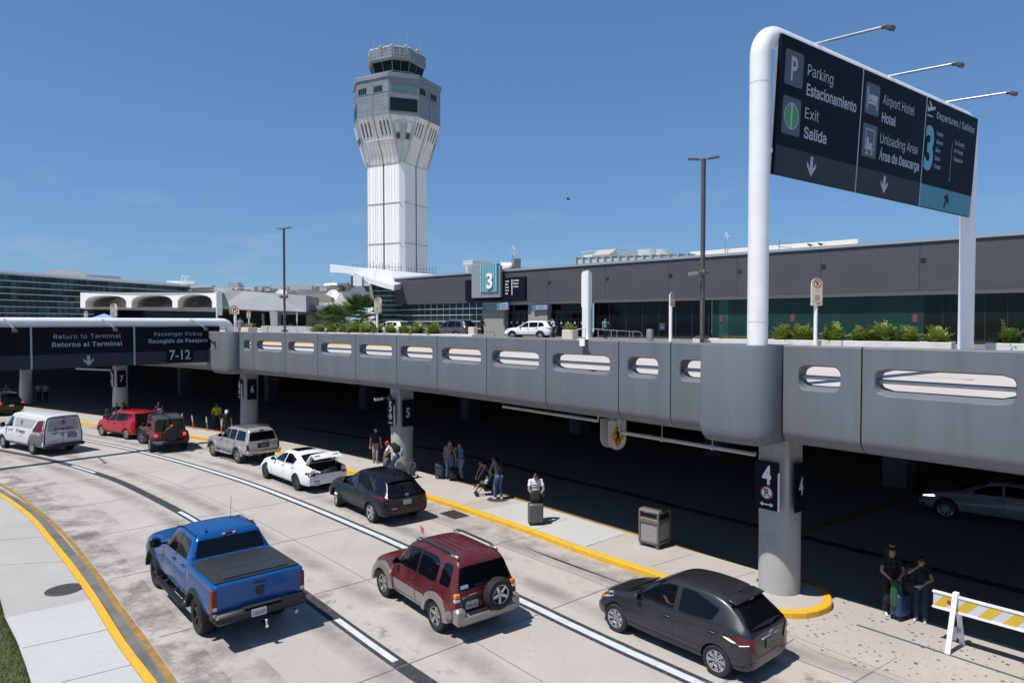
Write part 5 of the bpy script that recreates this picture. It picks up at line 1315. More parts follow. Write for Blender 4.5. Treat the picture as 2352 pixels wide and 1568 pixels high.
def planter_row(pts,name_label,z1,thick=.9,walls=.12):
 t = thing('planter',name_label,'planter'); b = MB(); a,c = Vector((*pts[0],0)),Vector((*pts[1],0)); L = (c - a).length; x = (c - a).normalized(); n = Vector((-x.y,x.x,0)); R = Matrix((x,n,Vector((0,0,1)))).transposed()
 z0 = DZ + .15; m_ = (a + c) / 2
 for o,ww,ll in ((0,walls,L),(thick,walls,L)): b.box(m_ + n * o + Vector((0,0,(z0 + z1) / 2)),(ll,ww,z1 - z0),R,bev=.015)
 for s in (-1,1): b.box(m_ + x * s * (L / 2 - walls / 2) + n * thick / 2 + Vector((0,0,(z0 + z1) / 2 - .004)),(walls,thick - walls - .004,z1 - z0),R)
 b.build('trough',M['planter'],t)
 b = MB(); b.box(m_ + n * thick / 2 + Vector((0,0,z1 - .2)),(L - walls * 2.2,thick - walls * 1.2,.25),R); b.build('soil',M['soil'],t)
 return x,n
ZP = 6.2
rr = random.Random(21)
P_a,P_b = at(1592,777,29.9),at(2105,786,24.6)
P_c = at(2188,787,23.9)
Lr = (P_a.xy,P_c.xy)
xr,nr = planter_row((at(1592,777,29.9).xy,at(1934,781,26.1).xy),'long pale concrete planter trough with shrubs behind the sign post, left half',ZP)
planter_row((at(1936,782,26.05).xy,at(2186,786,23.8).xy),'pale concrete planter trough with shrubs ending beside the right sign post',ZP)
planter_row((at(2264,785,23.3).xy,at(2600,792,20.5).xy),'pale concrete planter trough right of the sign post at the picture edge',ZP)
def on_line(u,A,B):
 k = (u - 1176) / FPX; d = Vector((B.x - A.x,B.y - A.y)); t = (k * A.y - A.x) / (d.x - k * d.y); return Vector((A.x + d.x * t,A.y + d.y * t))
names = ['rightmost of two close shrubs hard against the thick white sign post','second shrub right of the thick white sign post','shrub just right of the tall no parking sign','shrub fourth from the thick white post, in the middle of the trough','shrub fifth from the thick white post, in the middle of the trough','sixth shrub from the thick white post, with a tall spike','last shrub at the trough end beside the right sign post']
names[0] = 'yellow green fern shrub hard against the thick white sign post'
for u,nm in zip((1789,1836,1908,1976,2026,2080,2148),names):
 q = on_line(u,P_a,P_c); p = Vector((q.x,q.y,ZP - .1)) + nr * .45
 shrub(p,rr.uniform(.72,1.02),rr.uniform(.85,1.15),rr,nm,'fern shrubs in the right planter troughs',rr.uniform(1.0,1.5),FERN)
q = on_line(2318,at(2264,785,23.3),at(2600,792,20.5)); shrub(Vector((q.x,q.y,ZP - .1)) + nr * .45,.8,1.05,rr,'dark fern shrub right of the right sign post at the picture edge','fern shrubs in the right planter troughs',1.1,[FERN[1],mat('fern_dark',(.03,.07,.012),.6),FERN[0]])
gsp = MB()
for k in range(500):
 u = rr.uniform(1650,1712); q = on_line(u,P_a,P_c); p = Vector((q.x,q.y,ZP - .08)) + nr * rr.uniform(.15,.75); a = rr.uniform(0,6.28); h = rr.uniform(.08,.25)
 gsp.add([p + Vector((.012,0,0)),p - Vector((.012,0,0)),p + Vector((math.cos(a) * h * .5,math.sin(a) * h * .5,h))],[[0,1,2]])
tag(gsp.build('weeds',mat('dry_weed',(.22,.19,.08),.8)),kind='stuff')
la,lb_ = at(700,761,51.5),at(1086,769,40)
xl,nl_ = planter_row((la.xy,lb_.xy),'long grey concrete planter trough on the left with a row of round shrubs',ZP - .02)
lab = ['round shrub at the far left end of the left row','second round shrub from the left end','third round shrub from the left end','fourth round shrub from the left end','fifth round shrub from the left end','round shrub just left of the cream sign post','round shrub just right of the cream sign post','third round shrub from the right end','second round shrub from the right end','largest round shrub at the right end by the grey minivan']
for u,nm in zip((723,751,776.5,802,831,856,886.6,917,945,983.5),lab):
 q = on_line(u,la,lb_); p = Vector((q.x,q.y,ZP - .14)) + nl_ * .4
 shrub(p,.86 * rr.uniform(.85,1.15),rr.uniform(1.0,1.25),rr,nm + ' in the planter','round shrubs in the left planter trough',1.3,FERN)
def tub(u,d,w,label,pl=True,h=None):
 t = thing('planter_tub',label,'planter'); c = at(u,770,d); h = h or .98; b = MB(); b.box((c.x,c.y,DZ + .15 + h / 2),(w,w,h),Matrix.Rotation(-.55,3,'Z'),bev=.03); b.build('box',M['planterbox'],t)
 if pl:
  f = MB(); r2 = random.Random(int(u))
  for k in range(60):
   a = r2.uniform(0,6.28); e = r2.uniform(.3,1.4); l = r2.uniform(.2,.5); d_ = Vector((math.cos(a) * math.cos(e),math.sin(a) * math.cos(e),math.sin(e))); s = Vector((-math.sin(a),math.cos(a),0)) * .04
   p = Vector((c.x + r2.uniform(-.3,.3) * w,c.y + r2.uniform(-.3,.3) * w,DZ + .15 + h)); f.add([p - s * .4,p + d_ * l * .5 - s,p + d_ * l,p + d_ * l * .5 + s],[[0,1,2,3]],k % 2)
  f.build('foliage',FERN[:2],t)
tub(1309,35,.62,'beige planter tub with a sparse plant behind the white car'); tub(572.5,52,.85,'beige planter tub with fan leaves near the left gantry elbow'); tub(1086,55,.55,'narrow beige tub behind the grey minivan',False)
# fan palms
def fan_palm(p,h,R,seed,label):
 r2 = random.Random(seed); t = thing('fan_palm',label,'palm tree',p,0,'fan palms left of the terminal')
 b = MB(); b.tube((0,0,0),(.1,0,h * .62),.16,.11,n=8); b.build('trunk',mat('palm_trunk',(.12,.095,.07),.85,var=.3,vscale=8),t)
 f = MB()
 for k in range(30):
  a = r2.uniform(0,6.28); e = r2.uniform(-.35,1.4); d = Vector((math.cos(a) * math.cos(e),math.sin(a) * math.cos(e),math.sin(e))); L = R * r2.uniform(.45,.7)
  c = Vector((.1,0,h * .6)) + d * L; f.tube((.1,0,h * .58),c,.02,.012,n=4,mi=1,cap=False)
  u_ = d.cross(Vector((0,0,1))).normalized(); w_ = (u_.cross(d)).normalized(); mi = r2.choice((0,0,1))
  for j in range(13):
   q = rad(-85 + 170 * j / 12); ld = (d * math.cos(q) + u_ * math.sin(q) + w_ * r2.uniform(-.12,.12)); l = R * r2.uniform(.46,.66); s = ld.cross(w_).normalized() * .075
   f.add([c,c + ld * l * .5 + s,c + ld * l + Vector((0,0,-.12 * l)),c + ld * l * .5 - s],[[0,1,2,3]],mi)
 f.build('crown',[mat('palm_green',(.055,.105,.02),.5),mat('palm_light',(.12,.19,.045),.5)],t)
for u,d,h,R,sd,lb in ((797,58,2.6,2.0,1,'dark fan palm, the middle of three behind the left planter'),(830,57,3.1,2.0,2,'tallest fan palm, beside the leaning glass wall'),(757,60,2.1,1.8,3,'lowest fan palm, left of the other two')):
 c = at(u,760,d); fan_palm((c.x,c.y,DZ),h,R,sd,lb)
c = at(655,756,63)
for k,(u,lb) in enumerate(((612,'low dark plants before the left pier of the low building'),(640,'low dark plants beside the lamp post foot'),(665,'low dark plants right of the lamp post'))):
 q = at(u,750,72); shrub((q.x,q.y,DZ + .6),.7,1.5,rr,lb,None,.7,[MATS['palm_green'],FERN[1],MATS['palm_green']])
# lamp posts
def lamp_post(u,vtop,d,label,cam_v=None):
 t = thing('lamp_post',label,'lamp post',group='tall bronze lamp posts on the median'); c = at(u,760,d); zt = at(u,vtop,d).z
 b = MB(); R = Matrix.Rotation(.6,3,'Z'); b.box((c.x,c.y,(DZ + zt) / 2),(.15,.15,zt - DZ),R,bev=.015); b.box((c.x,c.y,ZP + .06),(.42,.42,.12),R); b.build('pole',M['pole'],t)
 k = d / FPX
 for s in (-1,1):
  b = MB(); X = Vector((math.cos(-.35),math.sin(-.35),0)); b.tube((c.x,c.y,zt - .08),Vector((c.x,c.y,zt - .03)) + X * s * .25,.03,n=6)
  R2 = Matrix.Rotation(-.35,3,'Z') @ Matrix.Rotation(rad(-s * 6),3,'Y'); b.box(Vector((c.x,c.y,zt)) + X * s * .42,(.46,.26,.08),R2,bev=.03); b.build('luminaire',M['pole'],t)
 return c
c1 = lamp_post(1613,364,29.3,'tall bronze lamp post with a camera in front of the dark terminal glass'); c2 = lamp_post(654,524,51.5,'tall bronze lamp post on the left, thin against the sky')
z = at(1613,626,29.3).z; cctv((c1.x + .02,c1.y - .1,z),(-1,-.25,-.12),'security camera halfway up the right lamp post'); b = MB(); b.box((c1.x,c1.y,z),(.3,.3,.14),bev=.02); b.box((c1.x + .2,c1.y,z),(.2,.16,.16),bev=.04); tag(b.build('pole_clamp',M['pole']),'clamp with a round housing on the right lamp post','bracket')
z = at(654,681,51.5).z; b = MB(); b.box((c2.x,c2.y,z),(.42,.3,.2),bev=.04); b.ball((c2.x + .22,c2.y - .2,z),.14); b.ball((c2.x - .2,c2.y - .2,z),.12); tag(b.build('pole_camera',M['pole']),'cluster of small cameras on the left lamp post','camera')
q = at(682,729,52); b = MB(); b.box((q.x,q.y,q.z),(.1,.05,.75)); b.tube((q.x,q.y,DZ),(q.x,q.y,q.z + .3),.025,n=6); tag(b.build('marker_post',M['white']),'narrow white marker on a post right of the left lamp post','post')
q = at(655 - 41,757,55); b = MB(); b.tube((q.x,q.y,DZ),(q.x,q.y,DZ + 1.15),.07,n=8); tag(b.build('bollard',M['yellow'],smooth=40),'short yellow bollard behind the parapet near the beige tub','bollard')
# handrails, bin at the entrance
b = MB()
def rail(pts,d,r=.03): b.pipe([at(u,v,d) for u,v in pts],r,n=6)
rail([(1345,753),(1400,758),(1470,762),(1474,768)],52); rail([(1325,757),(1345,753)],52)
for u,v in ((1345,753),(1374,757),(1404,758.5),(1417,759),(1446,762),(1454,762),(1474,765)): b.tube(at(u,v,52),(at(u,v,52).x,52,DZ),.03,n=6)
tag(b.build('ramp_handrail',M['steel'],smooth=40),'thin steel handrail of the ramp before the dark glass','handrail')
b = MB(); rail([(1180,770),(1186,758),(1194,752),(1200,752),(1201,768)],62); rail([(1118,762),(1135,762),(1137,775)],62)
tag(b.build('door_handrail',M['pole'],smooth=40),'dark curved handrail by the open entrance doors','handrail')
q = at(1493,770,50); b = MB(); b.lathe([(.22,DZ),(.25,DZ + .1),(.27,DZ + .95),(.25,DZ + 1.0),(0,DZ + 1.02)],c=(q.x,q.y,0),n=20,cap=False); tag(b.build('litter_bin',M['steel'],smooth=40),'round steel litter bin before the dark terminal glass','bin')
# ================================================================== ISLAND FURNITURE
tb = thing('trash_can','square brown litter bin with pebbled panels on the island','trash can')
c = Vector((4.33,20.55,.15)); R = Matrix.Rotation(rad(-44),3,'Z'); brown = mat('bin_brown',(.135,.12,.105),.5,var=.1); peb = mat('bin_pebble',(.30,.29,.275),.85,var=.35,vscale=45,bump=.6,bscale=60)
Lc = lambda x,y,z: c + R @ Vector((x,y,z))
b = MB()
for z,h,w in ((.16,.12,.70),(.80,.16,.72)): b.box(Lc(0,0,z),(w,w,h),R,bev=.03)
for sx in (-1,1):
 for sy in (-1,1): b.box(Lc(sx * .32,sy * .32,.6),(.06,.06,.92),R); b.box(Lc(sx * .28,sy * .28,.05),(.09,.09,.1),R)
b.build('frame',brown,tb)
b = MB(); b.box(Lc(0,0,.47),(.64,.64,.56),R); b.build('pebble_panel',peb,tb)
b = MB(); b.box(Lc(0,0,1.08),(.73,.73,.13),R,bev=.05); b.box(Lc(.02,.02,1.155),(.22,.2,.035),R,bev=.01); b.build('lid',brown,tb)
b = MB(); b.box(Lc(0,0,.95),(.60,.60,.18),R); b.build('liner',M['joint'],tb)
b = MB(); b.box(Lc(-.05,-.366,1.09),(.13,.008,.05),R); b.build('badge',M['steel'],tb)
# barricade
ba = thing('barricade','white barricade board with yellow stripes on A-frame legs at the right','barricade')
f0,f1 = ground(2177,1501),ground(2209,1481); mid = (f0 + f1) / 2; acr = (f1 - f0).normalized(); al = Vector((.66,-.75,0)).normalized()
HT = 1.22
def aframe(o):
 b = MB(); tp = mid + al * o + Vector((0,0,HT))
 for f,nm in ((f0,0),(f1,1)):
  a = f + al * o; dirv = (tp - a); Rr = Matrix((al,dirv.normalized().cross(al).normalized() * 1,dirv.normalized())).transposed()
  b.box((a + tp) / 2 + (acr * -.02 if nm == 0 else acr * .03),(.10,.05,dirv.length),Rr,bev=.01)
 return b
for o in (0,2.1): aframe(o).build('leg_frame',M['white'],ba)
b = MB(); q = mid + acr * .1 + Vector((0,0,.32)); b.box(q,(.07,.42,.09),Matrix((al,acr,Vector((0,0,1)))).transposed()); b.box(q + acr * -.16 + Vector((0,0,.05)),(.08,.07,.28),Matrix((al,acr,Vector((0,0,1)))).transposed()); b.build('brace',M['white'],ba)
o0 = mid - al * .42 - acr * .005 + Vector((0,0,.80)); T = frame(o0,al); W,Hh = 3.0,.33
b = MB(); plate_poly(b,T,[(0,0),(W,0),(W,Hh),(0,Hh)],-.02,0); b.build('board',mat('reflective_white',(.52,.54,.56),.5),ba)
b = MB()
for y in (-.02,Hh - .02): b.prism(rrect(-.02,y,W,y + .045,.02),-.035,.02,T=T)
b.build('rail',M['white'],ba)
b = MB()
for k in range(-1,9):
 x = .0 + k * .42; pl = [(x - .02,.03),(x + .2,.03),(x + .42,Hh - .03),(x + .2,Hh - .03)]
 pl = [(min(W,max(.005,px)),py) for px,py in pl]
 plate_poly(b,T,pl,.001,.004)
b.build('stripe',mat('stripe_yellow',(.60,.40,.035),.5,var=.1),ba)
b = MB(); ring_poly(b,T,.31,.17,.0,.05,.006); b.build('sticker',M['red'],ba)
# flexible posts behind the red cars
for i,(u,v0,v1,lean,lb) in enumerate(((419,944,985,0,'nearest the red off-roader'),(441,950,990,5,'leaning right, second from the off-roader'),(474,951,994,4,'leaning right, third from the off-roader'),(509,956,1000,0,'beside the silver roof, rightmost'),(390,944,960,0,'behind the red off-roader roof'))):
 t = thing('delineator_post','orange flexible post with white top, ' + lb,'delineator post',group='orange flexible posts on the island')
 g = ground(u + lean,v1,0) if i != 4 else ground(392,987,.15); g.z = .0
 hgt = 1.05; top = g + Vector((-lean * .027,0,hgt)); b = MB(); b.tube(g + Vector((0,0,.03)),g.lerp(top,.62),.04,n=10); b.build('post',M['orange'],t,smooth=50)
 b = MB(); b.tube(g.lerp(top,.62),g.lerp(top,.93),.042,n=10); b.build('reflector',M['letterw'],t,smooth=50)
 b = MB(); b.tube(g.lerp(top,.93),top,.042,n=10); b.build('cap',M['orange'],t,smooth=50)
 b = MB(); b.lathe([(0,0),(.14,0),(.13,.03),(.05,.05),(0,.05)],c=g,n=16,cap=False); b.build('base',M['black'],t)
# ================================================================== VEHICLES
def pchip(xs,ys,x):
 n = len(xs)
 if x <= xs[0]: return ys[0]
 if x >= xs[-1]: return ys[-1]
 h = [xs[i + 1] - xs[i] for i in range(n - 1)]; dl = [(ys[i + 1] - ys[i]) / h[i] for i in range(n - 1)]
 def m(i):
  if i == 0: return dl[0]
  if i == n - 1: return dl[-1]
  a,b = dl[i - 1],dl[i]
  if a * b <= 0: return 0.0
  w1,w2 = 2 * h[i] + h[i - 1],h[i] + 2 * h[i - 1]; return (w1 + w2) / (w1 / a + w2 / b)
 i = max(k for k in range(n - 1) if xs[k] <= x); t = (x - xs[i]) / h[i]
 return ys[i] * (1 + 2 * t) * (1 - t) ** 2 + m(i) * h[i] * t * (1 - t) ** 2 + ys[i + 1] * t * t * (3 - 2 * t) + m(i + 1) * h[i] * t * t * (t - 1)
def chaikin(p,it=2):
 for _ in range(it):
  q = []
  for a,b in zip(p,p[1:] + p[:1]):
   q.append((a[0] * .75 + b[0] * .25,a[1] * .75 + b[1] * .25)); q.append((a[0] * .25 + b[0] * .75,a[1] * .25 + b[1] * .75))
  p = q
 return p
def rnd(p,k=.12,it=1):
 """eases the corners of an outline by a fixed length"""
 out = []; n = len(p)
 for i in range(n):
  a,b,c = Vector(p[i - 1]),Vector(p[i]),Vector(p[(i + 1) % n]); d1,d2 = a - b,c - b; r1,r2 = min(k,d1.length * .4),min(k,d2.length * .4)
  A,B = b + d1.normalized() * r1,b + d2.normalized() * r2
  for t in (0,.25,.5,.75,1): out.append(tuple(A * (1 - t) ** 2 + b * 2 * t * (1 - t) + B * t * t))
 return out
class Car: pass
def body_mesh(st):
 xs = [s[0] for s in st]; cols = list(zip(*st)); sx = []
 for a,b in zip(xs,xs[1:]):
  n = max(1,int((b - a) / .07)); sx += [a + (b - a) * k / n for k in range(n)]
 sx.append(xs[-1]); rings = []
 for x in sx:
  zb,w,zm,zs,ws,zr,wr,zt = (pchip(xs,c,x) for c in cols[1:])
  R = [(0,zb),(w * .84,zb),(w * .955,zb + .05),(w * .99,zb + min(.2,(zm - zb) * .6)),(w,zm),(ws,zs - .06),(ws - .015,zs),(ws + (wr - ws) * .12,zs + (zr - zs) * .12),(wr + .02,zr - min(.07,(zr - zs) * .3)),(wr - .045,zr + (zt - zr) * .25),(wr * .55,zr + (zt - zr) * .85),(0,zt)]
  full = R + [(-y,z) for y,z in R[-2:0:-1]]
  rings.append([(x,y,z) for y,z in chaikin(full,2)])
 n = len(rings[0]); v = [p for r in rings for p in r]
 f = [[k * n + i,k * n + (i + 1) % n,(k + 1) * n + (i + 1) % n,(k + 1) * n + i] for k in range(len(rings) - 1) for i in range(n)]
 for base in (0,(len(rings) - 1) * n):    # flat ends closed with cross rows
  h = n // 2
  f.append([base + i for i in range(n)])
 return v,f
def apply_bool(o,cutters):
 for c in cutters: c.parent = o.parent
 bpy.context.view_layer.update()
 for c in cutters:
  md = o.modifiers.new('cut','BOOLEAN'); md.operation = 'DIFFERENCE'; md.object = c; md.solver = 'EXACT'
 dg = bpy.context.evaluated_depsgraph_get(); me = bpy.data.meshes.new_from_object(o.evaluated_get(dg)); o.modifiers.clear(); old = o.data; o.data = me; bpy.data.meshes.remove(old)
 for c in cutters: m_ = c.data; bpy.data.objects.remove(c); bpy.data.meshes.remove(m_)
WHEELS = {}
def wheel_meshes(r,wd,rr,style,rim):
 key = (r,wd,rr,style,rim.name)
 if key in WHEELS: return WHEELS[key]
 R = Matrix.Rotation(rad(-90),3,'X')     # local z -> outward (+y)
 b = MB(); h = wd / 2
 b.lathe([(rr * .98,-h),(r * .93,-h),(r * .985,-h * .86),(r,-h * .6),(r,h * .6),(r * .985,h * .86),(r * .93,h),(rr * 1.06,h * .98),(rr,h * .9),(rr * .98,h * .5),(rr * .98,-h)],R=R,n=40,cap=False)
 for k in range(40):
  for s in (-.5,-.18,.18,.5): a = 2 * math.pi * (k + (.5 if s in (-.18,.5) else 0)) / 40; b.box(R @ Vector(((r + .001) * math.cos(a),(r + .001) * math.sin(a),s * h)),(.03,.03,.012) if False else (.012,.03,.012))
 ty = b.build('wheel',M['tyre'],smooth=40); tm = ty.data; bpy.data.objects.remove(ty)
 b = MB()
 b.lathe([(rr,h * .92),(rr * .99,h * .97),(rr * .91,h * .9),(rr * .9,h * .2),(rr * .9,-h * .6)],R=R,n=40,cap=False)
 b.lathe([(0,h * .05),(rr * .9,h * .0)],R=R,n=24,mi=1,cap=False)
 b.lathe([(rr * .62,h * .2),(rr * .62,h * .28),(0,h * .28)],R=R,n=24,mi=2,cap=False)
 b.lathe([(rr * .24,h * .3),(rr * .24,h * .74),(rr * .17,h * .84),(0,h * .84)],R=R,n=16,cap=False)
 n,w0,w1,twin = {'five': (5,.30,.26,0),'six': (6,.22,.20,0),'twin': (5,.13,.10,.16),'petal': (8,.13,.12,0),'slot': (12,.18,.24,0),'ten': (10,.1,.1,0),'steel': (8,.3,.34,0)}[style]
 for k in range(n):
  for tw_ in ((-twin,twin) if twin else (0,)):
   a = 2 * math.pi * k / n + .2; d = Vector((math.cos(a),math.sin(a),0)); u = Vector((-d.y,d.x,0))
   a0 = d * rr * .18 + u * tw_ * rr * .6; a1 = d * rr * .95 + u * tw_ * rr * (1.5 if style == 'twin' else 1)
   pts = []
   for p,ww,z in ((a0,w0 * rr,h * .72),(a1,w1 * rr,h * .86)):
    pts += [R @ (p - u * ww / 2 + Vector((0,0,z))),R @ (p + u * ww / 2 + Vector((0,0,z))),R @ (p + u * ww * .7 + Vector((0,0,z - .05))),R @ (p - u * ww * .7 + Vector((0,0,z - .05)))]
   b.add(pts,[[0,1,5,4],[1,2,6,5],[3,0,4,7],[2,3,7,6]])
   if style == 'petal':
    for s in (-1,1): b.pipe([R @ (d * rr * .5 + Vector((0,0,h * .78))),R @ (d * rr * .72 + u * s * rr * .16 + Vector((0,0,h * .82))),R @ (d * rr * .93 + u * s * rr * .08 + Vector((0,0,h * .84)))],.012,n=4)
 if style == 'petal':
  b.lathe([(rr * .5,h * .70),(rr * .52,h * .76),(rr * .56,h * .70)],R=R,n=32,cap=False)
 for k in range(5): a = 2 * math.pi * k / 5; b.ball(R @ Vector((rr * .16 * math.cos(a),rr * .16 * math.sin(a),h * .82)),.012,n=6,m=4,mi=1)
 ro = b.build('rim',[rim,M['joint'],mat('brake_steel',(.25,.24,.23),.5,metal=.6)],smooth=35); rmesh = ro.data; bpy.data.objects.remove(ro)
 WHEELS[key] = (tm,rmesh); return WHEELS[key]
def place(root,Rw,theta,wout):
 left = Vector((-math.sin(theta),math.cos(theta),0)); p = Vector((Rw[0],Rw[1],0)) - left * wout
 root.location = (p.x,p.y,root.location.z); root.rotation_euler = (0,0,theta)
def make_car(name,label,cat,st,wb,r,paint_m,W,rim='five',rim_m=None,tw=.22,rimr=.66,arch=1.13,group=None,lower=None,wells=True,steer=0.0,track_in=.0):
 c = Car(); c.root = thing(name,label,cat,group=group); c.W = W; c.r = r; c.wb = wb; c.paint = paint_m
 v,f = body_mesh(st); b = MB(); b.add(v,f)
 o = b.build('body',[paint_m,M['black']],c.root); c.body = o
 bm = bmesh.new(); bm.from_mesh(o.data); bmesh.ops.triangulate(bm,faces=[q for q in bm.faces if len(q.verts) > 4]); c.bvh = BVHTree.FromBMesh(bm); bm.free()
 cut = []
 for x in (0,wb):
  for s in (1,-1):
   k = MB(); k.add(*[[(x + r * arch * math.cos(2 * math.pi * i / 36),s * yy,r + r * arch * math.sin(2 * math.pi * i / 36)) for yy in (W - tw - .12,W + .3) for i in range(36)],[list(range(36)),list(range(36,72))[::-1]] + [[i,(i + 1) % 36,36 + (i + 1) % 36,36 + i] for i in range(36)]],1)
   co = k.build('cutter',[paint_m,M['black']]); cut.append(co)
 apply_bool(o,cut)
 for p in o.data.polygons:
  if p.normal.z < -.7: p.material_index = 1
 shade(o.data,38)
 rim_m = rim_m or M['alloy']; tm,rm = wheel_meshes(r,tw,r * rimr,rim,rim_m)
 for x in (0,wb):
  for s in (1,-1):
   w = link('wheel',tm,c.root,(x,s * (W - tw / 2 - .02 - track_in),r)); w.rotation_euler = (0,rad(37 * (x + s)),(steer if x else 0) + (0 if s > 0 else math.pi))
   q = link('rim',rm,w)
 ax = MB()
 for x in (0,wb): ax.tube((x,-W + .25,r),(x,W - .25,r),.05,n=8)
 ax.box((wb / 2,0,.36),(wb - .6,W * 1.1,.12)); ax.build('underbody',M['black'],c.root)
 return c
def project(c,p,d):
 h = c.bvh.ray_cast(Vector(p),Vector(d)); return (h[0],h[1]) if h[0] else (None,None)
def decal(c,name,poly,m,view='side',off=.005,both=True,parent=None,res=.14,label=None,thick=0):
 """trim, glass or lamp laid on the body shell: outline given in side (x,z), rear / front (y,z) or top (x,y) view"""
 P = [Vector(p) for p in poly]; x0,x1 = min(p.x for p in P),max(p.x for p in P); y0,y1 = min(p.y for p in P),max(p.y for p in P)
 vs = []; ed = []
 for i,a in enumerate(P):
  b_ = P[(i + 1) % len(P)]; n = max(1,int((b_ - a).length / res))
  for k in range(n): vs.append(a.lerp(b_,k / n))
 ed = [(i,(i + 1) % len(vs)) for i in range(len(vs))]
 nx,ny = int((x1 - x0) / res),int((y1 - y0) / res)
 def inside(q):
  r_ = False; j = len(P) - 1
  for i in range(len(P)):
   if (P[i].y > q.y) != (P[j].y > q.y) and q.x < (P[j].x - P[i].x) * (q.y - P[i].y) / (P[j].y - P[i].y) + P[i].x: r_ = not r_
   j = i
  return r_
 for i in range(1,nx + 1):
  for j in range(1,ny + 1):
   q = Vector((x0 + (x1 - x0) * i / (nx + 1),y0 + (y1 - y0) * j / (ny + 1)))
   if inside(q): vs.append(q)
 V,E_,F,*_ = delaunay_2d_cdt(vs,ed,[],1,1e-6)
 objs = []
 for s in ((1,-1) if both and view == 'side' else (1,)):
  pts = []
  for q in V:
   if view == 'side': o_,d_ = (q.x,3 * s,q.y),(0,-s,0)
   elif view == 'rear': o_,d_ = (-6,q.x,q.y),(1,0,0)
   elif view == 'front': o_,d_ = (9,q.x,q.y),(-1,0,0)
   else: o_,d_ = (q.x,q.y,6),(0,0,-1)
   h,n = project(c,o_,d_)
   if h is None: h,n = (Vector(o_) + Vector(d_) * (3 - c.W * .9 if view == 'side' else 6)),-Vector(d_)
   if n.dot(Vector(d_)) > 0: n = -n
   pts.append(h + n * off)
  b = MB(); b.add(pts,[list(t) for t in F]); ob = b.build(name,m,parent or c.root,smooth=60)
  if thick:
   md = None
  # keep faces pointing outward
  objs.append(ob)
  if label: ob['label'] = label
 return objs[0] if len(objs) == 1 else objs
def seam(c,pts,w=.011,m=None,view='side',name='panel_gap',both=True,off=.003,parent=None):
 poly = []; P = [Vector(p) for p in pts]; L_,R_ = [],[]
 for i,p in enumerate(P):
  d = (P[min(i + 1,len(P) - 1)] - P[max(i - 1,0)]).normalized(); n = Vector((-d.y,d.x)) * w / 2; L_.append(tuple(p + n)); R_.append(tuple(p - n))
 return decal(c,name,L_ + R_[::-1],m or M['joint'],view,off,both,parent,res=.08)
def handles(c,lst,m,w=.2,h=.028):
 for x,z in lst:
  for s in (1,-1):
   p,n = project(c,(x,3 * s,z),(0,-s,0))
   if p is None: continue
   b = MB(); b.box(p + n * .028,(w,.024,h),bev=.01)
   for e in (-1,1): b.box(p + n * .012 + Vector((e * w * .42,0,0)),(.03,.03,h))
   b.build('door_handle',m,c.root,smooth=40)
   k = MB(); k.ball(p + n * .0 + Vector((-.01,0,0)),(w * .32,.006,h * 1.5),n=12,m=6); k.build('handle_recess',M['joint'],c.root)
def mirrors(c,x,z,m,sz=(.13,.20,.15),out=.17):
 for s in (1,-1):
  p,n = project(c,(x,3 * s,z),(0,-s,0))
  if p is None: p = Vector((x,s * c.W * .9,z))
  b = MB(); b.box(p + Vector((.0,s * out * .3,-.01)),(.07,out * .9,.05),bev=.01); q = p + Vector((-.02,s * (out + .02),.04)); b.box(q,sz,Matrix.Rotation(rad(8 * s),3,'Z'),bev=.05)
  mo = b.build('wing_mirror',m,c.root,smooth=45)
  g = MB(); g.box(q + Vector((-sz[0] / 2 - .003,0,0)),(.008,sz[1] * .8,sz[2] * .75)); g.build('mirror_glass',M['glass'],mo)
def box_part(c,name,boxes,m,parent=None,smooth=None):
 b = MB()
 for bx in boxes: b.box(bx[0],bx[1],bx[3] if len(bx) > 3 else None,bev=bx[2] if len(bx) > 2 else 0)
 return b.build(name,m,parent or c.root,smooth=smooth)
def plate_on(c,y,z,txt,w=.31,h=.155,back=None,off=.012,col=None,tx=None):
 p,n = project(c,(-6,y,z),(1,0,0)); n = Vector((-1,0,0)) if n.x > -.6 else n
 T = frame(p + n * off,(0,-1,0),Vector((0,0,1)) - n * n.z)
 T = T @ Matrix.Translation((-w / 2,-h / 2,0)); b = MB(); plate_poly(b,T,rrect(0,0,w,h,.015),-.012,0); o = b.build('licence_plate',col or M['plate'],c.root)
 if back:
  k = MB(); plate_poly(k,T,rrect(-back,-back,w + back,h + back,.02),-.02,-.004); k.build('plate_frame',M['black'],c.root)
 if txt:
  k = MB(); text_geo(k,T,txt,w / 2,h * .2,h * .48,.7,.015,'CENTER',fit=w * .86,depth=.002); bar2(k,T,(w * .3,h * .87),(w * .7,h * .87),h * .07,.002); k.build('plate_number',tx or M['plateink'],o)
 return o
def bars(c,name,paths,r,m,n=8,parent=None):
 b = MB()
 for p in paths: b.pipe(p,r,n=n)
 return b.build(name,m,parent or c.root,smooth=45)
def wiper(c,y0,z0,y1,z1):
 pts = []
 for t in range(6):
  q,n = project(c,(-6,y0 + (y1 - y0) * t / 5,z0 + (z1 - z0) * t / 5),(1,0,0))
  if q: pts.append(q + n * .03)
 bars(c,'rear_wiper',[pts],.012,M['black'],6)
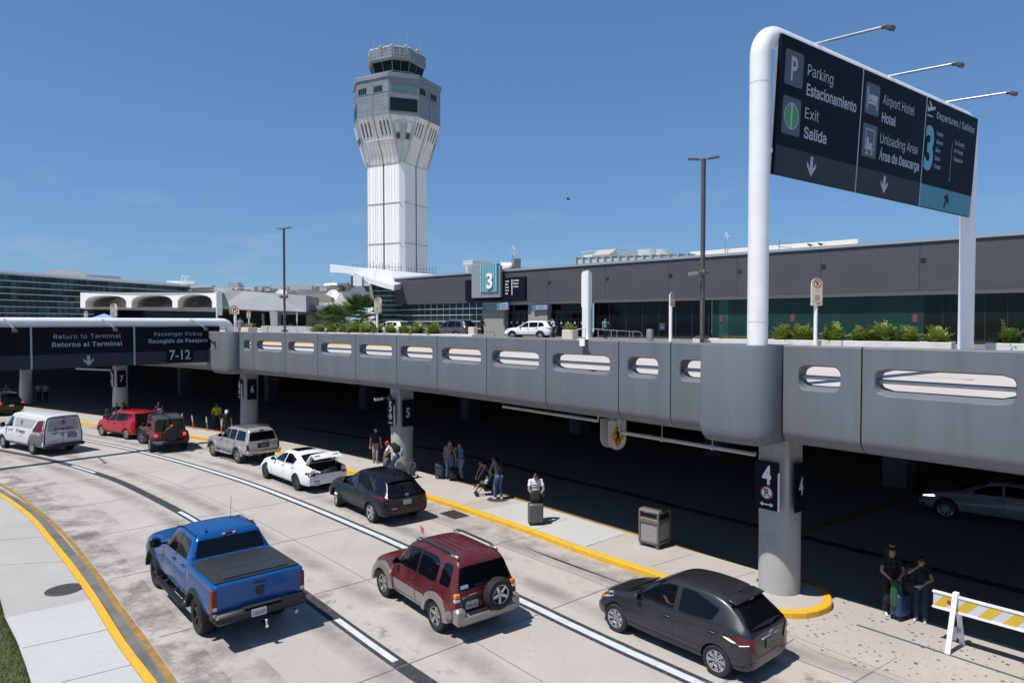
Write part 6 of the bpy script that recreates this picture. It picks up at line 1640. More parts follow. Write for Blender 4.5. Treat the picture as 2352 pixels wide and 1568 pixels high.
def flare_arcs(c,m,r_in,r_out,out,name='fender_flare',front=True,zmin=None,xs=None):
 """moulded lip round each wheel opening"""
 for x in (xs or (0,c.wb)):
  for s in (1,-1):
   prof = []; n = 18; b = MB(); vs = []
   for i in range(n + 1):
    a = rad(3 + 174 * i / n)
    for rr_,yy in ((r_in,c.W - .10),(r_in,c.W + out),((r_in + r_out) / 2,c.W + out),(r_out,c.W + out * .3),(r_out,c.W - .10)):
     z = c.r + rr_ * math.sin(a); vs.append((x + rr_ * math.cos(a),s * yy,z))
   fs = [[i * 5 + j,i * 5 + (j + 1) % 5,(i + 1) * 5 + (j + 1) % 5,(i + 1) * 5 + j] for i in range(n) for j in range(5)] + [list(range(5)),[n * 5 + j for j in range(5)]]
   b.add(vs,fs); b.build(name,m,c.root,smooth=40)
def ring_emblem(c,y,z,r,m,inner=None,view='rear'):
 p,n = project(c,(-6,y,z),(1,0,0)); T = frame(p + n * .012,(0,-1,0),Vector((0,0,1)) - n * n.z); b = MB()
 def el(cx,cy,rx,ry,w):
  pts = [T @ Vector((cx + rx * math.cos(t * .5236),cy + ry * math.sin(t * .5236),0)) for t in range(13)]; b.pipe(pts,w,n=5)
 el(0,0,r,r * .72,r * .1)
 if inner == 'ovals': el(0,0,r * .38,r * .68,r * .08); el(0,r * .3,r * .7,r * .28,r * .08)
 if inner == 'H':
  for s in (-1,1): b.tube(T @ Vector((s * r * .4,-r * .55,0)),T @ Vector((s * r * .5,r * .55,0)),r * .13,n=5)
  b.tube(T @ Vector((-r * .4,0,0)),T @ Vector((r * .4,0,0)),r * .12,n=5)
 return b.build('emblem',m,c.root)
# ------------------------------------------------------------------ blue pickup
BLUE = paint('blue_paint',(.003,.085,.29),.30,.30,dust=.015,coat=.45)
st = [(-1.24,.66,.93,1.0,1.30,.95,1.38,.93,1.385),(-1.20,.62,.985,1.0,1.33,.985,1.41,.955,1.415),(-.6,.60,1.0,1.0,1.34,.995,1.42,.96,1.425),(.50,.58,1.0,1.0,1.34,.995,1.42,.96,1.425),(.58,.56,1.0,1.0,1.36,.975,1.46,.90,1.47),(.70,.55,1.0,1.0,1.38,.955,1.84,.74,1.87),(.80,.55,1.0,1.0,1.38,.95,1.91,.735,1.95),(1.2,.55,1.0,1.0,1.38,.95,1.925,.74,1.975),(1.95,.55,1.0,1.0,1.37,.95,1.91,.73,1.965),(2.2,.55,1.0,1.0,1.36,.95,1.84,.72,1.89),(2.85,.55,1.0,.98,1.30,.94,1.41,.82,1.44),(3.1,.55,1.0,.98,1.24,.94,1.34,.85,1.40),(4.0,.5,1.0,.95,1.18,.95,1.27,.86,1.34),(4.4,.5,.97,.9,1.08,.92,1.16,.82,1.24),(4.58,.55,.86,.85,.95,.82,1.0,.7,1.05)]
c = make_car('pickup_truck','blue crew cab pickup with black bed cover, black wheels and side steps','pickup truck',st,3.57,.435,BLUE,1.0,'five',M['alloydk'],tw=.29,rimr=.60,arch=1.15,track_in=.02)
place(c.root,(-7.02,14.93),rad(131.0),.99); pick = c
decal(c,'rear_window',rnd([(-.80,1.475),(.80,1.475),(.70,1.845),(-.70,1.845)],.05),M['glass'],'rear')
decal(c,'side_window',rnd([(1.62,1.42),(2.62,1.40),(2.1,1.80),(1.62,1.83)],.06),M['glass']); decal(c,'side_window',rnd([(.86,1.44),(1.56,1.42),(1.56,1.83),(.92,1.83)],.07),M['glass'])
decal(c,'windscreen',rnd([(-.84,1.44),(.84,1.44),(.68,1.86),(-.68,1.86)],.06),M['glass'],'front')
for pts in ([(1.59,.60),(1.59,1.42)],[(.70,1.0),(.80,.72),(1.0,.60)],[(.72,1.45),(.70,1.0)],[(2.72,.60),(2.74,1.36)],[(.54,.60),(.54,1.40)],[(.86,.60),(2.72,.60)]): seam(c,pts)
seam(c,[(1.59,1.38),(1.59,1.86)],.07,M['black'],name='window_pillar')
seam(c,[(-.92,1.40),(-.92,.72)],.012,view='rear'); seam(c,[(.92,1.40),(.92,.72)],.012,view='rear'); seam(c,[(-.62,.95),(.62,.95)],.012,mat('crease_blue',(.004,.04,.18),.4),view='rear',name='tailgate_crease')
handles(c,[(1.72,1.24),(.98,1.26)],BLUE)
mirrors(c,2.62,1.40,M['blackgloss'],(.14,.27,.24),.26)
b = MB()
b.box((-.33,0,1.437),(1.64,1.84,.02),bev=.008); b.build('bed_liner_rail',mat('bed_black',(.022,.023,.025),.6,bump=.2,bscale=120),c.root)
b = MB()
for x0,x1 in ((-1.06,-.56),(-.54,-.03),(-.01,.46)): b.box(((x0 + x1) / 2,0,1.463),(x1 - x0,1.40,.034),bev=.012)
b.build('bed_cover',mat('cover_black',(.028,.03,.034),.42,var=.15,vscale=3),c.root)
b = MB(); b.box((.40,.62,1.485),(.06,.02,.012)); b.box((.40,-.62,1.485),(.06,.02,.012)); b.build('cover_latch',M['steel'],c.root)
for s in (1,-1):
 decal(c,'tail_lamp',rnd([(s * .93,.86),(s * .99,.86),(s * .985,1.30),(s * .93,1.30)],.02),M['tail'],'rear',.008)
decal(c,'tail_lamp',rnd([(-1.24,.88),(-1.08,.88),(-1.12,1.30),(-1.24,1.30)],.03),M['tail'],'side',.008)
for s in (1,-1): box_part(c,'tail_lamp_housing',[((-1.16,s * .945,1.08),(.17,.13,.46),.03)],M['tail'])
for s in (1,-1): box_part(c,'reverse_lamp',[((-1.225,s * .945,.93),(.05,.10,.11),.02)],M['tailclear'])
box_part(c,'brake_lamp',[((.73,0,1.90),(.05,.34,.05),.015)],M['tail']); box_part(c,'cargo_lamp',[((.715,.12,1.90),(.05,.06,.04)),((.715,-.12,1.90),(.05,.06,.04))],M['letterw'])
box_part(c,'rear_bumper',[((-1.30,0,.72),(.26,1.98,.24),.07),((-1.16,.93,.74),(.3,.16,.2),.05),((-1.16,-.93,.74),(.3,.16,.2),.05)],M['black'],smooth=40)
box_part(c,'bumper_step',[((-1.32,0,.845),(.18,.8,.015))],M['joint'])
T = frame((-1.434,.10,.645),(0,-1,0)); b = MB(); plate_poly(b,T,rrect(-.16,0,.16,.16,.015),0,.01); pl_ = b.build('licence_plate',M['plate'],c.root)
b = MB(); text_geo(b,T,'1102509',0,.03,.075,.7,.015,'CENTER',fit=.27,depth=.012); b.build('plate_number',M['plateink'],pl_)
b = MB(); T = frame((-1.252,0,1.10),(0,-1,0)); b.prism([(-.085,.1),(.085,.1),(.085,-.05),(0,-.11),(-.085,-.05)],0,.012,T=T); b.build('tailgate_badge',M['black'],c.root); box_part(c,'tailgate_handle',[((-1.245,0,1.30),(.02,.26,.05),.01)],M['black'])
b = MB(); b.box((-1.46,0,.44),(.3,.06,.06)); b.tube((-1.58,0,.46),(-1.58,0,.53),.02); b.ball((-1.58,0,.56),.035); b.tube((-1.58,0,.42),(-1.58,0,.45),.03); b.build('tow_hitch',M['chrome'],c.root,smooth=45)
b = MB(); b.tube((-1.3,-.72,.5),(-1.42,-.74,.49),.045); b.build('exhaust_pipe',M['steel'],c.root,smooth=45)
flare_arcs(c,M['black'],.435 * 1.12,.435 * 1.36,.045)
for s in (1,-1):
 b = MB(); b.pipe([(.62,s * .94,.46),(.75,s * 1.05,.44),(2.75,s * 1.05,.44),(2.88,s * .94,.46)],.058,n=8)
 b.box((1.75,s * 1.05,.488),(1.9,.11,.02))
 for x in (1.0,1.75,2.5): b.tube((x,s * .8,.5),(x,s * 1.08,.43),.03,n=6)
 b.build('side_step',M['black'],c.root,smooth=40)
for s in (1,-1):
 b = MB(); b.pipe([(.86,s * .70,1.935),(1.9,s * .70,1.935),(2.3,s * .715,1.84)],.015,n=5); b.build('roof_gutter',M['joint'],c.root)
b = MB(); b.box((.93,.45,1.985),(.12,.04,.05),bev=.01); b.build('roof_antenna',M['joint'],c.root)
bars(c,'whip_antenna',[[(3.2,-.86,1.35),(3.15,-.88,2.15)]],.006,M['joint'],5)
# ------------------------------------------------------------------ maroon compact off-roader
MAR = paint('maroon_paint',(.115,.008,.014),.25,.30); BGE = paint('beige_cladding',(.29,.265,.24),.45,.42,dust=.05)
st = [(-.80,.42,.74,.7,.92,.76,.99,.74,1.0),(-.77,.38,.82,.7,.94,.80,1.05,.77,1.06),(-.73,.36,.85,.7,.96,.82,1.18,.745,1.19),(-.62,.36,.86,.7,1.0,.83,1.56,.62,1.59),(-.54,.36,.86,.7,1.02,.83,1.64,.60,1.68),(-.2,.34,.86,.7,1.04,.83,1.68,.60,1.725),(.8,.34,.86,.7,1.03,.83,1.69,.60,1.735),(1.25,.34,.86,.7,1.0,.83,1.66,.60,1.70),(1.5,.34,.86,.68,.98,.82,1.55,.60,1.59),(2.0,.34,.86,.66,.95,.80,1.07,.68,1.09),(2.15,.34,.86,.66,.92,.79,1.0,.70,1.03),(2.8,.34,.86,.62,.86,.77,.92,.68,.96),(3.05,.36,.80,.58,.78,.72,.83,.62,.87),(3.22,.42,.64,.55,.66,.6,.70,.5,.72)]
c = make_car('off_roader','maroon compact off-roader with beige lower cladding and a spare wheel on the back','car',st,2.48,.345,MAR,.86,'five',tw=.22,rimr=.62,arch=1.16)
place(c.root,(-1.76,15.05),rad(128.2),.88); vit = c
decal(c,'rear_window',rnd([(-.70,1.10),(.70,1.10),(.60,1.55),(-.60,1.55)],.07),M['glass'],'rear')
decal(c,'side_window',rnd([(.86,1.09),(1.80,1.07),(1.42,1.54),(.86,1.60)],.05),M['glass']); decal(c,'side_window',rnd([(.02,1.10),(.80,1.09),(.80,1.60),(.16,1.60),(.02,1.50)],.06),M['glass']); decal(c,'side_window',rnd([(-.52,1.12),(-.12,1.11),(-.12,1.52),(-.22,1.58),(-.46,1.56)],.06),M['glass'])
decal(c,'windscreen',rnd([(-.70,1.10),(.70,1.10),(.58,1.58),(-.58,1.58)],.06),M['glass'],'front')
seam(c,[(.83,1.05),(.83,1.62)],.06,M['black'],name='window_pillar'); seam(c,[(.0,1.085),(1.82,1.06)],.025,M['black'],name='window_seal')
for pts in ([(.83,.42),(.83,1.06)],[(1.85,.42),(1.88,1.02)],[(.05,1.1),(.02,.85),(.36,.58),(.40,.42)]): seam(c,pts)
# cladding in pieces: arches, doors, sills, bumpers
for x0,x1 in ((.46,.815),(.845,1.84)): decal(c,'door_cladding',[(x0,.45),(x1,.45),(x1,.70),(x0,.71)],BGE,'side',.022)
seam(c,[(.42,.39),(2.06,.39)],.1,BGE,name='sill',off=.03)
def vit_arch(x):
 out = [];
 for k in range(15): a = rad(180 - 12 * k) if False else rad(192 - 204 * k / 14); out.append((x + .54 * math.cos(a),.345 + .54 * math.sin(a)))
 inn = []
 for k in range(15): a = rad(-12 + 204 * k / 14); inn.append((x + .405 * math.cos(a),.345 + .405 * math.sin(a)))
 return out,inn
flare_arcs(c,BGE,.345 * 1.15,.55,.035)
decal(c,'rear_quarter_cladding',[(-.78,.42),(-.5,.42),(-.5,.62),(-.6,.68),(-.78,.68)],BGE,'side',.03); decal(c,'front_quarter_cladding',[(3.0,.42),(2.98,.64),(3.16,.64),(3.18,.45)],BGE,'side',.03)
box_part(c,'rear_bumper',[((-.86,0,.50),(.22,1.52,.24),.06),((-.84,.74,.58),(.22,.24,.38),.06),((-.84,-.74,.58),(.22,.24,.38),.06)],BGE,smooth=40); box_part(c,'bumper_step',[((-.86,.05,.626),(.16,1.0,.02))],M['black'])
box_part(c,'front_bumper',[((3.17,0,.52),(.26,1.4,.24),.08)],BGE,smooth=40)
for s in (1,-1):
 box_part(c,'tail_lamp',[((-.775,s * .765,.80),(.10,.13,.14),.02)],M['tail']); box_part(c,'reverse_lamp',[((-.775,s * .765,.915),(.10,.13,.08),.015)],M['tailclear']); box_part(c,'turn_lamp',[((-.765,s * .755,1.01),(.10,.13,.10),.02)],M['amber'])
for s in (1,-1):
 b = MB(); b.pipe([(1.28,s * .53,1.70),(1.12,s * .53,1.765),(.9,s * .53,1.785),(-.2,s * .53,1.775),(-.36,s * .53,1.74),(-.5,s * .53,1.68)],.028,n=8); b.build('roof_rail',mat('rail_dark',(.03,.035,.04),.4),c.root,smooth=45)
 box_part(c,'rail_foot',[((-.36,s * .53,1.72),(.26,.07,.07),.025),((1.18,s * .53,1.735),(.24,.07,.06),.025)],mat('rail_silver',(.42,.43,.45),.4,metal=.5),smooth=45)
for y in (-.32,-.16,0,.16,.32): seam(c,[(-.1,y),(1.0,y)],.025,mat('roof_rib',(.085,.008,.012),.4),'top','roof_rib',off=.006)
handles(c,[(.97,.93),(.14,.95)],M['black'],.16,.03); mirrors(c,1.74,1.10,M['black'],(.10,.2,.16),.13)
# spare wheel on the tailgate
tm,rm = wheel_meshes(.345,.22,.345 * .62,'five',M['alloy']); w = link('spare_wheel',tm,c.root,(-.95,-.22,.90)); w.rotation_euler = (.3,0,0); w.rotation_euler = Matrix.Rotation(rad(90),4,'Z').to_euler(); link('rim',rm,w)
box_part(c,'plate_housing',[((-.80,.40,.90),(.07,.46,.13),.03),((-.80,.40,.76),(.05,.44,.24),.02)],M['black'],smooth=40)
T = frame((-.832,.40,.70),(0,-1,0)); b = MB(); plate_poly(b,T,rrect(-.16,0,.16,.16,.015),0,.008); pl_ = b.build('licence_plate',mat('plate_dull',(.36,.36,.34),.5),c.root); b = MB(); text_geo(b,T,'HHK 065',0,.035,.075,.7,.018,'CENTER',fit=.28,depth=.01); b.build('plate_number',M['plateink'],pl_)
p,n = project(c,(-6,.55,1.15),(1,0,0)); T = frame(p + n * .012,(0,-1,0),Vector((0,0,1)) - n * n.z); b = MB(); plate_poly(b,T,rrect(-.1,-.03,.1,.045,.008),0,.003); b.build('sticker',mat('sticker_blue',(.16,.42,.55),.5),c.root)
b = MB(); text_geo(b,frame((-.805,.36,.975),(0,-1,0)),'VITARA' if False else 'GRAND',0,0,.03,.9,.01,'CENTER',fit=.2); b.build('lettering',M['chrome'],c.root)
wiper(c,-.05,1.12,.30,1.15)
t = thing('toy_flag','tiny red and white flag on the roof rail of the maroon off-roader','flag'); q = c.root.matrix_basis @ Vector((1.06,.53,1.80)) if False else None
bpy.context.view_layer.update(); q = c.root.matrix_world @ Vector((1.08,.53,1.80)); t.location = q
b = MB(); b.tube((0,0,0),(-.05,.02,.28),.006,n=5); b.build('stick',M['white'],t)
b = MB(); fx = Vector((-.75,-.5,0)); vs = []
for i in range(6):
 for z in (.12,.27): vs.append(Vector((-.03,.01,z)) + fx * .0 + Vector((.02 * i,-.012 * i,-.01 * i + .012 * math.sin(i * 1.6))))
b.add(vs,[[2 * i,2 * i + 1,2 * i + 3,2 * i + 2] for i in range(5)]); b.build('cloth',mat('flag_red',(.55,.12,.12),.7),t)
# ------------------------------------------------------------------ dark grey hatchback
GRY = paint('graphite_paint',(.042,.044,.051),.55,.30,dust=.02,coat=.5)
st = [(-.66,.34,.55,.5,.78,.56,.86,.54,.88),(-.645,.28,.70,.5,.84,.68,.93,.64,.95),(-.59,.25,.775,.52,.88,.735,1.0,.66,1.02),(-.48,.24,.82,.55,.92,.765,1.10,.64,1.12),(-.20,.23,.845,.58,.95,.785,1.31,.59,1.34),(-.04,.22,.8475,.6,.96,.79,1.39,.58,1.43),(.2,.22,.8475,.6,.955,.795,1.45,.58,1.49),(.7,.22,.8475,.6,.93,.795,1.475,.58,1.515),(1.2,.22,.8475,.58,.90,.79,1.44,.575,1.48),(1.55,.22,.8475,.56,.87,.78,1.32,.58,1.355),(2.15,.22,.845,.55,.84,.76,.98,.66,1.0),(2.35,.22,.84,.54,.80,.745,.89,.68,.925),(2.8,.22,.80,.5,.71,.70,.78,.62,.83),(3.05,.22,.72,.46,.62,.62,.68,.52,.73),(3.2,.25,.58,.42,.52,.5,.56,.42,.6),(3.26,.3,.42,.4,.46,.4,.5,.34,.52)]
c = make_car('hatchback','dark grey small hatchback passing the round island kerb by column 4','car',st,2.51,.30,GRY,.8475,'petal',mat('hubcap_silver',(.5,.5,.51),.3,metal=.7),tw=.19,rimr=.68,arch=1.13)
place(c.root,(3.96,13.12),rad(131.0),.85); yar = c
decal(c,'rear_window',rnd([(-.62,.985),(0,.955),(.62,.985),(.545,1.345),(-.545,1.345)],.05),M['glass'],'rear')
decal(c,'side_window',rnd([(1.02,.965),(1.98,.955),(1.50,1.29),(1.25,1.39),(1.02,1.41)],.05),M['glass']); decal(c,'side_window',rnd([(.14,1.02),(.90,.975),(.90,1.41),(.60,1.41),(.02,1.25)],.05),M['glass']); decal(c,'side_window',rnd([(2.02,.95),(2.24,.945),(1.78,1.15)],.03),M['glass'])
decal(c,'windscreen',rnd([(-.68,.98),(.68,.98),(.55,1.40),(-.55,1.40)],.06),M['glass'],'front')
seam(c,[(-.1,.995),(.96,.955),(2.2,.935)],.022,M['black'],name='window_seal',off=.007)
seam(c,[(.96,.95),(.96,1.42)],.09,mat('pillar_dark',(.02,.021,.024),.35),name='window_pillar')
for pts in ([(.98,.30),(1.0,.93)],[(2.06,.30),(2.10,.55),(2.08,.93)],[(.0,1.27),(.04,.93),(.12,.70),(.33,.50),(.40,.30)],[(.40,.30),(2.06,.30)],[(-.24,.93),(.0,1.27),(.6,1.435)]): seam(c,pts)
for s in (1,-1): seam(c,[(s * .50,.985),(s * .56,.9),(s * .5,.62),(s * .48,.48)],.01,view='rear')
seam(c,[(-.48,.48),(.48,.48)],.01,view='rear')
handles(c,[(1.16,.80),(.12,.83)],GRY,.2,.03); mirrors(c,1.92,.96,GRY,(.12,.17,.13),.12)
for s in (1,-1):
 decal(c,'tail_lamp',rnd([(s * .80,.86),(s * .58,.88),(s * .50,.64),(s * .56,.58),(s * .80,.76)],.03),M['tail'],'rear',.018)
 decal(c,'reflector',rnd([(s * .48,.38),(s * .68,.40),(s * .68,.43),(s * .48,.42)],.01),M['tail'],'rear',.008)
decal(c,'tail_lamp',rnd([(-.64,.74),(-.36,.87),(-.40,.90),(-.64,.88)],.02),M['tail'],'side',.012);
box_part(c,'plate_garnish',[((-.665,0,.80),(.05,.62,.045),.02)],mat('garnish_silver',(.4,.4,.41),.3,metal=.6),smooth=45); ring_emblem(c,0,.875,.065,M['chrome'],'ovals')
plate_on(c,0,.68,'IEJ 581',back=.02,off=.02,col=mat('plate_grey',(.20,.20,.19),.5))
b = MB(); b.box((-.13,0,1.40),(.26,1.04,.035),Matrix.Rotation(rad(-10),3,'Y'),bev=.015); b.build('spoiler',GRY,c.root,smooth=45); box_part(c,'brake_lamp',[((-.265,0,1.375),(.02,.16,.025))],M['tail'])
decal(c,'headlamp',rnd([(2.62,.74),(2.92,.62),(3.12,.58),(3.0,.70),(2.72,.80)],.03),M['tailclear'],'side',.01); decal(c,'turn_lamp',rnd([(2.86,.635),(3.10,.585),(3.02,.67),(2.92,.69)],.02),M['amber'],'side',.016)
for s in (1,-1): seam(c,[(-.15,s * .36),(1.1,s * .36)],.012,M['joint'],'top','roof_groove')
bars(c,'roof_antenna',[[(-.02,0,1.47),(-.2,.0,1.66)]],.008,M['joint'],5)
box_part(c,'antenna_base',[((-.02,0,1.48),(.07,.05,.03),.012)],M['joint']); wiper(c,.0,.985,-.34,1.03)
decal(c,'fuel_flap',rnd([(-.30,.60),(-.14,.60),(-.14,.76),(-.30,.76)],.04),mat('flap_line',(.028,.03,.036),.35),'side',.002)
for x0,x1 in ((2.3,3.05),): seam(c,[(x0,.62),(x1,.60)],.012,view='top'); seam(c,[(x0,-.62),(x1,-.60)],.012,view='top')
b = MB(); b.box((2.28,.1,.96),(.05,1.1,.02),Matrix.Rotation(rad(30),3,'Y')); b.build('wiper_cowl',M['black'],c.root)
c.root.scale = (1.015,) * 3
gl = bpy.data.materials.new('clear_side_glass'); gl.use_nodes = True; gn = gl.node_tree; gp = gn.nodes['Principled BSDF']; gp.inputs['Base Color'].default_value = (.01,.012,.014,1); gp.inputs['Roughness'].default_value = .04; gp.inputs['Specular IOR Level'].default_value = .45
gt_ = gn.nodes.new('ShaderNodeBsdfTransparent'); gt_.inputs[0].default_value = (.62,.66,.66,1); gm_ = gn.nodes.new('ShaderNodeMixShader'); gm_.inputs[0].default_value = .30; gn.links.new(gt_.outputs[0],gm_.inputs[1]); gn.links.new(gp.outputs[0],gm_.inputs[2]); gn.links.new(gm_.outputs[0],gn.nodes['Material Output'].inputs[0])
win = rnd([(1.04,.985),(1.92,.975),(1.47,1.275),(1.24,1.37),(1.04,1.39)],.04)
k = MB(); n_ = len(win); k.add([(x,y,z) for y in (-.45,1.1) for x,z in win],[list(range(n_)),list(range(n_,2 * n_))[::-1]] + [[i,(i + 1) % n_,n_ + (i + 1) % n_,n_ + i] for i in range(n_)])
k2 = MB(); k2.box((1.15,.30,.93),(.95,.66,.62)); cs_ = [k.build('cutter',[GRY,M['black']]),k2.build('cutter',[GRY,M['black']])]
for o_ in cs_:
 for p in o_.data.polygons: p.material_index = 1
apply_bool(c.body,cs_); shade(c.body.data,38)
for ch in c.root.children:
 if ch.name.startswith('side_window') and max(v.co.y for v in ch.data.vertices) > 0 and 1.3 < sum(v.co.x for v in ch.data.vertices) / len(ch.data.vertices) < 1.7: ch.data.materials.clear(); ch.data.materials.append(gl)
b = MB(); b.pipe([(1.50 + .05 * math.cos(t * .45),.33 + .17 * math.sin(t * .45),.93 + .16 * math.cos(t * .45)) for t in range(15)],.014,n=6); b.build('steering_wheel',M['black'],c.root,smooth=50)
b = MB(); b.box((.83,.33,1.02),(.14,.44,.60),Matrix.Rotation(rad(-12),3,'Y'),bev=.05); b.build('seat',mat('seat_grey',(.05,.05,.055),.8),c.root,smooth=45)
# ------------------------------------------------------------------ black crossover
BLK = paint('black_paint',(.003,.004,.009),.0,.22,dust=.002,coat=.3)
st = [(-.98,.50,.62,.7,.88,.64,.95,.60,.97),(-.95,.40,.80,.7,.92,.76,1.0,.70,1.02),(-.86,.34,.88,.7,.97,.82,1.08,.70,1.10),(-.60,.32,.915,.72,1.02,.84,1.36,.60,1.39),(-.45,.31,.92,.72,1.03,.845,1.46,.585,1.50),(-.1,.30,.92,.72,1.03,.85,1.54,.59,1.58),(.6,.30,.92,.72,1.01,.85,1.585,.59,1.63),(1.2,.30,.92,.7,.99,.845,1.57,.585,1.61),(1.6,.30,.92,.7,.97,.84,1.45,.58,1.49),(2.2,.30,.92,.68,.96,.82,1.10,.68,1.12),(2.4,.30,.92,.66,.94,.81,1.02,.70,1.06),(3.05,.30,.92,.62,.88,.78,.95,.68,1.0),(3.38,.32,.88,.58,.80,.74,.87,.62,.9),(3.56,.38,.72,.54,.68,.58,.72,.5,.74)]
c = make_car('crossover','black crossover with silver wheels stopped at the kerb behind the white saloon','car',st,2.70,.345,BLK,.92,'five',mat('alloy_bright',(.62,.62,.63),.25,metal=.9),tw=.22,rimr=.70,arch=1.14,steer=-.25)
place(c.root,(-4.92,23.35),rad(129.5),.93); hrv = c
decal(c,'rear_window',rnd([(-.62,1.10),(.62,1.10),(.53,1.42),(-.53,1.42)],.06),M['glass'],'rear')
sky_g = mat('side_glass',(.012,.016,.02),.03,spec=.8)
decal(c,'side_window',rnd([(1.12,1.05),(2.02,1.04),(1.52,1.42),(1.12,1.50)],.05),sky_g); decal(c,'side_window',rnd([(.30,1.07),(1.04,1.05),(1.04,1.50),(.30,1.49)],.05),sky_g); decal(c,'side_window',rnd([(-.22,1.12),(.22,1.08),(.22,1.47),(.05,1.44)],.05),sky_g)
decal(c,'windscreen',rnd([(-.70,1.10),(.70,1.10),(.56,1.52),(-.56,1.52)],.06),M['glass'],'front')
for pts in ([(1.08,.36),(1.08,1.03)],[(2.12,.36),(2.14,1.02)],[(.24,1.05),(.1,.85),(.40,.6),(.45,.36)]): seam(c,pts)
flare_arcs(c,M['black'],.345 * 1.13,.345 * 1.30,.012); seam(c,[(.46,.36),(2.24,.36)],.11,M['black'],name='sill',off=.014)
decal(c,'rear_bumper_trim',rnd([(-.78,.42),(.78,.42),(.80,.54),(.5,.60),(-.5,.60),(-.80,.54)],.05),M['black'],'rear',.01)
for s in (1,-1):
 decal(c,'tail_lamp',rnd([(s * .50,.95),(s * .86,.97),(s * .86,.90),(s * .62,.86)],.03),M['tail'],'rear',.010)
decal(c,'tail_lamp',rnd([(-.93,.90),(-.60,.99),(-.52,1.04),(-.90,.99)],.03),M['tail'],'side',.010); seam(c,[(-.5,.90),(.5,.90)],.05,M['blackgloss'],'rear','lamp_bar')
ring_emblem(c,0,1.01,.075,M['chrome'],'H'); plate_on(c,.0,.78,'KGN 637',off=.012); b = MB(); p,n = project(c,(-6,.52,.60),(1,0,0)); text_geo(b,frame(p + n * .015,(0,-1,0)),'AWD',0,0,.04,.9,.01,'CENTER',fit=.2); b.build('lettering',M['chrome'],c.root)
handles(c,[(1.22,.90),(.36,.98)],M['blackgloss'],.2,.03); mirrors(c,1.98,1.06,BLK,(.13,.2,.15),.14)
b = MB(); b.box((-.50,0,1.475),(.30,1.02,.035),Matrix.Rotation(rad(-10),3,'Y'),bev=.015); b.build('spoiler',BLK,c.root,smooth=45); box_part(c,'shark_antenna',[((-.12,0,1.60),(.16,.04,.06),.018)],BLK); wiper(c,0,1.12,.34,1.16); seam(c,[(-.55,.50),(.55,.50)],.03,M['tail'],'rear','reflector',off=.016)
# ------------------------------------------------------------------ white saloon with open boot
WHT = paint('white_paint_car',(.72,.73,.74),0,.30,dust=.05)
st = [(-1.09,.42,.66,.6,.84,.68,.90,.64,.92),(-1.06,.34,.84,.6,.90,.80,.97,.74,.985),(-.95,.28,.90,.62,.93,.85,1.01,.76,1.035),(-.5,.26,.93,.65,.96,.87,1.07,.74,1.10),(-.28,.25,.93,.66,.97,.87,1.12,.70,1.15),(.35,.24,.93,.66,.97,.86,1.36,.60,1.40),(.75,.24,.93,.66,.96,.855,1.42,.60,1.46),(1.35,.24,.93,.66,.94,.85,1.425,.60,1.465),(1.75,.24,.93,.64,.92,.84,1.34,.60,1.375),(2.55,.24,.925,.62,.88,.81,1.0,.68,1.02),(2.8,.24,.92,.6,.85,.79,.93,.70,.96),(3.4,.24,.88,.55,.78,.74,.84,.64,.89),(3.75,.26,.76,.5,.66,.62,.72,.52,.75),(3.85,.3,.6,.46,.56,.5,.6,.42,.62)]
c = make_car('saloon_car','white saloon with its boot lid raised and dark wheels','car',st,2.97,.345,WHT,.93,'twin',mat('alloy_gunmetal',(.12,.12,.125),.3,metal=.8),tw=.23,rimr=.74,arch=1.12,steer=-.05)
bmw = c; place(c.root,(-8.9,27.85),rad(133.6),.93)
# boot opening
k = MB(); k.box((-.70,0,.95),(.66,1.36,.62)); k2 = MB(); k2.box((-.98,0,.93),(.5,1.16,.32))
c1_ = k.build('cutter',[WHT,M['black']]); c2_ = k2.build('cutter',[WHT,M['black']])
for o_ in (c1_,c2_):
 for p in o_.data.polygons: p.material_index = 1
apply_bool(c.body,[c1_,c2_]); shade(c.body.data,38)
decal(c,'side_window',rnd([(1.22,1.0),(2.20,.985),(1.72,1.27),(1.22,1.36)],.05),M['glass']); decal(c,'side_window',rnd([(.36,1.03),(1.15,1.0),(1.15,1.36),(.80,1.355),(.30,1.20)],.06),M['glass']); decal(c,'windscreen',rnd([(-.70,1.02),(.70,1.02),(.57,1.37),(-.57,1.37)],.06),M['glass'],'front')
decal(c,'rear_window',rnd([(-.28,-.60),(-.28,.60),(.28,.54),(.28,-.54)],.05),M['glass'],'top'); decal(c,'sunroof',rnd([(.75,-.42),(1.45,-.42),(1.45,.42),(.75,.42)],.05),M['glass'],'top',.004)
for pts in ([(1.19,.34),(1.19,1.0)],[(2.28,.34),(2.30,.96)],[(.24,1.06),(.18,.9),(.36,.62),(.42,.34)],[(.42,.34),(2.28,.34)]): seam(c,pts)
seam(c,[(.26,1.005),(2.26,.965)],.014,M['joint'],name='window_seal'); handles(c,[(1.30,.86),(.40,.88)],WHT,.2,.03); mirrors(c,2.15,.99,M['blackgloss'],(.12,.19,.13),.14)
for s in (1,-1): decal(c,'tail_lamp',rnd([(s * .60,.84),(s * .86,.86),(s * .86,.70),(s * .60,.72)],.03),M['tail'],'rear',.012)
decal(c,'tail_lamp',rnd([(-1.08,.72),(-.78,.78),(-.80,.86),(-1.06,.88)],.03),M['tail'],'side',.012)
seam(c,[(-.66,.50),(-.40,.50)],.035,M['tail'],'rear','reflector',off=.01); seam(c,[(.40,.50),(.66,.50)],.035,M['joint'],'rear','reflector',off=.01)
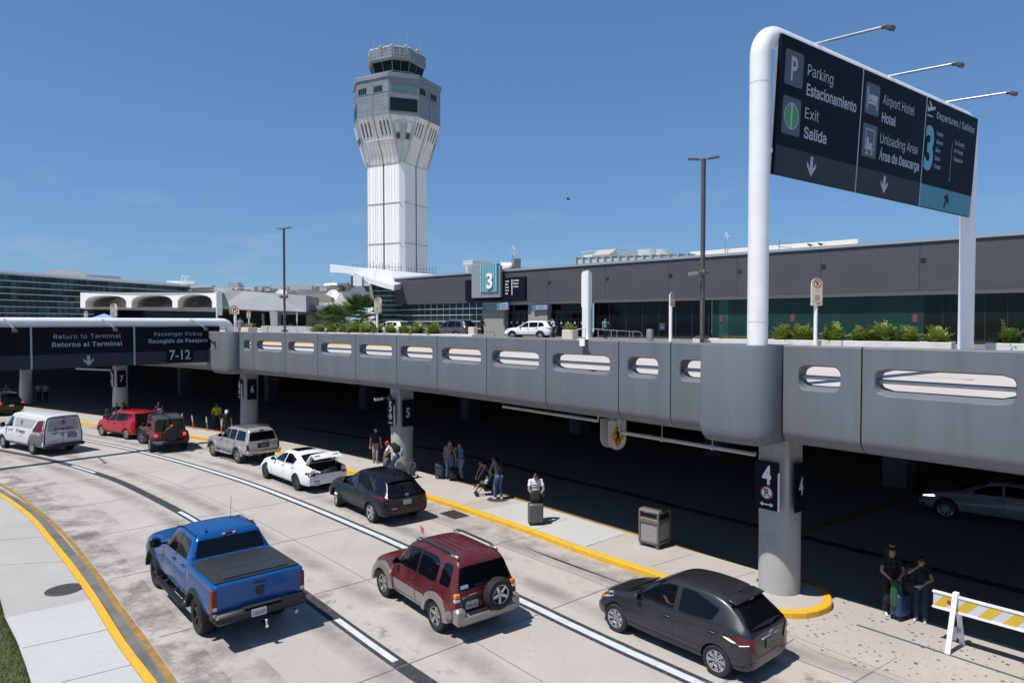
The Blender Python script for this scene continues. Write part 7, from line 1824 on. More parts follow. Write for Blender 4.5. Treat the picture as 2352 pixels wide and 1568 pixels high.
for s in (1,-1):
 b = MB(); b.tube((-1.02,s * .56,.36),(-1.12,s * .56,.355),.04,n=12); b.tube((-1.02,s * .46,.36),(-1.12,s * .46,.355),.04,n=12); b.build('exhaust_pipe',M['steel'],c.root,smooth=45)
# boot lid swung up: curved panel with thickness, lamps on it, gas struts
lid = MB(); hx,hz = -.36,1.12; N = 10; outer = []
for i in range(N + 1):
 t = i / N;
 px,pz = (-.70 * t if t < .85 else -.70 * .85 - (t - .85) * .25),(0.0 if t < .8 else -(t - .8) * 1.35); outer.append((px * .96,pz + .035 * math.sin(math.pi * min(t / .8,1))))
ang = rad(-68 + 26)
def lidp(px,pz,y,th):
 ca,sa = math.cos(rad(-52)),math.sin(rad(-52)); x_,z_ = px,pz - th; return Vector((hx + ca * x_ + sa * z_,y,hz + -sa * -1 * 0 + (-x_) * .55 + z_ * .8 + 0))
Rl = Matrix.Rotation(rad(46),3,'Y')
vs = []
for th in (0,.055):
 for px,pz in outer:
  for j in range(7):
   y = -.66 + 1.32 * j / 6; yy = y * (1 - .08 * (px / -.7)); q = Rl @ Vector((px * 1.06,yy,pz - th - .03 * (abs(y) / .66) ** 3)); vs.append(Vector((hx,0,hz + .02)) + q)
n1 = (N + 1) * 7
top_ = [[i * 7 + j,i * 7 + j + 1,(i + 1) * 7 + j + 1,(i + 1) * 7 + j] for i in range(N) for j in range(6)]
lid.add(vs,top_ + [[n1 + k for k in f_[::-1]] for f_ in top_])
edge = [i * 7 for i in range(N + 1)] + [N * 7 + j for j in range(1,7)] + [i * 7 + 6 for i in range(N - 1,-1,-1)] + [j for j in range(5,0,-1)]
lid.add(vs,[[edge[i],edge[(i + 1) % len(edge)],n1 + edge[(i + 1) % len(edge)],n1 + edge[i]] for i in range(len(edge))])
lo = lid.build('boot_lid',[WHT],c.root,smooth=40)
vs2 = [v + Vector((.004,0,-.010)) for v in vs[n1:]]; b = MB(); idx = [f_ for k,f_ in enumerate(top_) if 1 <= k % 6 <= 4 and 1 <= k // 6 <= N - 2]; b.add(vs2,idx); b.build('lid_lining',M['black'],lo)
b = MB()
for s in (1,-1): b.box(vs[9 * 7 + (1 if s < 0 else 5)] + Vector((-.012,0,-.02)),(.03,.26,.07),Rl,bev=.01)
b.build('lid_lamp',M['tail'],lo)
b = MB()
for s in (1,-1): b.pipe([(-.50,s * .64,.96),(-.66,s * .64,1.24),(-.62,s * .62,1.42)],.018,n=6)
b.build('lid_strut',M['white'],c.root)
b = MB(); r2 = random.Random(6)
for k in range(16): b.ball((-.80 + r2.uniform(-.12,.12),r2.uniform(-.2,.42),.72 + r2.uniform(0,.08)),(r2.uniform(.06,.11),r2.uniform(.08,.14),r2.uniform(.05,.09)),n=8,m=6)
tag(b.build('shopping_bag',mat('bag_white',(.55,.55,.56),.6,var=.3,vscale=12),c.root if False else None,smooth=50),'crumpled white bags lying in the open boot of the white saloon','bag'); bagw = bpy.data.objects['shopping_bag']
b = MB(); b.box((-.62,-.42,.76),(.26,.3,.22),bev=.01); box_ = tag(b.build('cardboard_box',mat('cardboard',(.32,.20,.10),.85)),'brown cardboard box in the right side of the open boot','box')
bpy.context.view_layer.update()
for o_ in (bagw,box_): o_.location = c.root.location; o_.rotation_euler = c.root.rotation_euler
# ------------------------------------------------------------------ silver off-roader
SIL = paint('silver_paint',(.46,.45,.43),.45,.34,dust=.25); SILD = paint('silver_lower',(.30,.31,.33),.4,.38,dust=.15)
st = [(-1.02,.55,.76,.8,.98,.78,1.06,.76,1.07),(-1.0,.50,.84,.8,1.0,.81,1.10,.78,1.11),(-.95,.48,.86,.8,1.02,.83,1.2,.76,1.21),(-.84,.46,.87,.8,1.04,.84,1.58,.65,1.61),(-.76,.46,.87,.8,1.06,.84,1.66,.63,1.70),(-.4,.44,.87,.8,1.08,.84,1.69,.63,1.735),(.8,.44,.87,.8,1.08,.84,1.69,.63,1.735),(1.2,.44,.87,.78,1.06,.84,1.65,.63,1.69),(1.45,.44,.87,.78,1.05,.83,1.55,.63,1.58),(1.95,.44,.87,.76,1.04,.82,1.16,.70,1.18),(2.15,.44,.87,.74,1.02,.81,1.09,.72,1.12),(3.0,.44,.86,.7,.96,.79,1.02,.70,1.07),(3.35,.46,.80,.66,.88,.74,.94,.64,.97),(3.5,.52,.68,.62,.76,.62,.80,.54,.82)]
c = make_car('off_roader','silver older off-roader with roof rack and tinted windows behind column 6','car',st,2.675,.385,SIL,.87,'six',mat('alloy_gold',(.42,.38,.32),.4,metal=.7),tw=.26,rimr=.58,arch=1.16)
place(c.root,(-13.50,33.2),rad(138.0),.90)
decal(c,'rear_window',rnd([(-.68,1.16),(.68,1.16),(.60,1.56),(-.60,1.56)],.06),M['glass'],'rear')
for q in ([(.92,1.14),(1.72,1.14),(1.34,1.55),(.92,1.60)],[(.26,1.14),(.86,1.14),(.86,1.60),(.26,1.60)],[(-.74,1.16),(.14,1.14),(.14,1.60),(-.62,1.58)]): decal(c,'side_window',rnd(q,.06),M['glass'])
decal(c,'windscreen',rnd([(-.70,1.18),(.70,1.18),(.6,1.58),(-.6,1.58)],.06),M['glass'],'front')
for pts in ([(.89,.5),(.89,1.12)],[(1.86,.5),(1.86,1.1)],[(.2,1.62),(.2,1.0),(.42,.7),(.46,.5)]): seam(c,pts)
seam(c,[(.46,.56),(2.2,.56)],.2,SILD,name='door_cladding',off=.012); flare_arcs(c,SILD,.385 * 1.15,.385 * 1.42,.04); handles(c,[(1.0,1.0),(.28,1.0)],SIL,.18,.03); mirrors(c,1.72,1.18,M['black'],(.11,.2,.17),.14)
box_part(c,'rear_bumper',[((-1.08,0,.60),(.18,1.66,.17),.04),((-1.0,.82,.62),(.3,.12,.2),.04),((-1.0,-.82,.62),(.3,.12,.2),.04)],mat('bumper_chrome',(.5,.5,.5),.25,metal=.9,var=.2),smooth=40)
for s in (1,-1): box_part(c,'tail_lamp',[((-.985,s * .79,.86),(.08,.12,.30),.02)],M['tail'])
box_part(c,'brake_lamp',[((-.83,0,1.645),(.04,.22,.04))],M['tail']); box_part(c,'plate_recess',[((-1.01,0,.92),(.03,.62,.26),.01)],M['black']); plate_on(c,0,.90,'DXT 406',off=.035,col=mat('plate_dark',(.12,.12,.12),.5)); wiper(c,.05,1.18,-.3,1.2)
b = MB()
for s in (1,-1): b.pipe([(-.5,s * .56,1.70),(-.45,s * .56,1.77),(.75,s * .56,1.78),(.85,s * .56,1.71)],.018,n=6)
for x in (-.45,-.15,.15,.45,.72): b.tube((x,-.56,1.775),(x,.56,1.775),.014,n=6)
b.build('roof_rack',M['black'],c.root,smooth=45)
b = MB(); b.box((-1.2,-.1,.46),(.2,.07,.07)); b.ball((-1.28,-.1,.53),.03); b.build('tow_hitch',M['black'],c.root)
for s in (1,-1): box_part(c,'mud_flap',[((-.50,s * .76,.36),(.02,.24,.3))],M['black'])
for s in (1,-1):
 b = MB(); b.pipe([(.48,s * .86,.44),(.6,s * .93,.42),(2.1,s * .93,.42),(2.2,s * .86,.44)],.05,n=8); b.build('side_step',SILD,c.root,smooth=45)
# ------------------------------------------------------------------ red soft-top off-roader (boxy)
JRED = paint('jeep_red',(.30,.008,.012),.15,.30,dust=.08); JBLK = mat('soft_top',(.035,.037,.04),.75,bump=.15,bscale=60)
st = [(-.70,.58,.74,.8,1.02,.74,1.12,.72,1.12),(-.68,.55,.775,.8,1.05,.77,1.14,.74,1.14),(0,.5,.785,.8,1.06,.78,1.14,.74,1.14),(2.0,.5,.785,.8,1.06,.78,1.15,.74,1.15),(2.08,.5,.78,.8,1.05,.77,1.14,.73,1.16),(2.2,.52,.74,.8,1.02,.72,1.12,.66,1.15),(3.3,.55,.64,.8,.98,.62,1.08,.56,1.12),(3.45,.6,.60,.8,.94,.58,1.02,.52,1.05)]
c = make_car('open_off_roader','red boxy off-roader with black roof, black flares and a covered spare wheel','car',st,2.95,.41,JRED,.80,'five',mat('alloy_mid',(.35,.35,.36),.35,metal=.8),tw=.26,rimr=.58,arch=1.2,steer=.5,track_in=-.13)
place(c.root,(-19.35,36.2),rad(126),.93); jp = c
cab = MB(); secs = []
for x,z0,z1,w0,w1 in ((-.69,1.12,1.78,.755,.68),(-.60,1.12,1.84,.76,.685),(1.2,1.13,1.87,.765,.69),(1.62,1.13,1.84,.765,.69),(1.98,1.13,1.18,.75,.74)):
 secs.append([(x,-w0,z0),(x,-w1 - .02,z1 - .08),(x,-w1 + .06,z1),(x,w1 - .06,z1),(x,w1 + .02,z1 - .08),(x,w0,z0)])
cab.add([p for s_ in secs for p in s_],[[i * 6 + j,i * 6 + j + 1,(i + 1) * 6 + j + 1,(i + 1) * 6 + j] for i in range(4) for j in range(5)] + [list(range(6)),[24 + j for j in range(6)][::-1]])
co = cab.build('hard_top',JBLK,c.root,smooth=25); bm = bmesh.new(); bm.from_mesh(co.data); bmesh.ops.triangulate(bm,faces=bm.faces); cb2 = Car(); cb2.bvh = BVHTree.FromBMesh(bm); cb2.W = .78; cb2.root = c.root; bm.free()
decal(cb2,'rear_window',rnd([(-.62,1.18),(.62,1.18),(.58,1.70),(-.58,1.70)],.04),M['glass'],'rear')
for q in ([(1.0,1.18),(1.84,1.18),(1.52,1.70),(1.0,1.72)],[(.14,1.18),(.92,1.18),(.92,1.72),(.14,1.72)],[(-.60,1.2),(.04,1.18),(.04,1.72),(-.58,1.70)]): decal(cb2,'side_window',rnd(q,.04),M['glass'])
decal(cb2,'windscreen',rnd([(-.64,1.2),(.64,1.2),(.62,1.76),(-.62,1.76)],.04),M['glass'],'front')
for s in (1,-1):
 seam(cb2,[(.96,1.14),(.96,1.76)],.06,JRED,name='door_frame',off=.012)
for x in (-.1,.55): seam(cb2,[(x,-.6),(x,.6)],.02,M['joint'],'top','roof_joint')
for pts in ([(.96,.55),(.96,1.12)],[(1.92,.55),(1.92,1.12)],[(.1,1.12),(.1,.85),(.36,.55)]): seam(c,pts)
for x,z,L0,L1 in ((0,.41,-.62,.62),(2.95,.41,-.66,.66)):
 for s in (1,-1):
  b = MB(); pts = [(x + L0,.62),(x + L0 * .82,.88),(x + L0 * .5,1.0),(x + L1 * .5,1.0),(x + L1 * .86,.82),(x + L1,.60)]
  vs = [(px,s * yy,pz + dz) for px,pz in pts for yy,dz in ((.62,.0),(.95,-.01),(.95,-.07),(.62,-.05))]
  b.add(vs,[[i * 4 + j,i * 4 + (j + 1) % 4,(i + 1) * 4 + (j + 1) % 4,(i + 1) * 4 + j] for i in range(5) for j in range(4)] + [[0,1,2,3],[20,21,22,23][::-1]]); b.build('fender_flare',mat('flare_grey',(.05,.055,.06),.5),c.root,smooth=30)
handles(c,[(1.08,.98),(.22,.98)],M['black'],.16,.03); mirrors(c,1.86,1.18,M['black'],(.09,.2,.2),.16)
b = MB(); R = Matrix.Rotation(rad(90),3,'Y'); b.lathe([(0,-.13),(.36,-.12),(.40,-.06),(.40,.08),(.36,.13),(0,.14)],c=(-.86,-.05,1.0),R=R,n=36,cap=False); b.build('spare_wheel_cover',M['black'],c.root,smooth=40); box_part(c,'spare_bracket',[((-.74,-.05,.98),(.12,.3,.3))],M['black'])
for s in (1,-1): box_part(c,'tail_lamp',[((-.72,s * .69,.93),(.07,.15,.17),.02)],M['taillit']);
for s in (1,-1): box_part(c,'lamp_bezel',[((-.705,s * .69,.92),(.07,.19,.22),.02)],M['black'])
box_part(c,'brake_lamp',[((-.80,-.05,1.43),(.04,.14,.045),.01)],M['taillit']); box_part(c,'rear_bumper',[((-.82,0,.56),(.24,1.74,.18),.05)],M['black'],smooth=40)
T = frame((-.945,.58,.49),(0,-1,0)); b = MB(); plate_poly(b,T,rrect(-.16,0,.16,.15,.01),0,.01); b.build('licence_plate',mat('plate_blue',(.15,.28,.38),.5),c.root)
box_part(c,'tailgate_hinge',[((-.71,-.70,1.0),(.04,.1,.06)),((-.71,-.70,.75),(.04,.1,.06)),((-.71,.38,.9),(.03,.08,.22))],M['black'])
for s in (1,-1): box_part(c,'side_step',[((1.45,s * .86,.45),(1.5,.14,.06),.02)],M['black'])
# ------------------------------------------------------------------ red boxy hatchback, tailgate open
SRED = paint('soul_red',(.42,.006,.012),.1,.30,dust=.04)
st = [(-.76,.40,.66,.6,.92,.68,1.0,.66,1.01),(-.73,.34,.80,.6,.95,.78,1.04,.74,1.05),(-.66,.30,.87,.62,.98,.82,1.2,.73,1.22),(-.54,.28,.90,.64,1.0,.85,1.48,.66,1.51),(-.42,.27,.90,.65,1.01,.85,1.55,.645,1.59),(.2,.26,.90,.65,1.01,.855,1.585,.645,1.63),(1.1,.26,.90,.65,.99,.85,1.575,.64,1.62),(1.5,.26,.90,.64,.98,.84,1.48,.64,1.52),(2.05,.26,.90,.62,.97,.82,1.12,.70,1.14),(2.3,.26,.89,.6,.94,.80,1.04,.72,1.07),(2.95,.28,.86,.56,.88,.76,.96,.68,1.0),(3.25,.32,.78,.52,.76,.68,.82,.58,.85),(3.38,.38,.64,.5,.62,.56,.66,.48,.68)]
c = make_car('hatchback','bright red boxy hatchback with its tailgate raised, beside column 7','car',st,2.57,.33,SRED,.90,'five',M['alloy'],tw=.21,rimr=.70,arch=1.12)
place(c.root,(-22.75,40.0),rad(150),.90); sol = c
k = MB(); k.box((-.62,0,1.13),(.5,1.30,.78),bev=.0); k_ = k.build('cutter',[SRED,M['black']])
for p in k_.data.polygons: p.material_index = 1
apply_bool(c.body,[k_]); shade(c.body.data,38)
for q in ([(1.12,1.05),(1.86,1.05),(1.44,1.45),(1.12,1.48)],[(.30,1.06),(1.05,1.05),(1.05,1.50),(.06,1.50)],): decal(c,'side_window',rnd(q,.06),M['glass'])
decal(c,'side_window',rnd([(.02,1.14),(.24,1.07),(.06,1.50),(-.40,1.48),(-.32,1.38)],.05),M['glass'])
decal(c,'windscreen',rnd([(-.70,1.13),(.70,1.13),(.6,1.54),(-.6,1.54)],.06),M['glass'],'front')
for pts in ([(1.08,.36),(1.08,1.03)],[(1.96,.36),(1.98,1.0)],[(.26,1.05),(.14,.88),(.38,.58),(.44,.36)]): seam(c,pts)
seam(c,[(.42,.34),(2.16,.34)],.09,M['black'],name='sill',off=.012); flare_arcs(c,SRED,.33 * 1.11,.33 * 1.24,.012); handles(c,[(1.2,.90),(.34,.92)],SRED,.19,.03); mirrors(c,1.88,1.08,SRED,(.11,.18,.14),.14)
b = MB(); Rl = Matrix.Rotation(rad(4),3,'Y'); b.box(Vector((-.50,0,1.60)) + Rl @ Vector((-.42,0,-.02)),(.86,1.28,.07),Rl,bev=.03); tg = b.build('tailgate',SRED,c.root,smooth=40)
b = MB(); b.box(Vector((-.50,0,1.60)) + Rl @ Vector((-.40,0,-.065)),(.74,1.12,.03),Rl); b.build('tailgate_glass',M['glass'],tg)
for s in (1,-1): decal(c,'tail_lamp',rnd([(s * .70,.96),(s * .82,.96),(s * .78,1.40),(s * .70,1.40)],.03),M['tail'],'rear',.01)
decal(c,'tail_lamp',rnd([(-.76,.92),(-.60,.95),(-.60,1.05),(-.74,1.04)],.02),M['tail'],'side',.012)
b = MB()
for s in (1,-1): b.tube((-.56,s * .66,1.15),(-.85,s * .62,1.55),.014,n=6)
b.build('tailgate_strut',M['black'],c.root); box_part(c,'rear_bumper',[((-.76,0,.5),(.1,1.5,.22),.04)],M['black'])
# ------------------------------------------------------------------ white hire van
VWH = paint('van_white',(.66,.66,.66),0,.38,dust=.10)
st = [(-1.26,.46,.86,.9,1.3,.84,1.88,.70,1.94),(-1.23,.42,.96,.9,1.32,.91,1.98,.76,2.05),(-1.1,.40,1.0,.9,1.34,.94,2.02,.78,2.10),(1.8,.40,1.0,.9,1.32,.94,2.02,.78,2.11),(2.45,.40,1.0,.9,1.28,.94,1.98,.77,2.05),(2.75,.40,1.0,.88,1.24,.93,1.82,.76,1.88),(3.35,.40,1.0,.85,1.16,.92,1.30,.82,1.33),(3.6,.40,.99,.82,1.06,.91,1.16,.80,1.20),(4.2,.42,.94,.78,.94,.84,1.0,.74,1.04),(4.42,.46,.84,.72,.82,.74,.86,.64,.88)]
c = make_car('delivery_van','white hire van with maroon and grey flashes and lettering on its rear doors','van',st,3.43,.375,VWH,1.0,'steel',mat('wheel_cap',(.42,.42,.42),.4,metal=.6),tw=.24,rimr=.56,arch=1.14)
place(c.root,(-25.1,35.45),rad(147.5),1.0); van = c
VM = mat('van_maroon',(.10,.010,.016),.5,spec=.25); VG = mat('van_grey',(.14,.13,.13),.5,spec=.25); VI = mat('van_panel_grey',(.36,.36,.37),.5,spec=.25)
decal(c,'maroon_flash',[(-1.20,1.22),(-.02,1.20),(-.50,1.78),(-1.16,1.86)],VM,'side',.004); decal(c,'grey_flash',[(-1.24,.50),(.50,.50),(.02,1.18),(-1.21,1.20)],VG,'side',.004)
decal(c,'side_panel_grey',rnd([(.1,1.34),(2.02,1.32),(2.02,1.80),(-.35,1.80)],.05),VI,'side',.003)
decal(c,'side_window',rnd([(2.28,1.32),(3.12,1.26),(2.72,1.78),(2.28,1.84)],.06),M['glass']); decal(c,'windscreen',rnd([(-.80,1.34),(.80,1.34),(.7,1.86),(-.7,1.86)],.06),M['glass'],'front')
decal(c,'rear_window_panel',rnd([(-.76,1.26),(.76,1.26),(.68,1.84),(-.68,1.84)],.08),VI,'rear',.004)
ed = [(-.90,.54),(-.88,1.3),(-.76,1.84),(-.68,1.93),(.68,1.93),(.76,1.84),(.88,1.3),(.90,.54)]
seam(c,ed,.05,M['black'],'rear','door_seal',off=.004); seam(c,[(0,.54),(0,1.92)],.014,M['joint'],'rear')
for s in (1,-1): decal(c,'tail_lamp',rnd([(s * .89,1.02),(s * .955,1.02),(s * .93,1.38),(s * .87,1.38)],.02),M['tail'],'rear',.02)
decal(c,'tail_lamp',rnd([(-1.25,1.02),(-1.14,1.02),(-1.14,1.38),(-1.24,1.38)],.02),M['tail'],'side',.012); box_part(c,'brake_lamp',[((-1.24,0,1.955),(.04,.2,.035))],M['tail'])
box_part(c,'rear_bumper',[((-1.33,0,.50),(.18,1.96,.18),.04)],M['black'],smooth=40)
T = frame((-1.266,0,0),(0,-1,0)); VL = mat('van_maroon_ink',(.09,.015,.02),.5); VK = mat('van_ink',(.06,.045,.045),.5)
def van_logo(T,cx,cy,k,d):
 b = MB(); b.add([T @ Vector((cx + x * k,cy + y * k,d)) for x,y in ((-.5,.05),(.05,.55),(.35,.05),(.1,-.02),(-.02,.22),(-.2,.08))],[[0,5,4,1],[1,4,3,2]])
 b2 = MB(); b2.add([T @ Vector((cx + x * k,cy + y * k,d)) for x,y in ((-.6,-.12),(.1,.08),(.1,.0),(-.6,-.2),(-.4,-.35),(.5,.0),(.5,-.1),(-.4,-.45))],[[0,3,2,1],[4,7,6,5]]); return b,b2
b,b2 = van_logo(T,0,1.66,.26,.03); b.build('logo',VL,c.root); b2.build('logo_stripe',VI if False else VG,c.root)
b = MB(); text_geo(b,T,'Zezgo',0,1.30,.17,.95,.012,'CENTER',fit=.95,depth=.03); b.build('lettering',VL,c.root)
b = MB(); text_geo(b,T,'787-231-4422',0,1.08,.11,.9,.012,'CENTER',fit=1.15,depth=.03); text_geo(b,T,'CAR RENTALS',-.38,.74,.06,.9,0,'CENTER',fit=.72,depth=.03); text_geo(b,T,'en español',-.45,.66,.03,.9,0,'CENTER',fit=.3,depth=.03); b.build('lettering',VK,c.root)
T2 = frame((-1.285,-.42,.84),(0,-1,0)); b = MB(); plate_poly(b,T2,rrect(-.21,0,.21,.2,.02),0,.008); b.build('plate_frame',M['black'],c.root); b = MB(); plate_poly(b,T2,rrect(-.16,.03,.16,.17,.01),.008,.012); b.build('licence_plate',mat('plate_grey2',(.25,.26,.28),.5),c.root)
for s in (1,-1):
 def side_T(x,z):
  p,n = project(c,(x,3 * s,z),(0,-s,0)); return frame(p + n * .012,(-s,0,0),Vector((0,0,1)) - n * n.z)
 b,b2 = van_logo(side_T(1.25,1.58),0,0,.30,0); b.build('logo',VL,c.root); b2.build('logo_stripe',VG,c.root)
 b = MB(); text_geo(b,side_T(1.25,1.05),'Zezgo',0,0,.24,.9,.012,'CENTER',fit=1.05); b.build('lettering',VL,c.root)
 b = MB(); text_geo(b,side_T(1.2,.86),'CAR RENTALS',0,0,.055,.9,0,'CENTER',fit=.62); b.build('lettering',VK,c.root)
 b = MB(); text_geo(b,side_T(-.45,1.07),'787-231-4422',0,0,.10,.9,.012,'CENTER',fit=.95); b.build('lettering',M['letterw'],c.root)
 b,b2 = van_logo(side_T(2.6,1.08),0,0,.18,0); b.build('logo',VL,c.root); b2.build('logo_stripe',VG,c.root)
for pts in ([(2.14,.5),(2.16,1.86)],[(3.28,.5),(3.22,1.26)],[(.3,.5),(.3,1.3)]): seam(c,pts)
handles(c,[(2.3,1.12)],M['black'],.16,.035); mirrors(c,3.05,1.32,M['black'],(.13,.24,.26),.2); box_part(c,'door_handle',[((-1.275,.06,1.0),(.04,.03,.16))],M['black'])
for y in (-.45,-.22,0,.22,.45): seam(c,[(-1.0,y),(1.9,y)],.03,mat('van_roof_rib',(.52,.52,.53),.4),'top','roof_rib',off=.008)
seam(c,[(.44,.44),(2.9,.44)],.10,VG,name='sill',off=.012)
# ------------------------------------------------------------------ remaining vehicles: shared shells, each a thing of its own
def simple_suv(name,label,paint_m,L=4.5,W=.92,H=1.66,wb=2.67,r=.34,rear_label=None,rim='five',minivan=False,cat='car',lit=False,light_flares=False):
 k = H / 1.66; ro = (L - wb) * .52; zt = H
 if minivan: roof = [(-ro + .42,.9 * zt),(-ro + .7,.965 * zt)]
 st = [(-ro,.46,.66,.7,.88,.66,.98,.64,1.0),(-ro + .03,.36,.82,.7,.94,.78,1.04,.72,1.06),(-ro + .12,.32,.89,.7,.99,.84,1.14,.70,1.16),(-ro + .38,.30,W,.72,1.02,.86,1.46 * k,.62,1.49 * k),(-ro + .55,.30,W,.72,1.03,.865,1.56 * k,.61,1.60 * k),(.3,.29,W,.72,1.02,.865,1.61 * k,.61,1.655 * k),(1.1,.29,W,.7,1.0,.86,1.60 * k,.61,1.645 * k),(1.5,.29,W,.7,.98,.85,1.5 * k,.6,1.54 * k),(2.15,.29,W,.68,.97,.83,1.12,.69,1.14),(2.35,.29,W,.66,.95,.82,1.04,.71,1.08),(wb + .35,.29,.90,.62,.88,.78,.95,.69,1.0),(wb + ro * .75,.32,.82,.58,.79,.70,.85,.6,.88),(L - ro,.4,.62,.54,.64,.56,.68,.48,.7)]
 c = make_car(name,label,cat,st,wb,r,paint_m,W,rim,M['alloy'],tw=.22,rimr=.68,arch=1.14)
 decal(c,'rear_window',rnd([(-.64,1.12),(.64,1.12),(.55,1.46 * k),(-.55,1.46 * k)],.06),M['glass'],'rear')
 x2 = -ro + .55
 for q in ([(1.16,1.06),(2.0,1.06),(1.5,1.44 * k),(1.16,1.51 * k)],[(.28,1.08),(1.09,1.06),(1.09,1.51 * k),(.28,1.52 * k)],[(x2 + .05,1.16 if not minivan else 1.1),(.22,1.09),(.22,1.51 * k),(x2 + .2,1.47 * k)]): decal(c,'side_window',rnd(q,.06),M['glass'])
 decal(c,'windscreen',rnd([(-.72,1.12),(.72,1.12),(.58,1.54 * k),(-.58,1.54 * k)],.06),M['glass'],'front')
 for pts in ([(1.12,.36),(1.12,1.04)],[(2.12,.36),(2.14,1.02)],[(.22,1.06),(.12,.85),(.40,.6),(.45,.36)]): seam(c,pts)
 flare_arcs(c,M['black'],r * 1.13,r * 1.28,.012); seam(c,[(.46,.36),(2.24,.36)],.11,M['black'],name='sill',off=.014); handles(c,[(1.24,.92),(.36,.95)],paint_m,.2,.03); mirrors(c,1.98,1.08,paint_m,(.12,.19,.15),.14)
 for s in (1,-1): decal(c,'tail_lamp',rnd([(s * .48,.96),(s * .84,1.0),(s * .84,.88),(s * .54,.88)],.03),M['tail'],'rear',.010)
 decal(c,'tail_lamp',rnd([(-ro + .02,.90),(-ro + .36,.98),(-ro + .40,1.03),(-ro + .06,1.02)],.03),M['tail'],'side',.010); plate_on(c,0,.74,None,off=.012); decal(c,'bumper_trim',rnd([(-.76,.42),(.76,.42),(.76,.52),(-.76,.52)],.04),M['black'],'rear',.008)
 box_part(c,'spoiler',[((-ro + .46,0,1.575 * k),(.26,1.0,.03),.012)],paint_m)
 decal(c,'headlamp',rnd([(wb + .30,.78),(wb + ro * .72,.70),(wb + ro * .6,.80),(wb + .36,.86)],.03),M['tailclear'],'side',.01)
 for s in (1,-1): box_part(c,'roof_rail',[((.2,s * .56,1.63 * k),(1.5,.03,.03),.01)],M['steel'])
 c.ro = ro; return c
WH2 = paint('white_suv_paint',(.70,.71,.72),0,.3,dust=.04); GR2 = paint('minivan_grey',(.07,.075,.085),.4,.3,dust=.06); DK2 = paint('dark_suv_paint',(.012,.013,.015),.2,.3,dust=.02)
def put(c,x,y,z,th): c.root.location = (x,y,z); c.root.rotation_euler = (0,0,th)
TH = math.atan2(.684,-.729)
def up_at(u,d): return Vector(((u - 1176) / FPX * d,d,DZ))
c = simple_suv('sport_utility','white sport utility car stopped before the terminal doors on the upper road',WH2); q = up_at(1248,61.5); put(c,q.x,q.y,DZ + .002,rad(158)); suvw = c
c = simple_suv('minivan','dark grey minivan behind the planter at the right end of the shrub row',GR2,L=5.1,W=.98,H=1.74,wb=3.0,minivan=True,cat='minivan'); q = up_at(1062,63); put(c,q.x,q.y,DZ + .002,rad(146))
c2_ = copy_tree(suvw.root); q = up_at(918,68); c2_.location = (q.x,q.y,DZ + .002); c2_.rotation_euler = (0,0,rad(146)); c2_['label'] = 'white car half hidden behind the shrubs right of the cream sign';
c3_ = copy_tree(suvw.root); q = up_at(840,74); c3_.location = (q.x,q.y,DZ + .002); c3_.rotation_euler = (0,0,rad(146)); c3_['label'] = 'white car half hidden behind the shrubs left of the cream sign'
c = simple_suv('sport_utility','dark car with a lit tail lamp at the far left edge behind the van',DK2); put(c,-37.9,50.9,0.002,rad(150)); box_part(c,'tail_lamp_lit',[((-c.ro + .02,-.72,.93),(.06,.2,.1),.02),((-c.ro + .02,.72,.93),(.06,.2,.1),.02)],M['taillit'])
# white saloon facing left under the deck; paint greyed to stand for shade
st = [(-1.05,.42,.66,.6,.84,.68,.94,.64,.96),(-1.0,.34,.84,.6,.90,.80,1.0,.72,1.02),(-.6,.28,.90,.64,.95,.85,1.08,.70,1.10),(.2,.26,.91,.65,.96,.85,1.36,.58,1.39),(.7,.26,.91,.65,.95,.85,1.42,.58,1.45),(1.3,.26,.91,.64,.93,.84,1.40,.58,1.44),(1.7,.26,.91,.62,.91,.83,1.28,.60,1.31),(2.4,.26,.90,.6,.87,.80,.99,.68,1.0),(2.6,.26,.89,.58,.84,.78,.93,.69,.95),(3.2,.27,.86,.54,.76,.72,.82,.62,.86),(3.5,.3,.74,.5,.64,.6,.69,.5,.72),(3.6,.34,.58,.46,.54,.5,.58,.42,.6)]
c = make_car('saloon_car','white saloon greyed for deck shade, with lit headlamps in the dark roadway under the deck','car',st,2.72,.34,paint('white_car_shaded_paint',(.20,.205,.21),0,.3,dust=.05),.91,'ten',M['alloy'],tw=.22,rimr=.72)
decal(c,'side_window',rnd([(1.12,1.0),(2.06,.98),(1.62,1.24),(1.12,1.34)],.05),M['glass']); decal(c,'side_window',rnd([(.2,1.03),(1.05,1.0),(1.05,1.34),(.66,1.34),(.1,1.16)],.05),M['glass']); decal(c,'windscreen',rnd([(-.7,1.0),(.7,1.0),(.55,1.36),(-.55,1.36)],.05),M['glass'],'front')
for pts in ([(1.08,.34),(1.08,1.0)],[(2.14,.34),(2.16,.94)]): seam(c,pts)
handles(c,[(1.2,.86),(.3,.88)],c.paint,.2,.03); mirrors(c,2.0,1.0,c.paint)
HL = mat('headlamp_lit',(.9,.93,1.0),.2,emit=2.5); decal(c,'headlamp',rnd([(3.06,.70),(3.46,.64),(3.42,.69),(3.1,.76)],.02),HL,'side',.01); decal(c,'grille',rnd([(-.5,.36),(.5,.36),(.56,.6),(-.56,.6)],.05),M['black'],'front',.01)
decal(c,'air_intake',rnd([(3.3,.34),(3.5,.38),(3.44,.58)],.02),M['black'],'side',.01)
for s in (1,-1): decal(c,'tail_lamp',rnd([(s * .5,.84),(s * .82,.86),(s * .8,.76),(s * .5,.76)],.02),M['tail'],'rear',.01)
put(c,17.95,22.85,.006,rad(141))
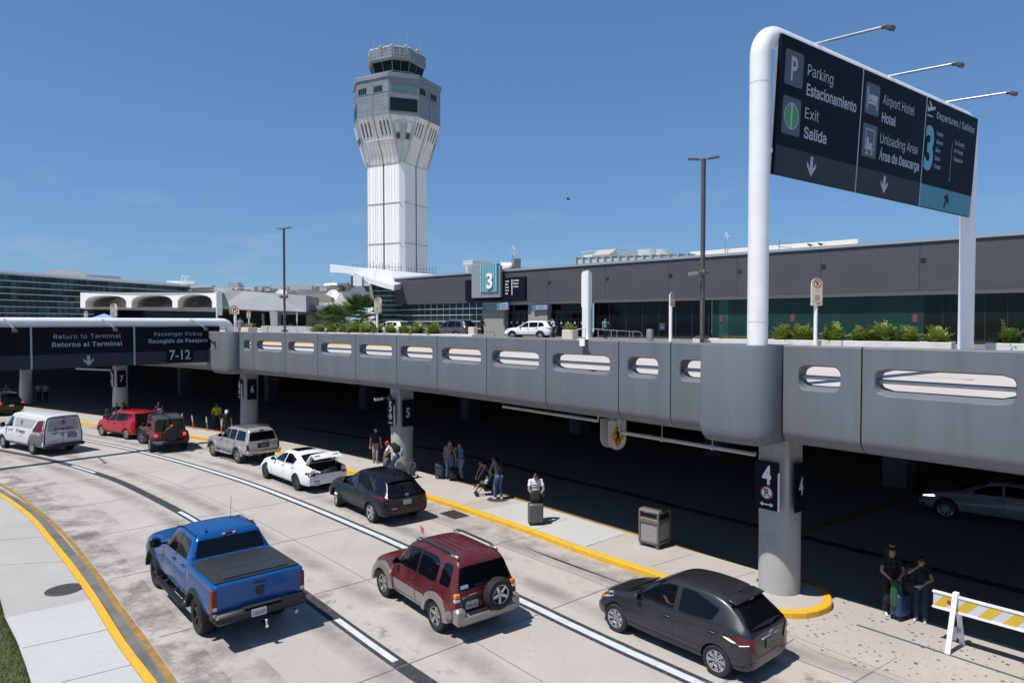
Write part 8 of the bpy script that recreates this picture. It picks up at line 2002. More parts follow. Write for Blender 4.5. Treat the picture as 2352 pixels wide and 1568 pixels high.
# ================================================================== PEOPLE
import numpy as np
SK = {'tan': mat('skin_tan',(.34,.19,.12),.5),'brown': mat('skin_brown',(.20,.11,.07),.5),'light': mat('skin_light',(.46,.28,.20),.5),'dark': mat('skin_dark',(.09,.05,.035),.5)}
HAIRM = mat('hair_black',(.010,.008,.007),.45); HAIRG = mat('hair_grey',(.35,.34,.33),.6)
def cloth(n,c,**k): return mat('cloth_' + n,c,.85,var=.22,vscale=9,bump=.35,bscale=22,**k)
def ik(a,b,l1,l2,pole):
 a,b = Vector(a),Vector(b); d = b - a; L = min(d.length,(l1 + l2) * .999); u = d.normalized(); b = a + u * L
 x = (l1 * l1 - l2 * l2 + L * L) / (2 * L); h = math.sqrt(max(0,l1 * l1 - x * x)); p = Vector(pole); p = (p - u * p.dot(u)).normalized()
 return a + u * x + p * h,b
def person(label,loc,face,H=1.7,skin='tan',lean=0,head=(0,0),hands=None,poles=None,feet=((.0,.055),(.0,-.055)),pelvis=.53,female=False,shirt=None,sleeve=.55,trousers=None,leg_end=.96,shoes=None,hair=HAIRM,long_hair=0.0,wide=0.0,vox=.0115,crop=0.0,bun=None,cap=None,group=None,knee=None,curl=.5,flare=0.0,strap=False):
 """one standing or bending figure: a single remeshed body, with clothes, hair, eyes and mouth as its parts. face = heading in degrees"""
 root = thing('person',label,'person',loc,rad(face),group); F = H
 Rl = Matrix.Rotation(rad(lean),3,'Y'); P = Vector((-.0 - math.sin(rad(lean)) * .10 * F,0,pelvis * F)); up = lambda z,x=0,y=0: P + Rl @ Vector((x * F,y * F,z * F))
 sh = .092 if female else .106
 N = up(.285,-.005); Rh = Rl @ Matrix.Rotation(rad(-lean * .55 + head[0]),3,'Y'); Rh = Matrix.Rotation(rad(head[1]),3,'Z') @ Rh
 nb = N + Rl @ Vector((.005,0,.01)) * F; HC = nb + Rh @ Vector((.018,0,.082)) * F
 caps = []; E = []      # capsules (a, b, ra, rb, tag) and ellipsoids
 def cp(a,b,ra,rb,t): caps.append((Vector(a),Vector(b),ra * F,rb * F,t))
 # torso: stacked flattened ellipsoids
 prof = [(-.045,.060,.088),(-.015,.064,.096 if female else .090),(.03,.060,.088 if female else .086),(.075,.053,.074 if female else .082),(.12,.053,.074 if female else .086),(.165,.060,.084 if female else .096),(.21,.062,.088 if female else .103),(.25,.055,.086 if female else .104),(.275,.042,.07)]
 for z,rx,ry in prof: E.append((up(z),(rx * F,ry * F,.045 * F),Rl,'torso',z))
 if female:
  for s in (-1,1): E.append((up(.185,.045,s * .040),(.034 * F,.036 * F,.036 * F),Rl,'torso',.18)); E.append((up(-.03,-.03,s * .04),(.05 * F,.05 * F,.055 * F),Rl,'torso',-.03))
 cp(nb - Rl @ Vector((0,0,.03)) * F,HC - Rh @ Vector((.012,0,.03)) * F,.034,.031,'neck')
 E.append((HC + Rh @ Vector((-.006,0,.012)) * F,(.056 * F,.044 * F,.056 * F),Rh,'head',0)); E.append((HC + Rh @ Vector((.012,0,-.022)) * F,(.040 * F,.036 * F,.044 * F),Rh,'head',0))
 E.append((HC + Rh @ Vector((.052,0,-.012)) * F,(.012 * F,.009 * F,.016 * F),Rh,'nose',0)); E.append((HC + Rh @ Vector((.036,0,-.055)) * F,(.014 * F,.018 * F,.012 * F),Rh,'nose',0))
 for s in (-1,1): E.append((HC + Rh @ Vector((-.004,s * .045,-.008)) * F,(.011 * F,.006 * F,.017 * F),Rh,'nose',0))
 S = [up(.262,0,s * sh) for s in (1,-1)]
 cp(S[0],S[1],.034,.034,'torso')
 hands = hands or ((.02,.16,.44),(.02,-.16,.44)); poles = poles or ((-.5,.6,-.3),(-.5,-.6,-.3)); HP = []
 for i,s in enumerate((1,-1)):
  ht = hands[i]; tgt = Vector((ht[0] * F,ht[1] * F,ht[2] * F)); el,wr = ik(S[i],tgt,.170 * F,.150 * F,poles[i])
  cp(S[i],el,.033 if not female else .029,.026 if not female else .023,'arm%d' % i); cp(el,wr,.025 if not female else .022,.0165,'fore%d' % i)
  fd = (wr - el).normalized(); fd = (fd + Vector((0,0,-.35)) * (1 if len(ht) < 4 else 0) + (Vector(ht[3]) if len(ht) > 3 else Vector((0,0,0)))).normalized(); side = fd.cross(Vector((0,0,1))); side = side.normalized() if side.length > .2 else Vector((0,1,0)); nrm = side.cross(fd).normalized()
  pc = wr + fd * .030 * F; Rm = Matrix((fd,side,nrm)).transposed(); E.append((pc,(.031 * F,.024 * F,.0115 * F),Rm,'hand',0))
  for k in range(4):
   y = (-.0165 + .011 * k) * F; L_ = (.042,.047,.045,.036)[k] * F; a = wr + fd * .052 * F + side * y; m_ = a + (fd * (1 - curl * .3) - nrm * curl * .5).normalized() * L_ * .55; e = m_ + (fd * (1 - curl) - nrm * (curl + .1)).normalized() * L_ * .5
   cp(a,m_,.0056,.0054,'hand'); cp(m_,e,.0054,.0048,'hand')
  ts_ = s; a = wr + fd * .018 * F + side * (.020 * F); e1 = a + (fd * .7 + side * .75 - nrm * .2).normalized() * .024 * F; e2 = e1 + (fd * .9 + side * .2 - nrm * .4).normalized() * .020 * F
  cp(a,e1,.0075,.0065,'hand'); cp(e1,e2,.0062,.0054,'hand'); HP.append((pc,fd))
 FT = []
 for i,s in enumerate((1,-1)):
  fx,fy = feet[i][:2]; yaw = rad(feet[i][2] if len(feet[i]) > 2 else 8 * s); fz = feet[i][3] if len(feet[i]) > 3 else 0
  an = Vector((fx * F,fy * F,.045 * F + fz * F)); hp = P + Rl @ Vector((0,s * .050 * F,-.012 * F)) if lean < 50 else P + Vector((0,s * .05 * F,-.012 * F))
  kn,an = ik(hp,an,.247 * F,.245 * F,(knee or (1,0,0)) if not isinstance(knee,list) else knee[i])
  cp(hp,kn,.053 if female else .050,.034,'thigh%d' % i); cp(kn,kn.lerp(an,.35),.034,.034,'shin%d' % i); cp(kn.lerp(an,.35),an,.034,.021,'shin%d' % i)
  fd = Vector((math.cos(yaw),math.sin(yaw),0)); he = an + Vector((0,0,-.022 * F)) - fd * .022 * F; to = an + Vector((0,0,-.031 * F)) + fd * .092 * F
  cp(an,he,.022,.021,'foot%d' % i); cp(he,to,.021,.014,'foot%d' % i); cp(an,he.lerp(to,.5),.022,.018,'foot%d' % i); FT.append((an,fd))
 b = MB()
 for a,e,ra,rb,t in caps:
  n = 10; b.ball(a,ra,n,6); b.ball(e,rb,n,6)
  if (e - a).length > 1e-4: b.tube(a,e,ra,rb,n)
 for c_,r_,R_,t,z in E: b.ball(c_,r_,12,8,R=R_)
 me = bpy.data.meshes.new('body'); me.from_pydata(b.v,[],b.f); o = link('body',me,root)
 md = o.modifiers.new('union','REMESH'); md.mode = 'VOXEL'; md.voxel_size = vox; md.use_smooth_shade = True
 ms = o.modifiers.new('soft','SMOOTH'); ms.factor = .5; ms.iterations = 2
 dg = bpy.context.evaluated_depsgraph_get(); m2 = bpy.data.meshes.new_from_object(o.evaluated_get(dg)); o.modifiers.clear(); o.data = m2; bpy.data.meshes.remove(me); m2.name = 'body'
 m2.materials.clear(); m2.materials.append(SK[skin]); shade(m2,180)
 nv = len(m2.vertices); V = np.empty(nv * 3); m2.vertices.foreach_get('co',V); V = V.reshape(-1,3); NN = np.empty(nv * 3); m2.vertices.foreach_get('normal',NN); NN = NN.reshape(-1,3)
 best = np.full(nv,1e9); cls = np.zeros(nv,int); tt = np.zeros(nv); tags = []
 for a,e,ra,rb,t in caps:
  A,D = np.array(a),np.array(e - a); L2 = max(1e-9,D @ D); q = np.clip(((V - A) @ D) / L2,0,1); d = np.linalg.norm(V - A - q[:,None] * D,axis=1) - (ra + (rb - ra) * q)
  k = d < best; best[k] = d[k]; cls[k] = len(tags); tt[k] = q[k]; tags.append(t)
 for c_,r_,R_,t,z in E:
  A = np.array(c_); Q = (V - A) @ np.array(R_); rr_ = np.array(r_); k_ = np.linalg.norm(Q / rr_,axis=1); d = (k_ - 1) * rr_.min(); k = d < best; best[k] = d[k]; cls[k] = len(tags); tt[k] = z; tags.append(t)
 T_ = np.array(tags)[cls]; hgt = (V - np.array(P)) @ np.array(Rl)[:,2] / F if lean < 200 else V[:,2]
 is_ = lambda *n: np.isin(T_,n)
 tor = is_('torso'); waist = .035 + crop
 sm = (tor & (hgt > (waist - .03))) | (is_('arm0','arm1') & (tt < min(1,sleeve * 1.0)))
 if sleeve <= 0: sm &= ~(tor & (hgt > .235)) if not strap else ~(tor & (hgt > .262))
 if sleeve > 1: sm |= is_('fore0','fore1') & (tt < sleeve - 1)
 pm_ = (tor & (hgt < .045)) | is_('thigh0','thigh1') | is_('shin0','shin1')
 if leg_end < .5: pm_ &= ~is_('shin0','shin1')
 fm_ = is_('foot0','foot1')
 HL = (V - np.array(HC)) @ np.array(Rh) / F
 hm = is_('head','neck','nose') & (((HL[:,2] > .030 - .55 * np.maximum(0,-HL[:,0] + .012)) & (HL[:,0] < .046)) & (HL[:,2] > -.05))
 faces = [list(p.vertices) for p in m2.polygons]
 rng = np.random.RandomState(int(abs(loc[0]) * 100) % 1000)
 ph = rng.rand(6) * 6
 def shell(name,mask,off,m,extra=None):
  if m is None: return None
  W = V + NN * (np.full(nv,off) if extra is None else off + extra)[:,None]
  fs = [f for f in faces if mask[f[0]] and mask[f[1]] and mask[f[2]] and mask[f[-1]]]
  used = sorted({i for f in fs for i in f}); ix = {i: k for k,i in enumerate(used)}
  if not fs: return None
  g = MB(); g.v = [tuple(W[i]) for i in used]; g.f = [[ix[i] for i in f] for f in fs]; g.mi = [0] * len(fs); ob = g.build(name,m,root,smooth=180)
  return ob
 fold = .0022 * np.sin(V[:,2] * 55 + ph[0] + 3 * np.sin(V[:,1] * 21 + ph[1])) + .002 * np.sin(V[:,1] * 47 + V[:,2] * 23 + ph[2])
 shell('shirt' if sleeve <= 1 else 'long_sleeved_top',sm,.009,shirt,fold + np.where(tor & (hgt < .12),.012,0) + np.where(is_('arm0','arm1'),.004 * tt,0) + flare * np.where(tor,np.clip(.2 - hgt,0,.2),0))
 shell('trousers',pm_,.009,trousers,fold * .9 + wide * np.where(is_('shin0','shin1'),.5 + tt,0) * .6 + wide * .3 * np.where(is_('thigh0','thigh1'),tt,0))
 for i in (0,1):
  shell('shoe',is_('foot%d' % i),.006,shoes)
 if hair is not None: shell('hair',hm,.013,hair,.006 * np.sin(V[:,1] * 90 + V[:,2] * 70))
 w = lambda x,y,z: HC + Rh @ Vector((x,y,z)) * F
 if long_hair:
  g = MB(); tipq = up(.27 - .9 * long_hair,-.085 if not female or lean < 20 else -.075)
  for yy in (-.034,-.012,.012,.034):
   p0 = w(-.030,yy * .8,.045); p1 = w(-.062,yy * 1.1,.0); p2 = up(.245,-.072,yy * 1.25); p3 = tipq + Rl @ Vector((0,yy * F * 1.1,0)); pts = []
   for k in range(10):
    t = k / 9; pts.append(p0 * (1 - t) ** 3 + p1 * 3 * t * (1 - t) ** 2 + p2 * 3 * t * t * (1 - t) + p3 * t ** 3)
   g.pipe(pts,[.024 * F * (1 - .55 * (k / 9) ** 3) for k in range(10)],n=8)
  for s in (-1,1):
   for k in range(4): g.ball(w(-.012 - .008 * k,s * (.048 - .002 * k),-.005 - .028 * k),(.025 * F,.013 * F,.03 * F),8,6,R=Rh)
  g.build('long_hair',hair,root,smooth=180)
 if bun:
  g = MB(); g.ball(w(-.02,0,.085),.030 * F,10,8); g.build('hair_bun',hair,root,smooth=180); g = MB(); g.lathe([(.018 * F,-.012 * F),(.034 * F,-.006 * F),(.034 * F,.010 * F),(.018 * F,.014 * F)],c=w(-.02,0,.082),n=14,cap=False)
  for k in range(10): a = k * .63; g.ball(w(-.02 + .028 * math.cos(a),.028 * math.sin(a),.09),.011 * F,6,5)
  g.build('scrunchie',bun,root,smooth=60)
 if cap:
  g = MB(); g.lathe([(.060 * F,.014 * F),(.059 * F,.034 * F),(.050 * F,.058 * F),(.030 * F,.074 * F),(0,.079 * F)],c=w(-.006,0,0),R=Rh,n=20,cap=False); co = g.build('cap',cap[0],root,smooth=60)
  g = MB(); n = 9; vs = []
  for k in range(n):
   a = rad(-62 + 124 * k / (n - 1)); vs += [w(-.006 + .058 * math.cos(a),.050 * math.sin(a),.020),w(-.006 + (.06 + .055 * math.cos(a)) * math.cos(a) ** .5 if False else .05 + .062 * math.cos(a),.050 * math.sin(a),.012)]
  vs += [v + Rh @ Vector((0,0,-.008)) for v in vs]; g.add(vs,[[2 * k,2 * k + 1,2 * k + 3,2 * k + 2] for k in range(n - 1)] + [[2 * n + 2 * k + 2,2 * n + 2 * k + 3,2 * n + 2 * k + 1,2 * n + 2 * k] for k in range(n - 1)] + [[2 * k + 1,2 * n + 2 * k + 1,2 * n + 2 * k + 3,2 * k + 3] for k in range(n - 1)]); g.build('peak',cap[1],co)
 for s in (-1,1):
  g = MB(); g.ball(w(.046,s * .018,.002),(.006 * F,.009 * F,.006 * F),8,6,R=Rh); eo = g.build('eye',mat('eye_white',(.6,.58,.55),.3),root,smooth=180)
  g = MB(); g.ball(w(.0505,s * .018,.002),(.0028 * F,.0045 * F,.0045 * F),8,6,R=Rh); g.build('iris',M['joint'],eo)
  g = MB(); g.box(w(.050,s * .019,.016),(.006 * F,.020 * F,.004 * F),Rh); g.build('eyebrow',hair or HAIRM,root)
 g = MB(); g.ball(w(.0475,0,-.034),(.006 * F,.015 * F,.005 * F),8,5,R=Rh); g.build('mouth',mat('lips',(.22,.07,.06),.5),root,smooth=180)
 root['hand_left'] = list(HP[0][0]); root['hand_right'] = list(HP[1][0])
 return root,HP,up,w
def wpos(root,p):
 return Matrix.Translation(root.location) @ Matrix.Rotation(root.rotation_euler.z,4,'Z') @ Vector(p)
JEAN = cloth('denim',(.06,.11,.20)); JEAND = cloth('dark_denim',(.018,.032,.07)); JEANL = cloth('pale_denim',(.20,.28,.40)); BLKC = cloth('black',(.010,.010,.012)); WHC = cloth('white',(.68,.69,.72)); KHAKI = cloth('khaki',(.33,.28,.22)); GREYC = cloth('grey',(.22,.22,.23)); CHARC = cloth('charcoal',(.030,.032,.036)); PINKC = cloth('pink',(.40,.22,.24)); NAVYC = cloth('navy',(.012,.016,.035))
SHW = mat('shoe_white',(.62,.62,.62),.6); SHB = mat('shoe_black',(.012,.012,.012),.5); SHP = mat('shoe_mauve',(.20,.12,.13),.6)
def suitcase(label,loc,rz,w=.44,d=.26,h=.66,m=None,ribs=True,handle=.42,hard=True,kind='suitcase'):
 t = thing(kind,label,'suitcase',loc,rad(rz)); b = MB(); b.box((0,0,.07 + h / 2),(d,w,h),bev=.055); o = b.build('shell',m,t,smooth=40)
 b = MB()
 for k in range(7):
  y = -w * .36 + w * .72 * k / 6
  for s in (-1,1): b.box((s * d / 2,y,.07 + h / 2),(.012,w * .045,h * .84),bev=.005)
 if hard: b.build('rib',m,t,smooth=40)
 else:
  b = MB(); b.box((d / 2 + .02,0,.07 + h * .35),(.05,w * .8,h * .5),bev=.02); b.box((d / 2 + .015,0,.07 + h * .78),(.04,w * .7,h * .2),bev=.015); b.build('pocket',m,t,smooth=40)
 b = MB()
 for z in (.0,): b.box((0,0,.07 + h / 2),(.012,w + .006,h + .006),bev=.05)
 b.build('zip_band',M['joint'],t)
 b = MB()
 for sx in (-1,1):
  for sy in (-1,1): b.tube((sx * d * .36 - .012,sy * w * .38,.035),(sx * d * .36 + .012,sy * w * .38,.035),.034,n=12); b.box((sx * d * .36,sy * w * .38,.07),(.04,.05,.03))
 b.build('wheel',M['black'],t,smooth=40)
 b = MB(); b.pipe([(-d * .2,-w * .16,h + .05),(-d * .2,-w * .16,h + .07 + handle),(-d * .2,w * .16,h + .07 + handle),(-d * .2,w * .16,h + .05)],.009,n=6); b.box((-d * .2,0,h + .075 + handle),(.03,w * .38,.03),bev=.01); b.build('handle',mat('handle_alloy',(.42,.38,.33),.4,metal=.6),t)
 b = MB(); b.box((0,0,.075 + h),(.03,.16,.022),bev=.008); b.box((0,w / 2 + .006,.07 + h * .5),(.03,.016,.16),bev=.006); b.build('grip',M['black'],t)
 return t
def backpack(label,loc,rz,m,h=.46,w=.32,d=.2,tilt=0):
 t = thing('backpack',label,'backpack',loc,rad(rz)); R = Matrix.Rotation(rad(tilt),3,'Y'); b = MB(); b.box((0,0,0),(d,w,h),R,bev=.075); b.build('bag',m,t,smooth=45)
 b = MB(); b.box(R @ Vector((-d * .52,0,-h * .12)),(.09,w * .78,h * .52),R,bev=.035); b.build('front_pocket',m,t,smooth=45)
 b = MB()
 for s in (-1,1): b.pipe([R @ Vector(q) for q in ((d * .45,s * w * .25,h * .42),(d * .9,s * w * .28,h * .36),(d * 1.0,s * w * .3,0),(d * .5,s * w * .35,-h * .38))],.022,n=6)
 b.build('strap',M['black'],t,smooth=45); b = MB(); b.pipe([R @ Vector(q) for q in ((.02,-.05,h * .48),(.02,0,h * .56),(.02,.05,h * .48))],.012,n=6); b.build('grab_loop',M['black'],t)
 return t
# --- man in a white T-shirt with a dark hard suitcase
g = ground(1230,1196,.154); A = math.degrees(math.atan2(-g.y,-g.x))
mn,HP,up,w = person('man in a white printed T-shirt standing behind a grey suitcase on the island',g,A + 4,1.74,'tan',4,(26,0),hands=((.155,.075,.545),(.165,-.065,.535)),poles=((-.25,1,-.3),(-.25,-1,-.3)),shirt=WHC,sleeve=.62,trousers=JEANL,shoes=SHB,hair=HAIRM,curl=.35,vox=.010)
b = MB(); T = frame(up(.175,.073,.05),Vector((0,1,0)),Vector((.1,0,1))); T = frame(up(.18,.084,0),(0,1,0),(0.02,0,1)); text_geo(b,T,'NOB',-.0,-.02,.055,.9,.012,'CENTER',fit=.19); b.build('shirt_print',mat('print_pink',(.45,.12,.22),.7),mn)
b = MB(); p,d = HP[1]; b.tube(Vector(p) - d * .075,Vector(p) - d * .055,.033,n=12); b.build('watch',M['joint'],mn,smooth=40)
vec = Vector((-g.x,-g.y,0)).normalized(); sc = suitcase('tall grey hard suitcase on wheels in front of the man in white',(g.x + vec.x * .40,g.y + vec.y * .40,.154),A + 10,.50,.30,.66,mat('case_grey',(.10,.10,.105),.45,var=.1),handle=.40)
q = g + vec * .33 + Vector((0,0,.90)); bpk = backpack('black backpack set on top of the grey suitcase',q,A + 186,BLKC,.42,.36,.22)
q = g + vec * .16 + Vector((-vec.y * .28,vec.x * .28,0)) * 1 + Vector((0,0,.82))
b = MB(); r2 = random.Random(3)
b.pipe([(0,0,.16),(.01,.02,0),(0,.01,-.2)],[.07,.10,.08],n=10)
jk = b.build('jacket',BLKC,smooth=180); jk.location = g + vec * .22 + Vector((vec.y * -.22,vec.x * .22,.86)); tag(jk,'black jacket draped at the right of the grey suitcase','jacket')
# --- woman from behind and the one bending over the pushchair
g = ground(1144,1146,.158)
wb_,HP,up,w = person('woman in dark top and blue jeans seen from behind on the manhole',g,118,1.72,'tan',24,(20,30),hands=((.21,.10,.58),(.20,-.07,.55)),poles=((-.4,.5,-.6),(-.4,-.5,-.6)),feet=((.03,.065),(-.02,-.075)),female=True,shirt=CHARC,sleeve=1.92,trousers=JEAN,shoes=SHW,long_hair=.30,crop=.015,wide=.012,vox=.010)
g2 = ground(1120,1126,.004);
wc,HP,up,w = person('woman in a brown strap top bending over the pushchair',(g2.x + .0,g2.y + .25,.004),215,1.62,'tan',52,(15,0),hands=((.30,.05,.36),(.30,-.07,.36)),poles=((.0,1,-.3),(0,-1,-.3)),female=True,shirt=cloth('brown',(.10,.06,.045)),sleeve=0,trousers=BLKC,shoes=SHB,long_hair=.1,pelvis=.47,strap=True,vox=.011)
# --- pushchair with a toddler
g = ground(1114,1136,.154); pc = thing('pushchair','black pushchair with double wheels beside the woman in jeans','pushchair',g,rad(192))
b = MB()
for s in (-1,1): b.pipe([(-.42,s * .2,1.0),(-.25,s * .2,.8),(.32,s * .2,.12)],.014,n=6); b.pipe([(.1,s * .2,.42),(-.34,s * .22,.12)],.014,n=6); b.pipe([(.16,s * .19,.42),(.46,s * .18,.40)],.014,n=6)
b.tube((-.42,-.2,1.0),(-.42,.2,1.0),.014,n=6); b.tube((.16,-.19,.38),(.16,.19,.38),.012,n=6); b.tube((-.3,-.22,.14),(-.3,.22,.14),.012,n=6); b.build('frame',M['black'],pc,smooth=45)
b = MB(); b.box((.02,0,.44),(.34,.36,.05),bev=.02); b.box((-.2,0,.63),(.07,.36,.46),Matrix.Rotation(rad(-22),3,'Y'),bev=.02); b.build('seat',BLKC,pc,smooth=45)
b = MB(); b.box((-.12,0,.24),(.34,.3,.16),bev=.04); b.build('basket',BLKC,pc,smooth=45)
for x,y in ((.34,.2),(.34,-.2),(-.36,.23),(-.36,-.23)):
 b = MB()
 for d in (-.028,.028): b.tube((x,y + d - .014,.075),(x,y + d + .014,.075),.075,n=18)
 wo = b.build('wheel',M['tyre'],pc,smooth=40)
tod,HP,up,w = person('toddler lying back in the pushchair with one bare leg stretched out',(g.x + .02,g.y + .0,.30),192,.92,'light',-30,(15,0),hands=((.12,.16,.40),(.12,-.16,.40)),feet=((.52,.07,0,.16),(.45,-.07,0,-.02)),pelvis=.24,shirt=cloth('sky_blue',(.22,.40,.60)),sleeve=.6,trousers=BLKC,leg_end=.4,shoes=SHW,vox=.008)
# --- two women with cases at the kerb, in the shade
g = ground(1030,1098,.154)
w1,HP,up,w = person('woman in a pale pink top and jeans standing between two black suitcases',g,-62,1.74,'tan',8,(15,30),hands=((.12,.15,.50),(.10,-.13,.49)),female=True,shirt=PINKC,sleeve=0,trousers=JEANL,shoes=SHB,hair=HAIRM,wide=.02,crop=.03,vox=.011)
g = ground(1060,1101,.154)
w2,HP,up,w = person('woman in denim jacket and pale wide jeans talking with her hand raised',g,-150,1.66,'tan',4,(10,0),hands=((.16,.12,.56),(.14,-.06,.80,(0,0,.8))),female=True,shirt=cloth('denim_jacket',(.12,.16,.24)),sleeve=1.85,trousers=JEANL,shoes=SHB,long_hair=.2,wide=.045,flare=.25,vox=.011)
q = ground(1012,1098,.154); suitcase('dark blue soft suitcase standing left of the woman in pink',q,-115,.44,.28,.60,cloth('case_navy',(.03,.04,.06)),hard=False,handle=.02)
q = ground(1043,1103,.154); suitcase('black boxy suitcase with its long handle up, between the two women',q,-100,.40,.28,.48,BLKC,hard=False,handle=.62)
# --- man in black T-shirt and man with red cap by column 5
g = ground(863,1062,.156)
m1,HP,up,w = person('man in a black T-shirt and patterned khaki trousers standing left of column 5',g,-78,1.76,'light',0,(0,25),hands=((.06,.15,.44),(-.04,-.15,.45)),feet=((.10,.03),(-.06,-.045)),shirt=BLKC,sleeve=.6,trousers=cloth('camo_khaki',(.34,.29,.235),dirt=(.16,.13,.10),dscale=14),shoes=SHP,vox=.011)
g = ground(905,1092,.156)
m2_,HP,up,w = person('man in a red cap and pale T-shirt bending forward with a backpack',g,160,1.76,'tan',40,(14,0),hands=((.20,.15,.48),(.30,-.10,.46)),poles=((-.2,1,-.2),(-.2,-1,-.2)),shirt=cloth('pale_grey',(.56,.57,.60)),sleeve=.6,trousers=JEAN,shoes=SHW,cap=(cloth('red',(.55,.012,.03)),M['joint']),pelvis=.50,vox=.011)
p = wpos(m2_,up(.17,-.125)); backpack('black backpack on the back of the man in the red cap',p,160,BLKC,.50,.32,.2,40)
q = ground(908,1078,.156); b = MB(); b.pipe([(math.cos(a * .45) * .13,0,math.sin(a * .45) * .13) for a in range(2,13)],.06,n=8); nk = b.build('neck_pillow',cloth('pillow_blue',(.16,.26,.36)),smooth=180); tag(nk,'blue neck pillow hanging from the black backpack','neck pillow'); nk.location = wpos(m2_,up(-.02,-.19)); nk.rotation_euler = (0,0,rad(100))
q = ground(896,1093,.156); t = thing('bag','grey soft bag held by the man in the red cap','bag',wpos(m2_,(.40,-.02,.55)),rad(160)); b = MB(); b.box((0,0,0),(.22,.30,.42),bev=.07); b.build('body',cloth('bag_grey',(.13,.13,.14)),t,smooth=45); b = MB(); b.pipe([(0,-.08,.2),(0,-.06,.3),(0,.06,.3),(0,.08,.2)],.012,n=6); b.build('handle',M['black'],t)
q = ground(948,1097,.156); t = thing('trolley','small folded black trolley standing right of column 5','trolley',q,rad(60)); b = MB(); b.box((0,0,.36),(.10,.30,.50),Matrix.Rotation(rad(18),3,'Y'),bev=.03); b.build('bag',M['black'],t,smooth=40); b = MB(); b.pipe([(.16,-.14,.05),(-.04,-.14,.68),(-.04,.14,.68),(.16,.14,.05)],.012,n=6); b.build('frame',M['steel'],t); b = MB()
for s in (-1,1): b.tube((.14,s * .16 - .015,.06),(.14,s * .16 + .015,.06),.06,n=14)
b.build('wheel',M['tyre'],t)
# --- two girls in the shade at the right
g = ground(2043,1409,.012)
g1,HP,up,w = person('girl in black with an orange hair tie holding a green jacket',g,-98,1.66,'tan',2,(8,12),hands=((.15,.07,.575),(.15,-.05,.555)),poles=((-.3,1,-.2),(-.3,-1,-.2)),female=True,shirt=BLKC,sleeve=.6,trousers=BLKC,shoes=SHW,bun=mat('scrunchie_orange',(.75,.10,.01),.7),long_hair=.14,wide=.03,vox=.0095)
b = MB(); r2 = random.Random(4)
b.pipe([(0,-.03,.22),(.01,-.03,.08),(0,-.02,-.12),(.01,-.01,-.34),(0,0,-.50)],[.05,.075,.095,.105,.07],n=10)
b.pipe([(0,.05,.18),(.0,.09,.02),(.01,.12,-.18),(0,.13,-.32)],[.035,.05,.055,.045],n=8)
jk = b.build('jacket',cloth('green',(.020,.085,.038)),smooth=180); jk.location = wpos(g1,(.19 * 1.66,.0,.72)); jk.rotation_euler = (0,0,rad(-98)); tag(jk,'green jacket hanging from the hands of the girl with the orange hair tie','jacket')
q = ground(2067,1420,.012); suitcase('shiny blue ribbed suitcase in front of the girl in black',q,-62,.42,.26,.56,mat('case_blue',(.006,.032,.10),.25,coat=.4),handle=.16)
backpack('black backpack on the shoulder of the girl in black',wpos(g1,(-.02,.26,1.06)),-60,BLKC,.44,.30,.18)
g = ground(2114,1424,.012)
g2_,HP,up,w = person('girl in a black T-shirt and dark jeans looking down at her phone',g,-128,1.60,'tan',6,(28,10),hands=((.20,.05,.60),(.09,-.03,.80,(.3,0,.9))),poles=((-.2,1,-.2),(-.1,-1,-.5)),female=True,shirt=BLKC,sleeve=.6,trousers=JEAND,shoes=SHW,long_hair=.22,wide=.03,vox=.0095)
for fx in (-1,1): pass
ph = MB(); ph.box((0,0,0),(.075,.16,.01),bev=.008); po = ph.build('phone',M['blackgloss']); po.location = wpos(g2_,(.245 * 1.6,.04,.985)); po.rotation_euler = (.3,0,rad(-120)); tag(po,'dark phone held by the girl in jeans on the right','phone')
ph = MB(); ph.box((0,0,0),(.20,.14,.02),bev=.008); po = ph.build('envelope',SHW); po.location = wpos(g2_,(.29 * 1.6,.03,.955)); po.rotation_euler = (.2,.1,rad(-150)); tag(po,'white paper packet under the phone of the girl in jeans','packet')
t = thing('handbag','black shoulder bag at the hip of the girl in jeans','handbag',wpos(g2_,(.10,-.22,.80)),rad(-120)); b = MB(); b.box((0,0,0),(.12,.26,.24),bev=.04); b.build('body',BLKC,t,smooth=45); b = MB(); b.pipe([(0,-.1,.1),(0,-.04,.5),(0,.0,.52),(0,.1,.1)],.01,n=6); b.build('strap',M['black'],t)
bpy.context.view_layer.update(); dl = yar.root.matrix_world @ Vector((1.02,.34,.07))
person('driver of the grey hatchback with bare arms on the steering wheel',dl,131,1.66,'tan',-6,(6,0),hands=((.27,.08,.585),(.27,-.07,.60)),poles=((.2,1,-.8),(.2,-1,-.8)),feet=((.40,.06,0,.10),(.42,-.06,0,.10)),pelvis=.27,female=True,shirt=WHC,sleeve=.3,trousers=JEAN,shoes=SHB,vox=.011)
# --- people further left along the island
HV = cloth('hi_vis',(.60,.50,.03))
g = ground(499,987,.006); person('attendant in a yellow hi-vis jacket with arms at the sides, behind the orange posts',g,-70,1.78,'brown',0,(5,0),hands=((.10,.10,.50),(.12,-.12,.52)),shirt=HV,sleeve=1.7,trousers=NAVYC,shoes=SHB,vox=.013)
g = ground(522,1006,.15); person('seated looking person in a white cap and black shirt behind the silver roof',(g.x,g.y,.15),-80,1.70,'light',4,(10,0),shirt=BLKC,sleeve=.6,trousers=BLKC,shoes=SHB,cap=(WHC,WHC),vox=.013)
g = ground(576,992,.15); person('grey-haired person in a coral pink shirt in front of column 6',g,150,1.62,'light',22,(10,0),hands=((.2,.1,.5),(.2,-.1,.5)),shirt=cloth('coral',(.58,.10,.13)),sleeve=.6,trousers=GREYC,shoes=SHB,hair=HAIRG,female=True,vox=.013)
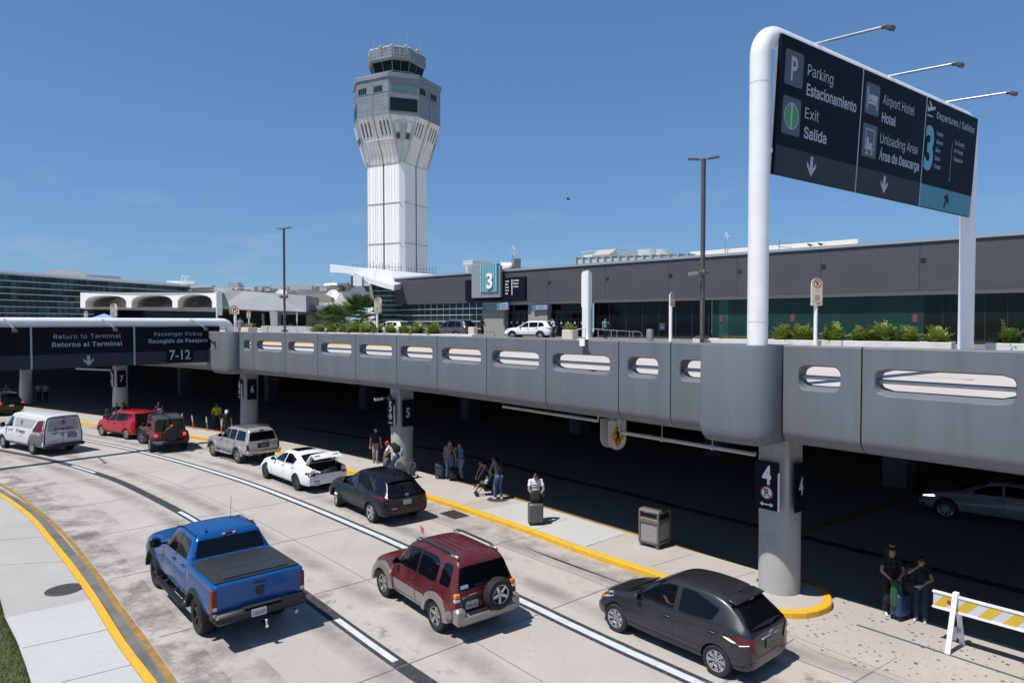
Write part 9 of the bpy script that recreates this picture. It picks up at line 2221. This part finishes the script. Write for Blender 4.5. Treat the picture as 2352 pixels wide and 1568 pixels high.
g = ground(243,990,.006); person('dark-clothed person half hidden behind the left side of column 7',(g.x,g.y + 1.2,.006),-60,1.72,'brown',2,(10,0),shirt=NAVYC,sleeve=1.8,trousers=NAVYC,shoes=SHB,vox=.013)
g = ground(234,985,.006); suitcase('dark tall suitcase beside the person left of column 7',(g.x,g.y + .6,.006),-40,.45,.3,.8,cloth('case_plum',(.03,.015,.04)),hard=False,handle=.3)
g = ground(287,978,.15); person('woman in black looking at a phone right of column 7',g,-160,1.66,'tan',8,(22,0),hands=((.24,.03,.60),(.23,-.05,.60)),female=True,shirt=BLKC,sleeve=.5,trousers=BLKC,shoes=SHB,long_hair=.2,vox=.013)
g = ground(268,980,.15); person('small child in front of column 7 above the red roof',(g.x,g.y,.15),-90,1.12,'tan',0,(5,0),shirt=PINKC,sleeve=.6,trousers=BLKC,shoes=SHB,vox=.012)
g = ground(366,985,.006); person('man in dark suit with a white paper standing in the shade behind the red off-roader',g,-80,1.80,'dark',0,(10,0),hands=((.20,.06,.62),(.20,-.06,.60)),shirt=NAVYC,sleeve=1.9,trousers=NAVYC,shoes=SHB,hair=None,vox=.013)
q = ground(366,985,.006); ph = MB(); ph.box((0,0,0),(.02,.22,.30)); po = ph.build('paper',SHW); a = Vector((-q.x,-q.y,0)).normalized(); po.location = q + a * .40 + Vector((0,0,1.22)); po.rotation_euler = (0,.3,math.atan2(a.y,a.x)); tag(po,'white paper sheet held by the man in the dark suit','paper')
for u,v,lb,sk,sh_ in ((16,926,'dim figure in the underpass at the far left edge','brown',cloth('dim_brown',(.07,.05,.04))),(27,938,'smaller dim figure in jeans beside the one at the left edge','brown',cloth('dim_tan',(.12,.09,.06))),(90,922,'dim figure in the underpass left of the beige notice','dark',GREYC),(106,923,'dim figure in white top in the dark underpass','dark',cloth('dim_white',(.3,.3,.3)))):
 g = ground(u,v,.006); person(lb,g,-70,1.7 if u != 27 else 1.45,sk,2,(5,0),shirt=sh_,sleeve=.6,trousers=JEAND if u == 27 else BLKC,shoes=SHB,vox=.014)
# --- people on the upper road
def upg(u,d): return Vector(((u - 1176) / FPX * d,d,DZ + .15))
person('man in a white shirt leaning into the back of the white car',upg(1272,61),150,1.76,'brown',14,(10,0),hands=((.25,.1,.6),(.25,-.1,.6)),shirt=WHC,sleeve=.7,trousers=NAVYC,shoes=SHB,hair=None,vox=.014)
person('man in dark clothes standing left of the open entrance doors',upg(1107,66),-40,1.80,'dark',6,(25,0),hands=((.2,.06,.6),(.2,-.06,.6)),shirt=BLKC,sleeve=1.0,trousers=BLKC,shoes=SHB,vox=.014)
person('person in a teal shirt before the dark terminal glass',upg(1390,56),-70,1.72,'tan',0,(0,0),hands=((.14,.1,.75,(0,0,.8)),(.05,-.15,.45)),shirt=cloth('teal',(.13,.36,.38)),sleeve=.6,trousers=BLKC,shoes=SHB,vox=.014)
person('person in a grey top seen from behind near the left gantry elbow',upg(551,54),95,1.80,'brown',4,(10,0),hands=((.12,.1,.8,(0,0,.8)),(.08,-.14,.5)),shirt=GREYC,sleeve=.6,trousers=KHAKI,shoes=SHB,vox=.014)
